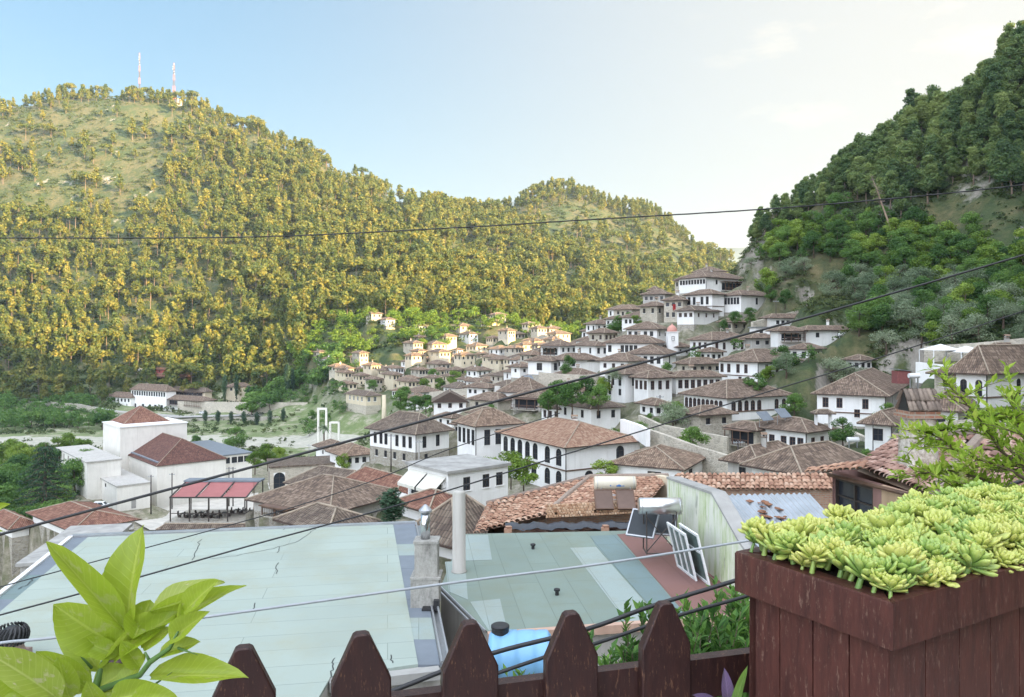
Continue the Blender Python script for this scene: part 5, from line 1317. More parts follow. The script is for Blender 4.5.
def solar(px,py,D,L,rad,tankmat,panmat,label,tall,panels,fmat='metal'):
    p=P(px,py,D); e=empty('solar_water_heater',p,label,'water heater'); 
    m=MB(); m.smooth=False
    n=24; prof=[(-L/2-.04,rad*.55),(-L/2-.02,rad*.9),(-L/2,rad),(L/2,rad),(L/2+.02,rad*.9),(L/2+.04,rad*.55)]
    m.tube([(x,0,0) for x,_ in prof],[r_ for _,r_ in prof],n); t=m.build('tank',[M[tankmat]],e); t.data.polygons.foreach_set('use_smooth',[len(q.vertices)==4 for q in t.data.polygons])
    m=MB(); 
    for x in (-L*.45,L*.45): m.tube([(x-.012,0,0),(x+.012,0,0)],rad*1.012,n)
    m.build('strap',[M['metal']],t)
    m=MB()
    for x in (-L*.36,L*.36):
        for y in (-.28,.28): m.tube([(x,y,-rad*.5),(x,y*1.3,-tall)],.025,6)
        m.tube([(x,-.36,-tall+.03),(x,.36,-tall+.03)],.025,6)
    m.tube([(-L*.36,-.36,-tall+.1),(L*.36,-.28,-rad*1.1)],.02,6); m.tube([(L*.36,-.36,-tall+.1),(-L*.36,-.28,-rad*1.1)],.02,6); m.tube([(-L*.36,-.34,-tall+.03),(L*.36,-.34,-tall+.03)],.02,6)
    m.build('stand',[M['frame'] if tall>1 else M['metal']],e)
    for k,(cx,cy,cz,w,h,rz,tl) in enumerate(panels):
        rot=Matrix.Rotation(rz,3,'Z')@Matrix.Rotation(tl,3,'X'); m=MB(); m.box((cx,cy,cz),(w,h,.06),0,rot); c=m.build('collector',[M[panmat]],e)
        f=MB(); 
        for sx in (-1,1): q=rot@Vector((sx*w/2,0,.0)); f.box((cx+q.x,cy+q.y,cz+q.z),(.05,h+.05,.09),0,rot)
        for sy in (-1,1): q=rot@Vector((0,sy*h/2,.0)); f.box((cx+q.x,cy+q.y,cz+q.z),(w-.05,.05,.086),0,rot)
        f.build('frame',[M[fmat]],c)
    return e,t
e_,t_=solar(615,483,36,1.9,.32,'creamtank','brownpanel','cream water tank with two brown collectors on the old clay roof',.75,[(-.62,-.75,-.62,.8,1.1,0,R(38)),(.4,-.75,-.62,.8,1.1,0,R(38))],'timber')
def tank_mark(t,L,rad):
    m=MB(); blue=plain('blue_print',(.06,.20,.50),.5,.1,1); r=random.Random(1)
    n=7
    for (x0,x1,a0,a1) in ((.02,.26,-.35,-.12),(.1,.2,-.12,-.02),(.3,.4,-.3,-.18),(-.28,-.22,-.3,-.12),(-.2,-.08,-.3,-.26)):
        for k in range(4):
            b0=a0+(a1-a0)*k/4; b1=a0+(a1-a0)*(k+1)/4; f=lambda a: (-math.cos(a)*(rad+.004),math.sin(a)*(rad+.004))
            m.face([(x0,*f(b0)),(x1,*f(b0)),(x1,*f(b1)),(x0,*f(b1))])
    m.build('printed_logo',[blue],t)
tank_mark(t_,1.9,.32)
solar(660,506,27.5,1.5,.3,'foil','blackpanel','shiny silver water tank on a tall stand with a black collector, by the stained wall',1.65,[(-.55,.35,-.72,1.0,1.05,R(-30),R(48)),(.35,.75,-.78,.8,1.0,R(-20),R(48))])

def blue_tank():
    p=G(519,681,-9.2); D=16.5; p=P(520,655,D); e=empty('water_barrel',p,'light blue plastic water barrel with a black lid behind the pickets','water tank'); m=MB(); m.smooth=True
    s=D/F; L=62*s; r_=24*s
    prof=[(-L/2-.02,r_*.5),(-L/2,r_*.82),(-L/2+.06,r_*.97)]
    k=9
    for i in range(k+1):
        x=-L/2+.1+(L-.2)*i/k; prof+= [(x-.015,r_),(x+.015,r_*(.965 if i%3==1 else 1))]
    prof+=[(L/2-.06,r_*.97),(L/2,r_*.82),(L/2+.02,r_*.5)]
    m.tube([(x,0,0) for x,_ in prof],[q for _,q in prof],28); m.build('barrel',[M['bluetank']],e)
    m=MB(); m.lathe((-L*.32,0,r_*.93),[(.19,0),(.19,.1),(.2,.11),(.2,.16),(.17,.18),(.05,.185)],20); m.build('lid',[M['black']],e)
    m=MB(); m.tube([(-L/2-.02,0,r_*.4),(-L/2-.12,0,r_*.5),(-L/2-.12,0,-r_*.9),(-L/2-.1,0,-1.4)],.025,8); m.build('pipe',[M['black']],e)
    m=MB(); 
    for x in (-L*.3,L*.3): m.box((x,0,-r_-.1),(.12,r_*1.6,.35))
    m.box((0,0,-r_-1.4),(L*1.1,r_*2.2,2.3)); m.build('plinth',[M['concrete']],e)
blue_tank()

def pink_house():
    D=14.2; o=P(900,480,15); e=empty('old_tiled_house',Vector((o.x,o.y,-14)),'near house with mauve plaster, curved clay tiles and a tall stone chimney','house'); o=e.location.copy()
    z=lambda px,py,D: P(px,py,D)-o
    # eaves: left end, near corner, right
    EL=z(828,472,19.0); EC=z(935,495,15.7); ER=z(1090,488,16.4); RL=z(905,433,19.3); RR=z(985,436,20.0); RE=z(1110,434,20.4)
    RL=z(892,440,20.5)
    tile_slope('roof',e,'claypink',z(857,466,19.1),EC,RL,RR,rows=9,cols=17,seed=14,jit=.03)
    tile_slope('roof',e,'claypink',EC,ER,RR,RE,rows=8,cols=11,seed=15,jit=.03)
    m=MB(); m.tube([EC+Vector((0,0,.06)),EC.lerp(RR,.5)+Vector((0,0,.14)),RR+Vector((0,0,.1)),RE+Vector((0,0,.1))],.13,8); m.tube([RL+Vector((0,0,.06)),RR+Vector((0,0,.1))],.12,8); m.build('ridge_cap',[M['claydark']],e)
    # back slope
    m=MB(); m.face([z(857,466,19.1)-Vector((0,0,.12)),EC-Vector((0,0,.12)),RR-Vector((0,0,.1)),RL-Vector((0,0,.1))]); m.face([EC-Vector((0,0,.12)),ER-Vector((0,0,.12)),RE-Vector((0,0,.1)),RR-Vector((0,0,.1))]); m.face([RL,RR,RR+Vector((.5,3.5,-1.6)),RL+Vector((.5,3.5,-1.6))]); m.build('roof',[M['tile2']],e)
    # orange eave strip on the left part
    tile_slope('roof',e,'tileorange' if False else 'clay',z(806,474,18.6),z(862,470,17.2),z(812,469,19.4),z(868,461,18.2),rows=2,cols=10,seed=17)
    # walls
    wl=z(836,474,18.8)+Vector((.1,.35,0)); wc=EC+Vector((-.05,.55,-.12)); wr=ER+Vector((0,.5,-.12))
    m=MB()
    u=(wc-wl); u.z=0; L=u.length; u=u/L; wl.z=0;
    ztop=EC.z-.1
    facade(m,wl,u,L,0,ztop,[(L*.24,z(0,500,18.2).z-.55,1.55,.95)],None,0,1)
    u2=(wr-wc); u2.z=0; L2=u2.length; facade(m,Vector((wc.x,wc.y,0)),u2/L2,L2,0,ztop,[],None,1,1)
    n=Vector((-u.y,u.x,0)); facade(m,wl+n*5,-n,5,0,ztop,[],None,0,1)
    m.build('wall',[M['mauve'],plaster('ochre_plaster',(.44,.30,.19),.4)],e)
    pos=wl+u*L*.24; f=add_window(e,Vector((pos.x,pos.y,z(0,500,18.2).z-.55))+n*.04,math.atan2(u.y,u.x),1.55,.95,'d')
    m=MB(); q=wl.lerp(Vector((wc.x,wc.y,0)),.62); m.tube([EL+Vector((.1,.2,-.1)),EC+Vector((-.1,0,-.1))],.05,6); m.build('gutter',[M['timber']],e)
    # corner pilaster bare plaster
    m=MB(); q=Vector((wc.x,wc.y,0))-u*.55-n*.03; m.box((q.x,q.y,ztop/2),(1.1,.05,ztop-.02),0,Matrix.Rotation(math.atan2(u.y,u.x),3,'Z')); m.build('plaster_patch',[plaster('bare_ochre_plaster',(.48,.34,.22),.4)],e)
    # chimney
    c=P(918,459,18); w=27/F*18
    ch=empty('stone_chimney',c,'tall rough whitewashed chimney with a tiled hood on the near old roof','chimney')
    m=MB(); N=10; V=[];Q=[]
    hh=(459-417)/F*18
    for j in range(9):
        zz=-.6+(hh+.6)*j/8; tp=1.13-.2*j/8
        for i in range(16):
            a=i/16*4; sd=int(a); f=a-sd; cs=[(-1,-1),(1,-1),(1,1),(-1,1)]; x=cs[sd][0]*(1-f)+cs[(sd+1)%4][0]*f; y=cs[sd][1]*(1-f)+cs[(sd+1)%4][1]*f
            k=1+.05*noise.noise(Vector((x*2,y*2,zz*3))); V.append((x*w/2*tp*k,y*w/2*.85*tp*k,zz))
    for j in range(8):
        for i in range(16): Q.append((j*16+i,j*16+(i+1)%16,(j+1)*16+(i+1)%16,(j+1)*16+i))
    t=NT('rough_limewash'); n1=t.noise(t.pos(),4.5,8,.75); t.base(t.ramp(n1,[(.35,(.24,.20,.16)),(.47,(.46,.41,.34)),(.58,(.64,.60,.53)),(.75,(.72,.69,.62))])); t.rough(.95); t.bump(n1,.9,.06)
    st=bpy.data.objects.new('shaft',np_mesh('shaft',np.array(V),np.array(Q),[t.mat])); link(st,ch)
    m=MB(); m.box((0,0,hh+.04),(w*1.25,w*1.1,.09)); m.box((0,0,hh+.12),(w*1.12,w*1.0,.07)); m.build('brick_collar',[M['brick']],ch)
    zt=hh+.16; hw=w*.6; hd=w*.5; ap=.50
    for sy in (-1,1):
        tile_slope('hood',ch,'claydark',Vector((-hw*sy*-1 if False else -hw,sy*hd,zt)),Vector((hw,sy*hd,zt)),Vector((-hw,sy*.04,zt+ap)),Vector((hw,sy*.04,zt+ap)),rows=2,cols=7,seed=30+sy,jit=.02)
    m=MB(); m.face([(-hw*.9,-hd*.8,zt),(-hw*.9,hd*.8,zt),(-hw*.9,0,zt+ap*.9)]); m.face([(hw*.9,hd*.8,zt),(hw*.9,-hd*.8,zt),(hw*.9,0,zt+ap*.9)]); m.build('black_gable',[M['black']],ch)  # black triangles close the two ends of the hood
pink_house()

# ================================================================ terrace foreground
def woodmat(name,c,c2,chip):
    t=NT(name); co=t.coord('Object'); st=t.scaled(co,(6,6,1.0)); n=t.noise(st,7,6,.7); n2=t.noise(t.scaled(co,(14,14,3)),9,8,.8)
    col=t.ramp(n,[(.3,c2),(.65,c)]); col=t.mix(t.ramp(n2,[(.57,(0,0,0)),(.63,(.8,.8,.8))]),col,chip)
    t.base(col); t.rough(.48); t.b.inputs['Specular IOR Level'].default_value=.35; t.bump(t.math('ADD',n,t.math('MULTIPLY',n2,.4)),.35,.004); return t.mat
M['fencewood']=woodmat('dark_painted_pickets',(.045,.018,.015),(.022,.010,.010),(.17,.085,.05))
M['planterwood']=woodmat('brown_painted_planks',(.10,.034,.026),(.045,.017,.015),(.20,.12,.09))
M['soil']=plain('potting_soil',(.045,.032,.022),1,.4,30,bump=.6)

def picket_fence():
    d=Vector((.2255,.0618,0)).normalized(); base=Vector((-.545,1.545,0)); step=.2345; e=empty('picket_fence',Vector((-.545,1.545,-1.62)),'dark brown painted picket fence with pointed tops along the terrace edge','fence')
    ang=math.atan2(d.y,d.x); rot=Matrix.Rotation(ang,3,'Z'); zt=-.632+1.62; w=.124; th=.022
    r=random.Random(6); n=Vector((-d.y,d.x,0))
    tops=[-.628,-.630,-.628,-.632,-.628]
    for i in range(-4,5):
        m=MB(); p=d*step*i; h=(tops[i] if 0<=i<5 else -.63)+1.62+r.uniform(-.004,.004)
        prof=[(-w/2,.05),(w/2,.05),(w/2,h-.1),(w/2*.94,h-.092),(.017,h-.004),(.01,h),(-.01,h),(-.017,h-.004),(-w/2*.94,h-.092),(-w/2,h-.1)]
        A=[rot@Vector((x,-th/2,z)) for x,z in prof]; Bb=[rot@Vector((x,th/2,z)) for x,z in prof]
        # small bevel: inset front outline
        Af=[rot@Vector((x*.95,-th/2-.003,z-.003)) for x,z in prof]
        m.face(Af); k=len(prof)
        for a in range(k):
            b=(a+1)%k; m.face([A[a],A[b],Af[b],Af[a]]); m.face([A[b],A[a],Bb[a],Bb[b]])
        m.face(Bb[::-1]); o=m.build('picket',[M['fencewood']],e); o.location=p
    for zc in (-.83+1.62,-1.42+1.62):
        m=MB(); c=d*step*.9+n*(.03); m.box((c.x,c.y,zc),(step*10.4,.032,.095),0,rot); m.build('rail',[M['fencewood']],e)
picket_fence()

def terrace_floor():
    m=MB(); m.prism([(-3.5,.95),(-.9,1.35),(.6,1.8),(1.2,2.2),(3.5,1.9),(3.5,-3),(-3.5,-3)],-1.75,-1.62); m.prism([(-3.4,.85),(-.9,1.25),(.6,1.7),(1.2,2.1),(3.4,1.8),(3.4,-2.9),(-3.4,-2.9)],-12,-1.751)
    tag(m.build('terrace_floor',M['concrete']),'concrete floor of the viewing terrace',None,kind='structure')
terrace_floor()

def planter():
    zt=-.48; c=Vector((.677,1.35,0)) # near corner, outer rim
    l=Vector((.490,1.672,0)); L=(l-c); Ll=L.length; u=L/Ll          # along left side away
    kx=(1024-CX)/F; v=Vector((u.y,-u.x,0)); v=Vector((abs(v.x),abs(v.y),0)); v=Vector((-u.y,u.x,0)); v=v if v.x>0 else -v
    W=1.05
    e=empty('wooden_planter',Vector((c.x,c.y,-1.62)),'square brown-painted plank planter box filled with succulents','planter'); o=e.location.copy(); 
    zr=zt-o.z
    def q(a,b,z): p=u*a+v*b; return Vector((p.x,p.y,z))
    rim=.082; rt=.042
    def beam(name,pts,z0,z1,mat='planterwood'):
        m=MB(); lo=[q(a,b,z0) for a,b in pts]; hi=[q(a,b,z1) for a,b in pts]; bev=.004
        cen=sum(hi,Vector())/4; hi2=[p+(cen-p).normalized()*bev*1.4+Vector((0,0,bev)) for p in hi]
        k=4; nrm=(lo[1]-lo[0]).cross(lo[2]-lo[0]).z
        if nrm<0: lo.reverse();hi.reverse();hi2.reverse()
        m.face(hi2); m.face(lo[::-1])
        for i in range(k):
            j=(i+1)%k; m.face([lo[i],lo[j],hi[j],hi[i]]); m.face([hi[i],hi[j],hi2[j],hi2[i]])
        return m.build(name,[M[mat]],e)
    # mitred rim
    beam('rim',[(0,0),(Ll,0),(Ll-rt,rt),(rt,rt)],zr-rim,zr); beam('rim',[(0,0),(rt,rt),(rt,W-rt),(0,W)],zr-rim+.0005,zr+.0005)
    beam('rim',[(Ll,0),(Ll,W),(Ll-rt,W-rt),(Ll-rt,rt)],zr-rim,zr); beam('rim',[(0,W),(rt,W-rt),(Ll-rt,W-rt),(Ll,W)],zr-rim,zr)
    ins=.022; n=4; wv=(Ll-2*ins)/n
    for i in range(n): beam('side_board',[(ins+wv*i+.0015,ins),(ins+wv*(i+1)-.0015,ins),(ins+wv*(i+1)-.0015,ins+.018),(ins+wv*i+.0015,ins+.018)],.03,zr-rim-.001)
    n2=9; wv=(W-2*ins)/n2
    for i in range(n2): beam('front_board',[(ins,ins+wv*i+.0015),(ins+.018,ins+wv*i+.0015),(ins+.018,ins+wv*(i+1)-.0015),(ins,ins+wv*(i+1)-.0015)],.03,zr-rim-.001)
    beam('back_board',[(Ll-ins,ins),(Ll-ins,W-ins),(Ll-ins-.018,W-ins),(Ll-ins-.018,ins)],.03,zr-rim-.001); beam('back_board',[(ins,W-ins),(Ll-ins,W-ins),(Ll-ins,W-ins-.018),(ins,W-ins-.018)],.03,zr-rim-.001)
    beam('soil',[(rt,rt),(Ll-rt,rt),(Ll-rt,W-rt),(rt,W-rt)],zr-.2,zr-.012,'soil')
    # ---- succulents
    t=NT('succulent_leaf'); co=t.coord('Object'); uv=t.n('ShaderNodeUVMap').outputs[0]; sp=t.n('ShaderNodeSeparateXYZ'); t.l(uv,sp.inputs[0]); oi=t.n('ShaderNodeObjectInfo').outputs['Random']
    f=t.math('ADD',t.math('MULTIPLY',sp.outputs[1],.42),t.math('ADD',t.math('MULTIPLY',oi,.45),t.math('MULTIPLY',t.noise(co,30,3),.25)))
    col=t.ramp(f,[(.15,(.13,.24,.06)),(.45,(.25,.37,.09)),(.72,(.42,.47,.11)),(1,(.56,.53,.16))]); t.base(col); t.rough(.42)
    t.b.inputs['Subsurface Weight'].default_value=.25; t.b.inputs['Subsurface Radius'].default_value=(.02,.02,.005); t.b.inputs['Subsurface Scale'].default_value=.4
    smat=t.mat; protos=[]
    for s in range(7):
        r=random.Random(200+s); V=[];Q=[];U=[]
        nl=r.randint(26,34); R0=.058*r.uniform(.9,1.1)
        for k in range(nl):
            fr=k/nl; a=k*2.39996+r.uniform(-.12,.12); el=R(8)+R(70)*fr**1.1+r.uniform(-.08,.08); ln=R0*(1-.55*fr**1.5)*r.uniform(.9,1.1); wd=ln*.18+.0015; th=.0052
            ax=Vector((math.cos(a)*math.cos(el),math.sin(a)*math.cos(el),math.sin(el))); sd=Vector((-math.sin(a),math.cos(a),0)); up=sd.cross(ax); up=-up if up.z<0 else up
            org=Vector((0,0,.004+.016*fr)); nu,nv=8,8; b=len(V)
            for i in range(nu+1):
                g=i/nu; pr=(.38+.62*min(1,g/.7)**1.2)*(math.sqrt(max(.0004,1-((g-.74)/.26)**2.0)) if g>.74 else 1)
                c_=org+ax*ln*g+up*(.10*ln*g*g)
                for j in range(nv):
                    t2=2*math.pi*j/nv; V.append(tuple(c_+sd*math.cos(t2)*wd*pr+up*math.sin(t2)*th*(.5+pr*.6)*(.6 if math.sin(t2)>0 else 1)))
            for i in range(nu):
                for j in range(nv):
                    Q.append((b+i*nv+j,b+i*nv+(j+1)%nv,b+(i+1)*nv+(j+1)%nv,b+(i+1)*nv+j)); U+= [(.5,i/nu),(.5,i/nu),(.5,(i+1)/nu),(.5,(i+1)/nu)]
        b=len(V)
        for i in range(4):
            for j in range(6): V.append((.006*math.cos(j*1.047)*(1.3-.1*i),.006*math.sin(j*1.047)*(1.3-.1*i),-.035+.012*i))
        for i in range(3):
            for j in range(6): Q.append((b+i*6+j,b+i*6+(j+1)%6,b+(i+1)*6+(j+1)%6,b+(i+1)*6+j)); U+=[(.5,0)]*4
        protos.append(np_mesh('succulent_rosette',np.array(V),np.array(Q),[smat],smooth=True,uv=np.array(U)))
    r=random.Random(17); pts=[]; t_=0
    while len(pts)<285 and t_<16000:
        t_+=1; a=r.uniform(.022,Ll-.02); b=r.uniform(.022,W-.03)
        if any((a-x)**2+(b-y)**2<.026**2 for x,y in pts): continue
        pts.append((a,b))
    for a,b in pts:
        p=q(a,b,0)+o; hgt=-.004+.012*(a/Ll)+r.uniform(0,.03); edge=(.05-a)/.05 if a<.05 else 0
        ob=bpy.data.objects.new('succulent_rosette',r.choice(protos)); link(ob); ob.location=(p.x,p.y,zt+hgt-.02*max(0,edge)); s=r.choice([r.uniform(.5,.7),r.uniform(.65,.95)]); ob.scale=(s,s,s*r.uniform(.9,1.15))
        ob.rotation_euler=(r.uniform(-.45,.45),r.uniform(-.45,.45),r.uniform(0,6.28))
        tag(ob,'plump yellow-green succulent rosette growing in the brown plank planter','succulent','succulent rosettes in the planter')
planter()

# ---------------- leaves with a real blade: used by the citrus, pomegranate and bush
def blade(name,mat,nu=10,nv=5,curl=.25,fold=.22,wave=.03,tipx=.62,seed=0):
    """unit leaf along +x, width 1 across y (scaled later)"""
    r=random.Random(seed); V=[];Q=[];U=[]
    for i in range(nu+1):
        g=i/nu; w=math.sin(math.pi*g**.92)**.62*(1-.12*g) if 0<g<1 else 0
        w=max(w,.015)
        for j in range(nv):
            s=-1+2*j/(nv-1); V.append((g,s*w*.5,-curl*g*g+fold*abs(s)*w*.5+wave*math.sin(g*9+seed+s*2)*abs(s))); 
    for i in range(nu):
        for j in range(nv-1):
            a=i*nv+j; Q.append((a,a+nv,a+nv+1,a+1)); gi,gj=i/nu,(i+1)/nu; sj,sk=j/(nv-1),(j+1)/(nv-1); U+=[(gi,sj),(gj,sj),(gj,sk),(gi,sk)]
    return np_mesh(name,np.array(V),np.array(Q),[mat],smooth=True,uv=np.array(U))
def bladesmat(name,c,vein,trans=.45,spots=0):
    t=NT(name); uv=t.n('ShaderNodeUVMap').outputs[0]; sp=t.n('ShaderNodeSeparateXYZ'); t.l(uv,sp.inputs[0])
    ds=t.math('ABSOLUTE',t.math('SUBTRACT',sp.outputs[1],.5)); mid=t.ramp(ds,[(.012,(1,1,1)),(.04,(0,0,0))])
    vv=t.math('SINE',t.math('MULTIPLY',t.math('SUBTRACT',sp.outputs[0],t.math('MULTIPLY',ds,.45)),75)); vn=t.ramp(vv,[(.82,(0,0,0)),(1.0,(.5,.5,.5))])
    n=t.noise(t.coord('Object'),3,5,.65); base=t.ramp(n,[(.3,tuple(x*.78 for x in c)),(.7,c)])
    col=t.mix(mid,t.mix(vn,base,vein),vein)
    if spots: col=t.mix(t.ramp(t.noise(t.coord('Object'),4.2,4,.6),[(.60,(0,0,0)),(.66,(spots,spots,spots))]),col,(.55,.50,.30))
    t.base(col); t.rough(.38); t.bump(t.math('ADD',vn,mid),.25,.003)
    tr=t.n('ShaderNodeBsdfTranslucent'); t.l(t.mix(.5,col,(.62,.72,.10)),tr.inputs[0]); mx=t.n('ShaderNodeMixShader'); mx.inputs[0].default_value=trans
    t.l(t.b.outputs[0],mx.inputs[1]); t.l(tr.outputs[0],mx.inputs[2]); t.l(mx.outputs[0],t.t.nodes['Material Output'].inputs['Surface']); return t.mat
M['citrus']=bladesmat('citrus_leaf',(.34,.45,.035),(.45,.54,.08),.45,.35); M['citrusold']=bladesmat('blotched_citrus_leaf',(.36,.44,.07),(.5,.55,.16),.4,.9)
M['greenstem']=plain('green_stem',(.10,.19,.05),.5,.2,20)

def place_blade(parent,me,base,tip,width,up,name='leaf'):
    x=(tip-base); L=x.length; x=x/L; z=(up-x*up.dot(x)).normalized(); y=z.cross(x)
    o=bpy.data.objects.new(name,me); link(o,parent)
    Mx=Matrix((( x.x*L,y.x*width,z.x*L*.9,base.x),(x.y*L,y.y*width,z.y*L*.9,base.y),(x.z*L,y.z*width,z.z*L*.9,base.z),(0,0,0,1))); 
    loc,rotq,sc=Mx.decompose(); o.location=loc; o.rotation_mode='QUATERNION'; o.rotation_quaternion=rotq; o.scale=sc
    return o
def citrus():
    D=.80; root=P(95,760,D); e=empty('citrus_plant',Vector((root.x,root.y,-1.62)),'young citrus plant with large glossy yellow-green leaves, lower left','plant'); o=e.location.copy()
    z=lambda px,py,d=D: P(px,py,d)-o
    J=z(120,640,.80)
    m=MB(); m.smooth=True
    m.tube([Vector((0,0,.2)),z(90,760,.8),z(95,690,.79),z(103,665,.80),J,z(126,622,.79)],[.006,.0055,.0045,.0038,.0032,.0018],10)
    m.tube([z(95,692,.79),z(140,675,.78),z(150,662,.77),z(170,648,.76),z(178,632,.75)],[.0036,.003,.0028,.0022,.0012],8)
    m.tube([z(60,700,.84),z(62,685,.84),z(70,640,.85)],[.0022,.0016,.0003],6); m.tube([z(150,662,.77),z(145,652,.77)],[.0018,.001],6)
    for a,b in (((178,648,.76),(198,655,.75)),((92,668,.8),(66,640,.81)),((150,688,.78),(172,672,.77)),((66,690,.84),(70,662,.84))): m.tube([z(*a),z(*b)],[.0016,.0002],5)
    m.tube([z(20,710,.75),z(30,690,.76),z(40,672,.77)],[.004,.003,.0015],6)
    m.build('stem',[M['greenstem']],e)
    kinds=[blade('leaf_blade',M['citrus'],seed=i,curl=c,fold=f) for i,(c,f) in enumerate(((.15,.35),(.10,.3),(.08,.42),(.2,.45),(-.1,.35)))]
    old=blade('leaf_blade',M['citrusold'],seed=9,curl=.2,fold=.25)
    F_=Vector((0,-1,.25)); 
    L=[ # base, tip, width px, up vector, kind
     ((128,628,.79),(133,527,.80),56,(-.35,-1,.1),0),((124,630,.79),(50,541,.76),31,(.35,-.75,.75),1),
     ((122,632,.80),(108,565,.83),34,(.5,-1,.2),2),
     ((116,645,.80),(54,608,.77),52,(.1,-1,.45),3),((128,640,.79),(238,583,.77),28,(-.2,-.9,.6),1),
     ((134,640,.78),(150,600,.80),40,(.5,-1,.2),4),((150,612,.78),(218,575,.79),30,(0,-.6,1),'o'),
     ((184,612,.76),(216,580,.75),26,(-.5,-1,.3),2),((176,628,.76),(186,596,.76),16,(1,-.7,.3),3),
     ((112,660,.80),(170,610,.77),38,(-.3,-1,.6),0),((105,668,.80),(130,618,.78),26,(-1,-.8,.3),3),
     ((150,676,.78),(242,672,.74),34,(0,-.75,.9),1),((100,672,.81),(62,612,.84),36,(.3,-1,.3),4),
     ((96,690,.79),(128,668,.80),40,(.1,-1,.5),0),((90,690,.80),(36,652,.78),32,(.2,-1,.6),2),
     ((60,700,.74),(-8,648,.70),44,(.2,-.7,.9),'o'),((40,690,.75),(-12,676,.72),40,(.1,-1,.6),0),((55,705,.76),(30,668,.77),30,(.5,-1,.3),4),
     ((92,692,.80),(75,650,.83),26,(.3,-1,.1),2),((110,700,.77),(160,690,.76),34,(0,-1,.6),3),((30,700,.72),(-5,722,.70),40,(0,-1,.6),1),((78,705,.77),(112,712,.77),36,(0,-1,.4),0),((120,694,.78),(148,655,.80),30,(-.6,-1,.2),4),((14,705,.74),(44,690,.73),34,(.1,-1,.5),3),
     ((170,640,.76),(206,612,.74),24,(-.2,-1,.4),2),((160,655,.77),(196,640,.76),22,(0,-.8,.8),0),((140,668,.78),(120,640,.77),22,(.6,-1,.2),4),((118,655,.79),(80,640,.78),24,(.2,-1,.5),2),((70,700,.78),(58,660,.77),30,(.6,-1,.2),0),((20,712,.76),(12,664,.74),32,(.4,-1,.3),3),((130,700,.76),(178,700,.74),30,(-.1,-.8,.8),2),((100,712,.78),(86,678,.76),26,(.5,-1,.2),4),((142,648,.78),(168,628,.77),20,(-.3,-1,.4),0),
     ((-30,520,.7),(10,503,.72),14,(0,-1,.5),2),((-40,540,.7),(4,528,.72),10,(0,-.8,.8),0)]
    for b,t,w,up,k in L:
        place_blade(e,old if k=='o' else kinds[k],z(*b),z(*t),w/F*b[2]*.9,Vector(up))
    # pot on the terrace floor
    m=MB(); m.smooth=True; m.lathe((0,0,0),[(.11,0),(.15,.26),(.165,.26),(.165,.3),(.14,.3),(.135,.25),(.02,.24)],24); m.build('pot',[M['clay']],e)
    m=MB(); m.tube([z(-40,520,.7),z(-30,520,.7)],.001,5)
    # purple-leaved plant below the fence
    p=Vector((.47,1.62,-.98)); e2=empty('purple_plant',p,'small plant with purple pointed leaves in front of the fence rail','plant'); pm=bladesmat('purple_leaf',(.12,.07,.17),(.2,.12,.25),.15); gm=bladesmat('strap_leaf',(.16,.30,.07),(.25,.4,.1),.3); bl=blade('leaf_blade',pm,seed=3); bg=blade('leaf_blade',gm,seed=4,curl=.05)
    z2=lambda px,py,d: P(px,py,d)-p
    place_blade(e2,bl,z2(729,712,1.55),z2(727,674,1.53),.028,Vector((0,-1,.1))); place_blade(e2,bg,z2(732,716,1.55),z2(746,668,1.5),.02,Vector((-.6,-1,.1))); place_blade(e2,bl,z2(724,712,1.55),z2(700,692,1.52),.026,Vector((0,-.6,.9)))
    m=MB(); m.tube([(0,0,-.6),(0,-.03,-.2),z2(730,718,1.55)],[.006,.005,.003],6); m.build('stem',[M['greenstem']],e2)
citrus()

def leafy_branches(name,label,cat,origin,paths,lmat,seed,llen,lw,per,upz=.6,stemmat='bark',extra=None):
    """one plant: branches as tubes, leaves merged into one crown mesh of real folded blades"""
    o=Vector(origin); e=empty(name,o,label,cat); r=random.Random(seed); m=MB(); m.smooth=True; V=[]
    for pts,rad in paths:
        P3=[Vector(p)-o for p in pts]; n=len(P3); m.tube(P3,[rad*(1-.8*i/(n-1)) for i in range(n)],6)
        Ltot=sum((b-a).length for a,b in zip(P3[:-1],P3[1:])); k=max(2,int(Ltot/per))
        for i in range(k):
            f=(i+r.random()*.5)/k*(n-1); j=min(int(f),n-2); g=f-j; p=P3[j].lerp(P3[j+1],g); t=(P3[j+1]-P3[j]).normalized()
            for s in (-1,1):
                sd=Vector((r.uniform(-1,1),r.uniform(-1,1),r.uniform(-.4,.8))).normalized(); dr=(t*.7+sd*.9+Vector((0,0,upz*.3))).normalized(); ln=llen*r.uniform(.6,1.15); w=lw*ln/llen
                y=dr.cross(Vector((r.uniform(-.3,.3),r.uniform(-.3,.3),1))).normalized(); z=y.cross(dr)
                a=p+dr*ln*.04; b=p+dr*ln*.5-z*0; c=p+dr*ln-z*ln*.12
                V.append([a,b-y*w*.5+z*w*.18,b,a]); 
                V.pop(); V += [[a,b-y*w*.5+z*w*.15,c,b]]; V += [[a,b,c,b+y*w*.5+z*w*.15]]
    m.build('branches',[M[stemmat]],e)
    A=np.array([[tuple(q) for q in f] for f in V]).reshape(-1,3)
    c=bpy.data.objects.new('foliage',np_mesh('foliage',A,quads_for_(len(A)//4),[M[lmat]])); link(c,e); return e
def quads_for_(n): return np.arange(n*4).reshape(-1,4)
M['pomeleaf']=leafmat('pomegranate_leaf',[(.16,.26,.03),(.28,.42,.05),(.42,.54,.08),(.58,.62,.14)],.5,3,objrand=False)
M['bushleaf']=leafmat('glossy_bush_leaf',[(.04,.10,.025),(.08,.18,.04),(.14,.27,.05),(.24,.38,.08)],.35,1.2,objrand=False)
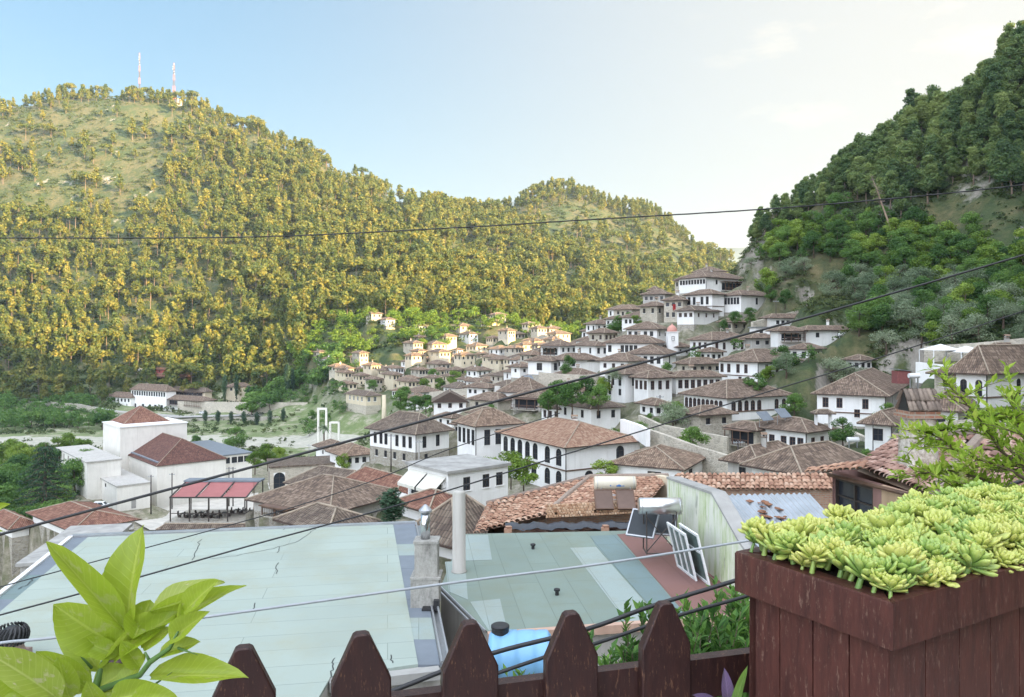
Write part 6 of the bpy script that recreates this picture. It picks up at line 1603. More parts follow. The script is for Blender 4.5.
def pomegranate():
    r=random.Random(31); D=3.0; paths=[]
    def z(px,py,d): return P(px,py,d)
    main=[[(1120,560,3.1),(1060,500,3.0),(1000,450,3.0),(985,425,2.95),(960,396,2.9),(946,383,2.9)],[(1120,560,3.1),(1040,510,3.1),(985,500,3.2),(945,508,3.2),(885,512,3.2)],[(1060,500,3.0),(1010,470,2.9),(960,452,2.9),(935,435,2.9),(922,434,2.9)],
          [(1120,560,3.0),(1050,520,2.9),(1000,505,2.9),(955,500,2.9)],[(1110,520,3.0),(1050,470,3.0),(1005,462,3.0),(975,468,3.0)],[(1110,500,3.1),(1060,450,3.1),(1030,425,3.1),(995,412,3.1)],[(1120,540,3.2),(1060,500,3.2),(1010,488,3.2),(970,492,3.2)],
          [(1100,540,3.0),(1040,470,3.1),(1020,430,3.1),(1012,400,3.1)],[(1100,540,3.2),(1050,480,2.8),(1035,440,2.8),(1040,405,2.8)],[(1040,510,3.1),(980,478,3.0),(950,470,3.0),(930,474,3.0)],[(1100,550,2.9),(1030,500,2.8),(975,490,2.8),(950,487,2.8)],[(1060,500,3.0),(1000,440,3.1),(965,428,3.2),(940,430,3.2)]]
    for L in main:
        pts=[z(*q) for q in L]; paths.append((pts,.008))
        for k in range(13):
            f=r.uniform(.25,.98)*(len(pts)-1); j=min(int(f),len(pts)-2); p=pts[j].lerp(pts[j+1],f-j); d=(pts[j+1]-pts[j]).normalized()
            q=(d+Vector((r.uniform(-1,1),r.uniform(-.8,.8),r.uniform(-.9,.35)))).normalized()*r.uniform(.08,.22); paths.append(([p,p+q*.5+Vector((0,0,.01)),p+q],.0025))
    e=leafy_branches('pomegranate_tree','pomegranate branches with small bright green leaves reaching in from the right','tree',P(1130,560,3.1)+Vector((0,0,-3.5)),paths,'pomeleaf',5,.05,.018,.015)
    m=MB(); m.smooth=True; m.tube([(0,0,-5),(0,.05,1.5),(0,0,3.5)],[.07,.05,.02],8); m.build('trunk',[M['bark']],e)
    m=MB(); m.smooth=True
    c=P(962,482,2.9)-e.location; m.lathe(c-Vector((0,0,.03)),[(.004,0),(.02,.006),(.028,.025),(.022,.045),(.008,.055),(.012,.068)],12); m.build('fruit',[plain('unripe_fruit',(.26,.27,.07),.4,.3,20)],e)
pomegranate()
def garden_bush():
    r=random.Random(12); paths=[]
    def shoots(x0,x1,ybase,n,D0,D1,h0,h1):
        for k in range(n):
            d=r.uniform(D0,D1); px=r.uniform(x0,x1); b=P(px,ybase+40,d); h=r.uniform(h0,h1)
            t=b+Vector((r.uniform(-.2,.25),r.uniform(-.2,.2),h)); paths.append(([b,b.lerp(t,.5)+Vector((r.uniform(-.05,.05),0,0)),t],.008))
    shoots(598,665,690,46,5.4,6.2,.38,.68); shoots(665,760,690,80,5.0,6.3,.42,.85); shoots(715,775,660,20,5.4,6.4,.45,.9)
    for px,py,d in ((624,608,5.6),(735,590,5.8),(748,600,5.7),(684,600,5.7)):
        b=P(px,py+75,d); paths.append(([b,P(px+4,py+35,d),P(px,py,d)],.009))
    o=P(680,720,5.7); e=leafy_branches('garden_bush','bright green leafy bush growing up behind the pickets beside the planter','bush',Vector((o.x,o.y,o.z-2)),paths,'bushleaf',8,.11,.042,.028,.9)
    m=MB(); 
    for k in range(8): m.tube([(0+k*.05,0,-6.2),(r.uniform(-.3,.3),r.uniform(-.2,.2),0),(r.uniform(-.8,.8),r.uniform(-.2,.2),1.8)],[.04,.03,.01],6)
    m.build('trunk',[M['bark']],e)
    paths=[]
    for k in range(7):
        b=P(r.uniform(508,536),712,5.2); paths.append(([b,b+Vector((r.uniform(-.05,.05),0,.14)),b+Vector((r.uniform(-.08,.08),0,r.uniform(.18,.3)))],.005))
    o=P(520,720,5.2); e=leafy_branches('small_shrub','tip of a small bright shrub between the two middle pickets','bush',Vector((o.x,o.y,o.z-1)),paths,'bushleaf',9,.11,.035,.06,.9)
    m=MB(); m.tube([(0,0,-6),(0,0,1)],.02,6); m.build('trunk',[M['bark']],e)
garden_bush()

# ---------------- overhead cables
def cable(label,pts,rad,mat='black',wrap=False):
    P3=[P(*p) for p in pts]; o=P3[0].copy(); Q=[]
    n=len(P3)
    for i in range(n-1):
        a=P3[max(i-1,0)];b=P3[i];c=P3[i+1];d=P3[min(i+2,n-1)]
        for k in range(6):
            t=k/6; Q.append(.5*((2*b)+(c-a)*t+(2*a-5*b+4*c-d)*t*t+(3*b-a-3*c+d)*t**3)-o)
    Q.append(P3[-1]-o); m=MB(); m.smooth=True; m.tube(Q,rad,8)
    if wrap:
        for ph in (0,2.1,4.2):
            W=[]; s=0
            for i in range(len(Q)-1):
                for k in range(3):
                    p=Q[i].lerp(Q[i+1],k/3); s+=1; W.append(p+Vector((0,math.cos(s*.9+ph)*rad*.8,math.sin(s*.9+ph)*rad*.8)))
            m.tube(W,rad*.5,5)
    tag(m.build('overhead_cable',[M[mat]],None,o),label,'cable')
cable('thin black cable crossing the sky and the wooded hill near the top',[(-60,238,30),(0,238,30),(250,237,29),(450,228,28.5),(600,219,28),(780,208,27.5),(960,192,27),(1100,175,27)],.022,wrap=True)
cable('thick black cable rising across the whole town from lower left to right',[(-60,550,9),(0,534.5,9.2),(256,466,9.8),(512,397,10.6),(616,370,11),(699,347,11.3),(780,325,11.7),(869,300,12),(1024,255,12.8),(1090,235,13)],.0175)
cable('thinner black cable below the thick one, rising across the town to the right',[(-60,632,11),(0,615,11),(104,587,11.5),(256,544,12),(315,528,12.3),(426,497,13),(560,456,14),(677,420,14.8),(780,388,15.5),(869,361,16),(1024,311,17),(1090,288,17)],.013)
cable('thin cable over the mint roof that ends among the brown roofs',[(-60,605,14),(0,587,14),(82,565,14.5),(223,527,15.5),(300,505,16.2),(380,478,17),(450,449,18),(560,413,19)],.011)
cable('long pale grey cable sagging low in front of the flat roofs',[(-60,655,6),(0,643,6),(68,636,6.1),(256,610,6.4),(466,581,6.8),(600,564,7),(746,541,7.3),(895,516,7.6),(1024,494,7.9),(1090,482,8)],.012,'cablegrey')
cable('upper one of two thick black cables passing behind the pickets',[(330,716,3.6),(400,688,3.7),(490,654,3.8),(587,629,3.9),(652,606,4.0),(740,579,4.1),(830,548,4.2),(905,522,4.3),(1024,480,4.5),(1090,455,4.6)],.012)
cable('lower one of two thick black cables passing behind the pickets',[(360,722,3.7),(430,697,3.8),(545,657,3.9),(597,643,4.0),(680,615,4.1),(750,595,4.2),(850,562,4.3),(960,526,4.4),(1024,503,4.5),(1090,480,4.6)],.010)
build_terrain()
# ---------------------------------------------------------------- vegetation
def leaf_quads(rng, lobes, n, size, squash=.8, aspect=.6, shell=.5, up=.25, droop=0):
    C=np.array([l[:3] for l in lobes],float); Rr=np.array([l[3] for l in lobes],float)
    w=Rr**2; idx=rng.choice(len(C),n,p=w/w.sum())
    d=rng.normal(size=(n,3)); d/=np.linalg.norm(d,axis=1)[:,None]
    rad=Rr[idx]*(shell+(1-shell)*rng.random(n)**.6)*(.85+.3*rng.random(n))
    pos=C[idx]+d*rad[:,None]*np.array([1,1,squash])
    nr=d+rng.normal(size=(n,3))*.55+np.array([0,0,up]); nr/=np.linalg.norm(nr,axis=1)[:,None]
    t=np.cross(nr,rng.normal(size=(n,3))); t/=np.linalg.norm(t,axis=1)[:,None]
    b=np.cross(nr,t); s=size*(.6+.8*rng.random(n))[:,None]
    v=np.stack([pos-t*s, pos-b*s*aspect, pos+t*s, pos+b*s*aspect],1)
    v[:,1]+=nr*s*.15
    return v.reshape(-1,3)
def quads_for(n): return np.arange(n*4).reshape(-1,4)

def pine_lobes(r,h):
    """irregular aleppo pine: layered, lobed crown on the upper part"""
    L=[]; n=r.randint(9,14); w=h*r.uniform(.19,.27)
    for k in range(n):
        f=k/(n-1); z=h*(.36+.58*f); rr=w*(1.0-.72*f**1.4)
        a=k*2.4+r.uniform(-.5,.5); q=rr*r.uniform(.25,.85)
        L.append((math.cos(a)*q,math.sin(a)*q,z+r.uniform(-.03,.03)*h,w*r.uniform(.5,.75)*(1-.35*f)))
    L.append((0,0,h*.93,w*.35)); return L
def umbrella_lobes(r,h):
    L=[];w=h*.36
    for k in range(11):
        a=k*2.4; q=w*math.sqrt((k+.5)/11)
        L.append((math.cos(a)*q,math.sin(a)*q,h*(.74+.16*(1-(q/w)**2))+r.uniform(-.03,.03)*h,w*r.uniform(.30,.45)))
    return L
def round_lobes(r,h,w=.42,lo=.3):
    L=[]
    for k in range(r.randint(13,18)):
        u=r.random(); a=r.uniform(0,6.28); z=lo+(.92-lo)*u
        prof=math.sin(math.pi*min(1,max(.12,(z-lo+.12)/(1.05-lo))))**.6
        q=w*h*prof*r.uniform(.3,.8)
        L.append((math.cos(a)*q,math.sin(a)*q,z*h*.93,h*w*r.uniform(.25,.45)))
    return L
def cypress_lobes(r,h,w=.1):
    return [(r.uniform(-.02,.02)*h,r.uniform(-.02,.02)*h,h*(.06+.88*k/13),h*w*(math.sin(math.pi*(.12+.8*(1-k/13)**.8))**.8)) for k in range(14)]

def trunk_mb(r,h,top,rad,limbs,lobes,lean=0):
    mb=MB(); mb.smooth=True
    pts=[(0,0,-1.0)]; k=5
    for i in range(1,k+1):
        f=i/k; pts.append((lean*f*h+r.uniform(-.012,.012)*h,r.uniform(-.012,.012)*h,top*h*f))
    mb.tube(pts,[rad*1.25]+[rad*(1-.7*i/k) for i in range(1,k+1)],7)
    for l in r.sample(lobes,min(limbs,len(lobes))):
        z=min(top*h*.95,max(.25*h*top,l[2]-.12*h)); f=z/(top*h)
        p0=Vector((lean*f*h,0,z)); p2=Vector(l[:3]); p1=(p0+p2)/2+Vector((0,0,-.02*h))
        mb.tube([p0,p1,p2],[rad*.42,rad*.28,rad*.12],5)
    return mb

def make_tree_proto(name,kind,h,n,leaf,seed,mat,bark,part='crown'):
    r=random.Random(seed); rng=np.random.default_rng(seed)
    if kind=='pine': lobes=pine_lobes(r,h); tr=trunk_mb(r,h,.86,h*.017,8,lobes,r.uniform(-.02,.02)); sq,asp=.85,.5
    elif kind=='umbrella': lobes=umbrella_lobes(r,h); tr=trunk_mb(r,h,.8,h*.018,8,lobes); sq,asp=.6,.5
    elif kind=='round': lobes=round_lobes(r,h); tr=trunk_mb(r,h,.72,h*.022,8,lobes); sq,asp=.85,.65
    elif kind=='bush': lobes=round_lobes(r,h,.55,.08); tr=trunk_mb(r,h,.5,h*.02,9,lobes); sq,asp=.85,.65
    elif kind=='olive': lobes=round_lobes(r,h,.5,.22); tr=trunk_mb(r,h,.5,h*.035,9,lobes); sq,asp=.8,.35
    elif kind=='cypress': lobes=cypress_lobes(r,h); tr=trunk_mb(r,h,.8,h*.012,3,lobes); sq,asp=1.2,.4
    V=leaf_quads(rng,lobes,n,leaf,sq,asp,shell=.45)
    return np_mesh(name+'_crown',V,quads_for(n),[M[mat]]), tr.mesh(name+'_trunk',[M[bark]])
PROTO={}
def proto(kind,n=None):
    if kind in PROTO: return PROTO[kind]
    spec={'pine':('pine','pine',10,3200,.26,'pine','pinebark',6),'pinefar':('pine','pine',10,900,.45,'pinewarm','pinebark',6),
     'umbrella':('pine','umbrella',9,900,.36,'pinewarm','pinebark',3),
     'round':('tree','round',8,3600,.17,'broad','bark',5),'roundfar':('tree','round',8,900,.34,'broad','bark',5),
     'bright':('tree','round',6,3200,.14,'broad2','bark',4),
     'olive':('olive','olive',5.5,2600,.13,'olive','bark',5),
     'bush':('bush','bush',3,1700,.11,'broad','bark',5),'brightbush':('bush','bush',3,1700,.11,'broad2','bark',3),
     'cypress':('cypress','cypress',14,1600,.3,'conifer','bark',3)}[kind]
    nm,kd,h,n,lf,mt,bk,cnt=spec
    PROTO[kind]=[(h,)+make_tree_proto(nm,kd,h,n,lf,100+7*i+hash_(kind),mt,bk) for i in range(cnt)]
    return PROTO[kind]
def hash_(s): return sum(ord(c)*(i+3) for i,c in enumerate(s))%997
QUEUE=[]
def plant_tree(name,kind,loc,h,label,cat,group=None,wide=1.0,sink=.15,now=False):
    if name=='leafy_tree' and group and not now: QUEUE.append((h/loc.y,name,kind,loc,h,label,cat,group,wide)); return
    pr=rnd.choice(proto(kind)); s=h/pr[0]
    e=empty(name,loc,label,cat,group,rnd.uniform(0,6.28)); e.scale=(s*wide*rnd.uniform(.9,1.12),s*wide*rnd.uniform(.9,1.12),s)
    e.rotation_euler=(rnd.uniform(-.05,.05),rnd.uniform(-.05,.05),rnd.uniform(0,6.28))
    link(bpy.data.objects.new('crown',pr[1]),e); link(bpy.data.objects.new('trunk',pr[2]),e)
    return e

def interp(xs,ys,x): return float(np.interp(x,xs,ys))

# pines on the steep right hill (each one a thing)
def right_hill():
    n=0; tries=0
    pts=[]
    while n<230 and tries<14000:
        tries+=1
        px=rnd.uniform(745,1100); d=rnd.uniform(158,232)
        p=onhill(px,d); py=HY-p.z/d*F
        # forest above this line, scrub and olive trees below
        line=interp([740,790,850,900,960,1024,1100],[255,232,200,225,190,205,210],px)
        if py>line-4 : continue
        if px<800 and rnd.random()<.45: continue
        if any((p.x-q.x)**2+(p.y-q.y)**2<9 for q in pts): continue
        pts.append(p); n+=1
        h=rnd.uniform(8,12.5)*(1.0 if px>840 else .62)
        plant_tree('pine_tree','pine',p,h,'green pine standing in the dense wood on the steep grey-rocked hill to the right','pine tree','pines on the steep right-hand hill',1.1)
    # the dead leaning pine
    p=P(893,248,186); p.z=H(p.x,p.y)
    e=empty('dead_pine',p,'bare leaning dead pine with a pale trunk and rusty grey twigs on the right-hand hill','tree')
    mb=MB(); mb.smooth=True; top=Vector((-5.4,0,16))
    path=[Vector((0,0,-.5)),Vector((-.9,0,4)),Vector((-2.6,.2,9)),Vector((-4.0,.1,13)),top]; mb.tube(path,[.28,.24,.18,.11,.04],7)
    br=MB(); r=random.Random(3)
    for k in range(70):
        f=r.uniform(.3,1); i=min(3,int(f*4)); q=path[i].lerp(path[i+1],f*4-i); a=r.uniform(0,6.28); L=r.uniform(.8,2.6)*(1.25-f)
        m=q+Vector((math.cos(a)*L*.6,math.sin(a)*L*.6,-.1*L)); t=q+Vector((math.cos(a)*L,math.sin(a)*L,-.35*L+r.uniform(0,.6)))
        br.tube([q,m,t],[.05,.035,.012],4)
        for _ in range(3):
            u=m.lerp(t,r.random()); br.tube([u,u+Vector((r.uniform(-.5,.5),r.uniform(-.5,.5),r.uniform(-.4,.2)))],[.02,.006],3,caps=False)
    mb.build('trunk',plain('bleached_wood',(.36,.26,.19),.9,.25,1),e); br.build('branches',plain('dead_twigs',(.22,.17,.15),.9,.25,1),e)
right_hill()

def slope_trees():
    # broadleaf and olive trees on the slope between the pine wood and the houses
    n=0;pts=[];t=0
    while n<190 and t<16000:
        t+=1; px=rnd.uniform(690,1130); d=rnd.uniform(118,212); p=onhill(px,d); py=HY-p.z/d*F
        top=interp([690,740,790,850,900,960,1024,1130],[268,248,225,205,232,240,246,240],px)
        bot=interp([690,740,790,830,850,870,930,1024,1130],[276,280,392,408,402,388,352,345,340],px)
        if any((p.x-c.x)**2+(p.y-c.y)**2<(rad+1.5)**2 for c,rad in FOOT): continue
        if py<top or py>bot: continue
        if 742<px<858 and 302<py<374: continue
        if 945<px<1024 and py<262 and rnd.random()<.8: continue   # bare grassy patch
        if any((p.x-q.x)**2+(p.y-q.y)**2<8.0 for q in pts): continue
        pts.append(p); n+=1
        ol = py>interp([690,1130],[262,300],px) and rnd.random()<.62
        if ol: plant_tree('olive_tree','olive',p,rnd.uniform(3.8,6),'grey-green olive tree on the terraced slope above the houses','olive tree','olive trees on the right-hand slope',1.25)
        else: plant_tree('leafy_tree',rnd.choice(['round','round','bright']),p,rnd.uniform(4.5,7.5),'rounded green broadleaf tree on the slope below the pine wood','tree','broadleaf trees on the right-hand slope',1.15)
slope_trees()

# ---- left and middle hill: 140 nearest pines as things, the rest one mass
def hill_forest():
    near=[];far=[]; shrubs=[]; r=random.Random(11)
    def dens(px,py,d):
        crest=interp([-80,0,100,175,250,300,350,420,470,560,640,720],[103,100,92,97,126,148,168,196,203,192,210,255],px)
        v=0.0
        if py<crest+9: v=.9
        if px<140 and py<crest+6: v=1
        # open grassy upper left
        if px<165 and crest+9<=py<215: v=.03+.25*math.exp(-((px-5)/18)**2)*(150<py<185)
        elif px<215 and py<140: v=max(v,.2 if px>80 else .03)
        elif px>=130 and py>=crest+9: v=.9
        if 165<=px<360 and crest+9<=py<crest+24: v=.10
        if px<215 and 215<=py<315: v=.5
        if px<235 and 315<=py: v=.85
        if px>490: # middle hill: rocky and open near the top right
            v=.7 if py>interp([500,560,620,720],[220,250,272,278],px) else v
            if py>=crest+9 and py<interp([500,560,620,720],[214,246,268,275],px): v=.05
        m=noise.noise(Vector(((px+300)/34,py/24,4)))+.6*noise.noise(Vector((px/11,py/9,14)))
        return v*max(.06,1+ 2.1*m)
    pts={}
    def ok(p,dmin):
        k=(int(p.x//8),int(p.y//8))
        for i in (-1,0,1):
            for j in (-1,0,1):
                for q in pts.get((k[0]+i,k[1]+j),()):
                    if (q.x-p.x)**2+(q.y-p.y)**2<dmin*dmin: return False
        pts.setdefault(k,[]).append(p); return True
    for _ in range(42000):
        px=r.uniform(-90,745); d=430+ (1130-430)*r.random()**.9
        p=onhill(px,d); py=HY-p.z/d*F
        if py>404 or p.z<-43: continue
        if px>300 and d<480 and p.z<20: continue
        if r.random()>dens(px,py,d): continue
        if not ok(p,r.uniform(4.5,8.5)): continue
        h=r.choice([r.uniform(8,13),r.uniform(12,18),r.uniform(16,22)])*(1.1 if py<300 and px>220 else 1)*(.8 if py<interp([0,175,350,470,560,720],[115,110,185,215,205,262],px) else 1)
        (near if d<560 else far).append((p,h,px,py))
    near.sort(key=lambda t:t[0].y)
    ind=near[:40]; far+=near[40:]
    # stand-alone trees on the open grass catch the eye and are things too
    for p,h,px,py in [t for t in far if (t[2]<165 and 105<t[3]<215)][:28]:
        ind.append((p,h,px,py)); far=[t for t in far if t[0] is not p]
    for i,(p,h,px,py) in enumerate(ind):
        if px<165 and py<215: plant_tree('pine_tree','pinefar',p,h,'pine growing alone on the open grass high on the left-hand hill','pine tree','lone pines on the grassy left hill top')
        else: plant_tree('pine_tree','umbrella' if r.random()<.15 else 'pinefar',p,h,'pine on the lower slope of the wooded hill across the river','pine tree','pines on the lower slope of the left-hand hill')
    # the rest as one mass
    rng=np.random.default_rng(5); Vs=[]; Tm=MB()
    vars_=[]
    for i in range(10):
        rr=random.Random(40+i); lobes=pine_lobes(rr,1.0) if i<8 else umbrella_lobes(rr,1.0)
        vars_.append(leaf_quads(np.random.default_rng(60+i),lobes,420,.048,.95,.6))
    for p,h,px,py in far:
        b=vars_[r.randrange(10)]; a=r.uniform(0,6.28); c,s=math.cos(a),math.sin(a)
        w=h*r.uniform(.75,1.2); V=np.empty_like(b)
        V[:,0]=(b[:,0]*c-b[:,1]*s)*w+p.x; V[:,1]=(b[:,0]*s+b[:,1]*c)*w+p.y; V[:,2]=b[:,2]*h+p.z
        Vs.append(V)
        Tm.tube([(p.x,p.y,p.z-1),(p.x+r.uniform(-.2,.2),p.y,p.z+h*.8)],[h*.017,h*.006],4,caps=False)
    V=np.concatenate(Vs)
    o=bpy.data.objects.new('pine_forest',np_mesh('pine_forest',V,quads_for(len(V)//4),[M['pinewarm']])); link(o)
    tag(o,'distant mass of sunlit pine trees covering the hills across the river','forest',kind='stuff')
    tag(Tm.build('forest_trunks',M['pinebark']),'thin trunks showing among the distant pine wood','forest',kind='stuff')
    # scrub
    Vs=[]; sv=[]
    for i in range(8):
        rr=random.Random(140+i); L=[(rr.uniform(-.6,.6),rr.uniform(-.6,.6),rr.uniform(.2,.6),rr.uniform(.35,.6)) for _ in range(4)]
        sv.append(leaf_quads(np.random.default_rng(160+i),L,34,.22,.75,.6))
    cnt=0
    for _ in range(40000):
        px=r.uniform(-90,745); d=425+(1100-425)*r.random(); p=onhill(px,d); py=HY-p.z/d*F
        if p.z<-43.5: continue
        m=noise.noise(Vector((p.x/30,p.y/30,8)))+.6*noise.noise(Vector((p.x/9,p.y/9,2)))
        if m<-.25: continue
        b=sv[r.randrange(8)]; w=r.uniform(1.0,2.8)*(1.4 if py>200 else 1.25); a=r.uniform(0,6.28); c,s=math.cos(a),math.sin(a); V=np.empty_like(b)
        V[:,0]=(b[:,0]*c-b[:,1]*s)*w+p.x; V[:,1]=(b[:,0]*s+b[:,1]*c)*w+p.y; V[:,2]=b[:,2]*w*.8+p.z; Vs.append(V); cnt+=1
        if cnt>23000: break
    for _ in range(2600):
        px=r.uniform(-90,420); d=r.uniform(270,432); p=onhill(px,d)
        if noise.noise(Vector((p.x/22,p.y/14,18)))<.0 or (306<d<352 and r.random()<.9): continue
        b=sv[r.randrange(8)]; w=r.uniform(.8,2.4); a=r.uniform(0,6.28); c,s=math.cos(a),math.sin(a); V=np.empty_like(b)
        V[:,0]=(b[:,0]*c-b[:,1]*s)*w+p.x; V[:,1]=(b[:,0]*s+b[:,1]*c)*w+p.y; V[:,2]=b[:,2]*w*.9+p.z; Vs.append(V)
    # scrub on the near right slope
    for _ in range(15000):
        px=r.uniform(640,1150); d=r.uniform(95,232); p=onhill(px,d); py=HY-p.z/d*F
        if py>interp([640,740,830,870,930,1024,1150],[262,282,330,385,352,342,340],px): continue
        m=noise.noise(Vector((p.x/12,p.y/12,8)))
        if 930<px and 200<py<262 and r.random()<.85: continue
        if m<-.3: continue
        b=sv[r.randrange(8)]; w=r.uniform(.5,1.5); a=r.uniform(0,6.28); c,s=math.cos(a),math.sin(a); V=np.empty_like(b)
        V[:,0]=(b[:,0]*c-b[:,1]*s)*w+p.x; V[:,1]=(b[:,0]*s+b[:,1]*c)*w+p.y; V[:,2]=b[:,2]*w*.8+p.z; Vs.append(V)
    V=np.concatenate(Vs)
    o=bpy.data.objects.new('hillside_scrub',np_mesh('hillside_scrub',V,quads_for(len(V)//4),[M['scrub']])); link(o)
    tag(o,'low green scrub spread over the grassy hillsides','scrub',kind='stuff')
    print('forest',len(far),'ind',len(ind),'scrub',len(Vs))
hill_forest()
# trees and bushes in and around the town, each placed from the photograph (px, base py, D, height m, kind, label)
def town_trees():
    L=[(617,337,215,5.6,'round','dark rounded tree standing alone between the upper houses'),
     (568,366,178,2.6,'bush','bush beside the stone side wall house'),(566,375,172,2.6,'bush','bush on top of the long stone wall at its left end'),
     (612,383,140,3,'olive','small olive by the lane wall'),
     (585,403,140,5,'round','leafy tree left of the blue-doored house'),(598,410,132,4.6,'round','leafy tree right above the curving stone wall'),(572,412,132,5.2,'round','wide green tree below the long stone wall'),(557,411,138,5.6,'round','tree at the left end of the green clump by the eating house'),(606,398,145,4.4,'bright','light green tree beside the white wall of the lane'),(548,414,134,4.2,'round','round bush next to the eating house'),
     (673,416,119,5.2,'olive','grey-green olive before the window gallery'),(661,420,118,2.6,'bush','dark bush left of the grey-green olive'),
     (670,441,106,3.2,'round','green garden tree inside the curving wall'),(694,441,104,4.2,'round','taller dark green garden tree inside the curving wall'),(716,448,98,1.9,'brightbush','low bush by the garden gate'),
     (656,445,97,1.8,'bush','creeper-like bush on the white garden wall'),
     (757,392,128,3.2,'bush','bush at the foot of the bay-windowed corner house'),(765,388,140,2.6,'bright','small green tree at the bay-windowed house'),
     (700,344,172,2.6,'bright','light green bush between the upper mansions and the ochre-windowed house'),(735,325,178,3.4,'round','green tree below the second mansion'),(750,322,180,3.0,'round','second green tree below the second mansion'),(725,330,176,2.5,'bush','bush below the second mansion'),(770,300,186,4,'round','tree at the right end of the upper mansions'),(785,306,182,4,'round','tree over the awning house'),
     (843,450,98,3.6,'round','dark green tree between the six-windowed house and the small house'),(850,430,108,1.8,'brightbush','hedge-like bush along the terrace wall'),(838,427,110,1.7,'brightbush','second hedge-like bush along the terrace wall'),
     (511,477,96,3.4,'brightbush','bright green tree before the palace arcade, left one'),(524,480,94,3.0,'brightbush','bright green tree before the palace arcade, right one'),(490,476,98,2.6,'brightbush','light green shrub left of the palace arcade'),
     (531,492,88,2.6,'bush','clipped bush in the palace garden, left of the door'),(551,492,87,2.4,'bush','clipped bush in the palace garden, next to the door'),(574,490,86,3.2,'brightbush','leafy shrub at the palace corner'),(605,484,88,2.4,'brightbush','leafy shrub by the arched door on the right side of the palace'),
     (400,412,215,6,'round','dark tree left of the white gabled house'),(415,414,215,5.4,'round','second dark tree left of the white gabled house'),(426,410,215,4.6,'round','third dark tree touching the white gabled house'),(405,400,260,5,'round','tree behind the dark trees near the gabled house'),
     (424,392,330,7,'bright','bright green tree, leftmost of the sunlit row below the small houses'),(440,391,325,6,'bright','bright green tree, second of the sunlit row below the small houses'),(454,390,322,7,'bright','bright green tree, third of the sunlit row below the small houses'),(466,386,330,6,'bright','bright green tree, last of the sunlit row below the small houses'),(433,381,350,7,'round','darker round tree above the sunlit row'),(485,370,372,7,'round','round tree among the lower sunlit houses'),(418,385,350,5,'bright','small bright tree near the sunlit row'),
     (445,338,425,9,'round','big tree left of the highest sunlit double house'),(432,342,420,9,'round','second big tree left of the highest sunlit double house'),(442,345,415,9,'round','big tree under the highest sunlit double house'),(424,347,415,8,'bright','bright tree in the sunlit wood above the middle row'),(523,360,385,5,'bright','bright tree between sunlit houses'),
     (364,377,392,6,'bright','sunlit shrub-like tree near the lower houses'),(388,380,388,6,'bright','sunlit tree right of the lower left houses'),(372,392,350,6,'round','tree below the lower left sunlit houses'),
     (236,447,292,9,'round','round dark green tree on the river bank right of the theatre'),(268,466,190,5.5,'bright','bright green tree right of the theatre wall'),(255,470,185,4.5,'bright','second bright green tree right of the theatre wall'),(280,463,200,4.5,'bright','third bright green tree right of the theatre wall'),(196,447,300,5,'round','bush-like tree just above the theatre roof, left'),(212,448,295,4.5,'round','bush-like tree just above the theatre roof, right'),
     (344,480,150,4,'bright','green tree next to the white annexe'),
     ]
    for px,py,D,h,k,lab in L:
        p=P(px,py,D); g=H(p.x,p.y); z=g if abs(g-p.z)<4 else p.z-.3
        plant_tree('bush' if 'bush' in k else ('olive_tree' if k=='olive' else 'leafy_tree'),k,Vector((p.x,p.y,z)),h*1.12,lab,'bush' if 'bush' in k else 'tree',None,1.15)
    for px,py,D,h,lab in ((224,400,428,15,'tall dark cypress, left of the pair before the cream building'),(236,400,426,14,'tall dark cypress, right of the pair before the cream building'),(248,401,425,9,'short cypress at the right end of the cream building'),(287,394,415,17,'slim cypress at the edge of the dark wood'),(293,392,418,13,'shorter slim cypress at the edge of the dark wood')):
        p=P(px,py,D); plant_tree('cypress_tree','cypress',p,h,lab,'cypress')
    # conifer near the flat roofs
    p=P(391,530,46); plant_tree('small_conifer','cypress',Vector((p.x,p.y,p.z)),2.6,'small pointed green conifer rising just beyond the pale green roof','conifer',None,2.9)
    # sapling rows on the river meadow
    for i in range(7):
        p=onhill(205+i*13,392-2*i); plant_tree('young_poplar','cypress',p,7,'young light green poplar in the row along the river meadow','tree','young poplars on the river meadow',1.9)
    # riverside wood, lower left, every crown a tree
    r=random.Random(77)
    rows=[(300,356,335,408,.5,30,3.5,6,'round','green tree on the bank between the river wall and the first sunlit houses','trees on the bank below the sunlit houses'),
          (-90,260,425,462,.5,45,6,10,'round','dark broadleaf tree along the foot of the wooded hill','trees along the foot of the left hill'),
          (-70,112,405,372,.5,62,7,10,'round','dark riverside tree in the belt between the river and the road','trees along the far river bank'),
          (-80,100,235,300,.5,40,6,9,'bright','light green tree in the riverside wood behind the theatre','light green trees by the river'),
          (250,345,404,440,.5,40,8,12,'round','dark bushy tree in the wood between the cypresses and the sunlit houses','dark trees beside the sunlit houses'),
          (-90,88,140,215,.5,62,7,11,'round','tree in the leafy wood left of the theatre','trees left of the theatre'),
          (290,470,428,500,.5,100,6,10,'bright','bright green tree in the sunlit wood above the small houses','sunlit broadleaf trees above the small houses'),
          (470,610,425,520,.5,70,6,9,'bright','green tree in the belt behind the sunlit houses','broadleaf trees behind the sunlit houses')]
    for l,rr,d0,d1,_,n,h0,h1,k,lab,g in rows:
        pts=[]; t=0
        while len(pts)<n and t<4000:
            t+=1; px=r.uniform(l,rr); d=r.uniform(min(d0,d1),max(d0,d1)); p=onhill(px,d)
            if any((p.x-q.x)**2+(p.y-q.y)**2<11 for q in pts): continue
            if g.startswith('trees left') and px>62 and d<185: continue
            if g.startswith('trees along the foot') and px>95 and d<458: continue
            pts.append(p)
            plant_tree('leafy_tree','roundfar' if (k=='round' and d0>350) else k,p,r.uniform(h0,h1),lab,'tree',g,1.35)
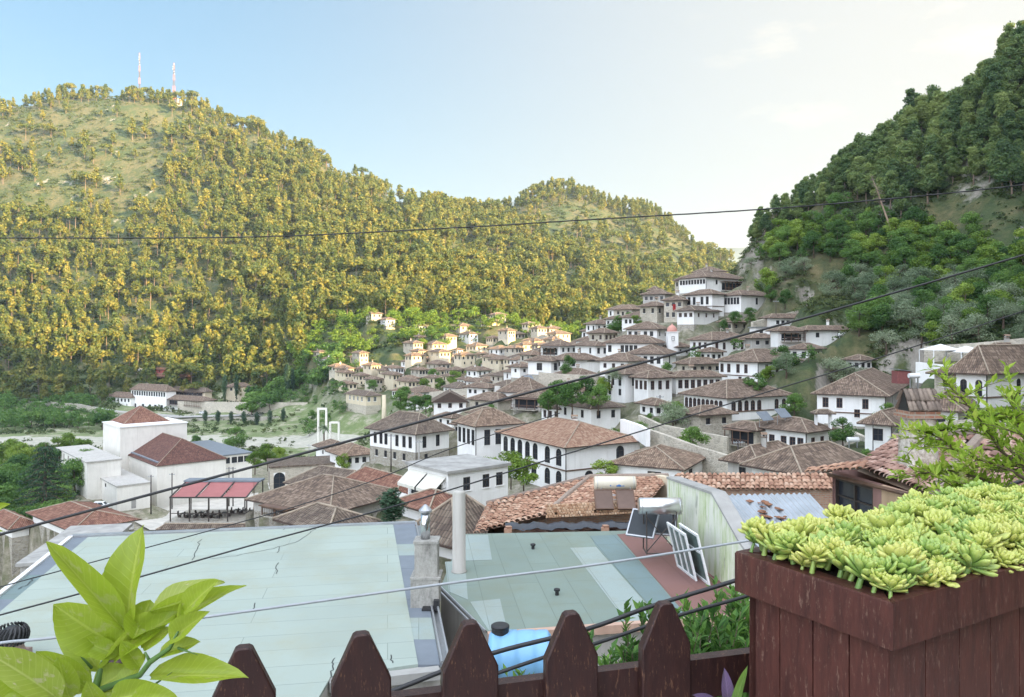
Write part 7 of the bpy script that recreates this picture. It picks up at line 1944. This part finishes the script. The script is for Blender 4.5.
    # big cedar left of the theatre
    p=P(45,515,165); e=empty('cedar_tree',p,'large dark cedar with drooping layered branches left of the theatre','cedar')
    rr=random.Random(9); rng=np.random.default_rng(9); lobes=[]; tm=MB(); tm.smooth=True; tm.tube([(0,0,-1),(0,0,7),(.2,0,15.5)],[.5,.35,.06],8)
    for k in range(11):
        z=3.0+k*1.15; L=6.6*(1-k/12.5)**.8
        for j in range(6):
            a=j*1.05+k*.6+rr.uniform(-.2,.2); ll=L*rr.uniform(.75,1.1)
            tm.tube([(0,0,z),(math.cos(a)*ll*.6,math.sin(a)*ll*.6,z+.3),(math.cos(a)*ll,math.sin(a)*ll,z-.5)],[.12,.07,.02],5)
            for q in range(4):
                f=.3+.7*q/3; lobes.append((math.cos(a)*ll*f,math.sin(a)*ll*f,z+.2-.8*f*f,.85*(1-.35*f)+.2))
    V=leaf_quads(rng,lobes,9000,.2,.34,.4,shell=.3,up=.5); link(bpy.data.objects.new('crown',np_mesh('cedar_crown',V,quads_for(len(V)//4),[M['conifer']])),e); tm.build('trunk',M['bark'],e)
    # palm by the portal
    p=P(324,446,262); e=empty('palm_tree',p,'small palm with a round head of fronds beside the white portal frame','palm'); m=MB(); m.smooth=True; m.tube([(0,0,-1),(0,0,6.5)],[.3,.24],8); m.build('trunk',M['bark'],e)
    V=[]
    for k in range(26):
        a=k*2.4; el=rr.uniform(-.5,1.0); ln=2.7
        for q in range(6):
            f=q/6; f2=(q+1)/6
            def pt(f,s): 
                c=Vector((math.cos(a),math.sin(a),0)); return Vector((0,0,6.6))+c*(ln*f*math.cos(el*.6))+Vector((0,0,ln*f*math.sin(el)-1.3*f*f))+Vector((-math.sin(a),math.cos(a),0))*s*.35*math.sin(math.pi*(f*.85+.1))
            V += [pt(f,-1),pt(f2,-1),pt(f2,1),pt(f,1)]
    V=np.array([tuple(v) for v in V]); link(bpy.data.objects.new('crown',np_mesh('palm_fronds',V,quads_for(len(V)//4),[M['olive']])),e)
town_trees()

def gap_bushes():
    r=random.Random(55); n=0;t=0;pts=[]
    while n<85 and t<9000:
        t+=1; d=r.uniform(70,300); px=r.uniform(400,900); p=onhill(px,d); py=HY-p.z/d*F
        lo=interp([405,470,560,640,700,760,820,900],[385,352,335,300,285,290,330,385],px); hi=interp([405,500,600,700,800,900],[440,432,470,485,482,460],px)
        if not (lo<py<hi): continue
        if 715<px<850 and d<108: continue
        if any((p.x-c.x)**2+(p.y-c.y)**2<(rad+1.2)**2 for c,rad in FOOT): continue
        if any((p.x-q.x)**2+(p.y-q.y)**2<6 for q in pts): continue
        pts.append(p); n+=1
        k=r.choice(['bush','brightbush','round','round','bush'])
        plant_tree('bush' if 'bush' in k else 'leafy_tree',k,p,r.uniform(1.8,3) if 'bush' in k else r.uniform(3,5),'green bush or small garden tree growing in a gap between the town houses','bush' if 'bush' in k else 'tree','greenery between the town houses',1.2)
    print('gap bushes',n)
gap_bushes()

def flush_trees():
    QUEUE.sort(key=lambda t:-t[0]); keep=QUEUE[:235]; rest=QUEUE[235:]
    for q in keep: plant_tree(*q[1:],now=True)
    r=random.Random(3); vs=[leaf_quads(np.random.default_rng(80+i),round_lobes(random.Random(70+i),1.0),420,.04,.85,.65) for i in range(8)]
    Vs=[];mi=[]; T_=MB()
    for _,name,kind,p,h,lab,cat,g,w in rest:
        b=vs[r.randrange(8)]; a=r.uniform(0,6.28); c,s=math.cos(a),math.sin(a); V=np.empty_like(b); ww=h*w
        V[:,0]=(b[:,0]*c-b[:,1]*s)*ww+p.x; V[:,1]=(b[:,0]*s+b[:,1]*c)*ww+p.y; V[:,2]=b[:,2]*h+p.z; Vs.append(V); mi.append(np.full(len(b)//4,1 if kind.startswith('bright') else 0))
        T_.tube([(p.x,p.y,p.z-1),(p.x,p.y,p.z+h*.6)],[h*.02,h*.01],4,caps=False)
    V=np.concatenate(Vs); o=bpy.data.objects.new('broadleaf_wood',np_mesh('broadleaf_wood',V,quads_for(len(V)//4),[M['broad'],M['broad2']],np.concatenate(mi))); link(o)
    tag(o,'distant mass of broadleaf trees round the sunlit houses and the river','wood',kind='stuff')
    tag(T_.build('broadleaf_trunks',M['bark']),'trunks inside the distant broadleaf wood','wood',kind='stuff')
    print('queue',len(QUEUE))
flush_trees()

# evening haze of the valley: one box of thin even air
def haze():
    m=MB(); m.box((0,2300,160),(5200,5200,420)); me=m
    mat=bpy.data.materials.new('valley_haze'); mat.use_nodes=True; t=mat.node_tree; t.nodes.remove(t.nodes['Principled BSDF'])
    v=t.nodes.new('ShaderNodeVolumePrincipled'); v.inputs['Color'].default_value=(.72,.86,1,1); v.inputs['Density'].default_value=HAZE; v.inputs['Anisotropy'].default_value=.2
    t.links.new(v.outputs[0],t.nodes['Material Output'].inputs['Volume'])
    o=m.build('haze',[mat]); tag(o,'thin pale blue evening haze filling the valley','haze',kind='stuff')
HAZE=.0001
haze()
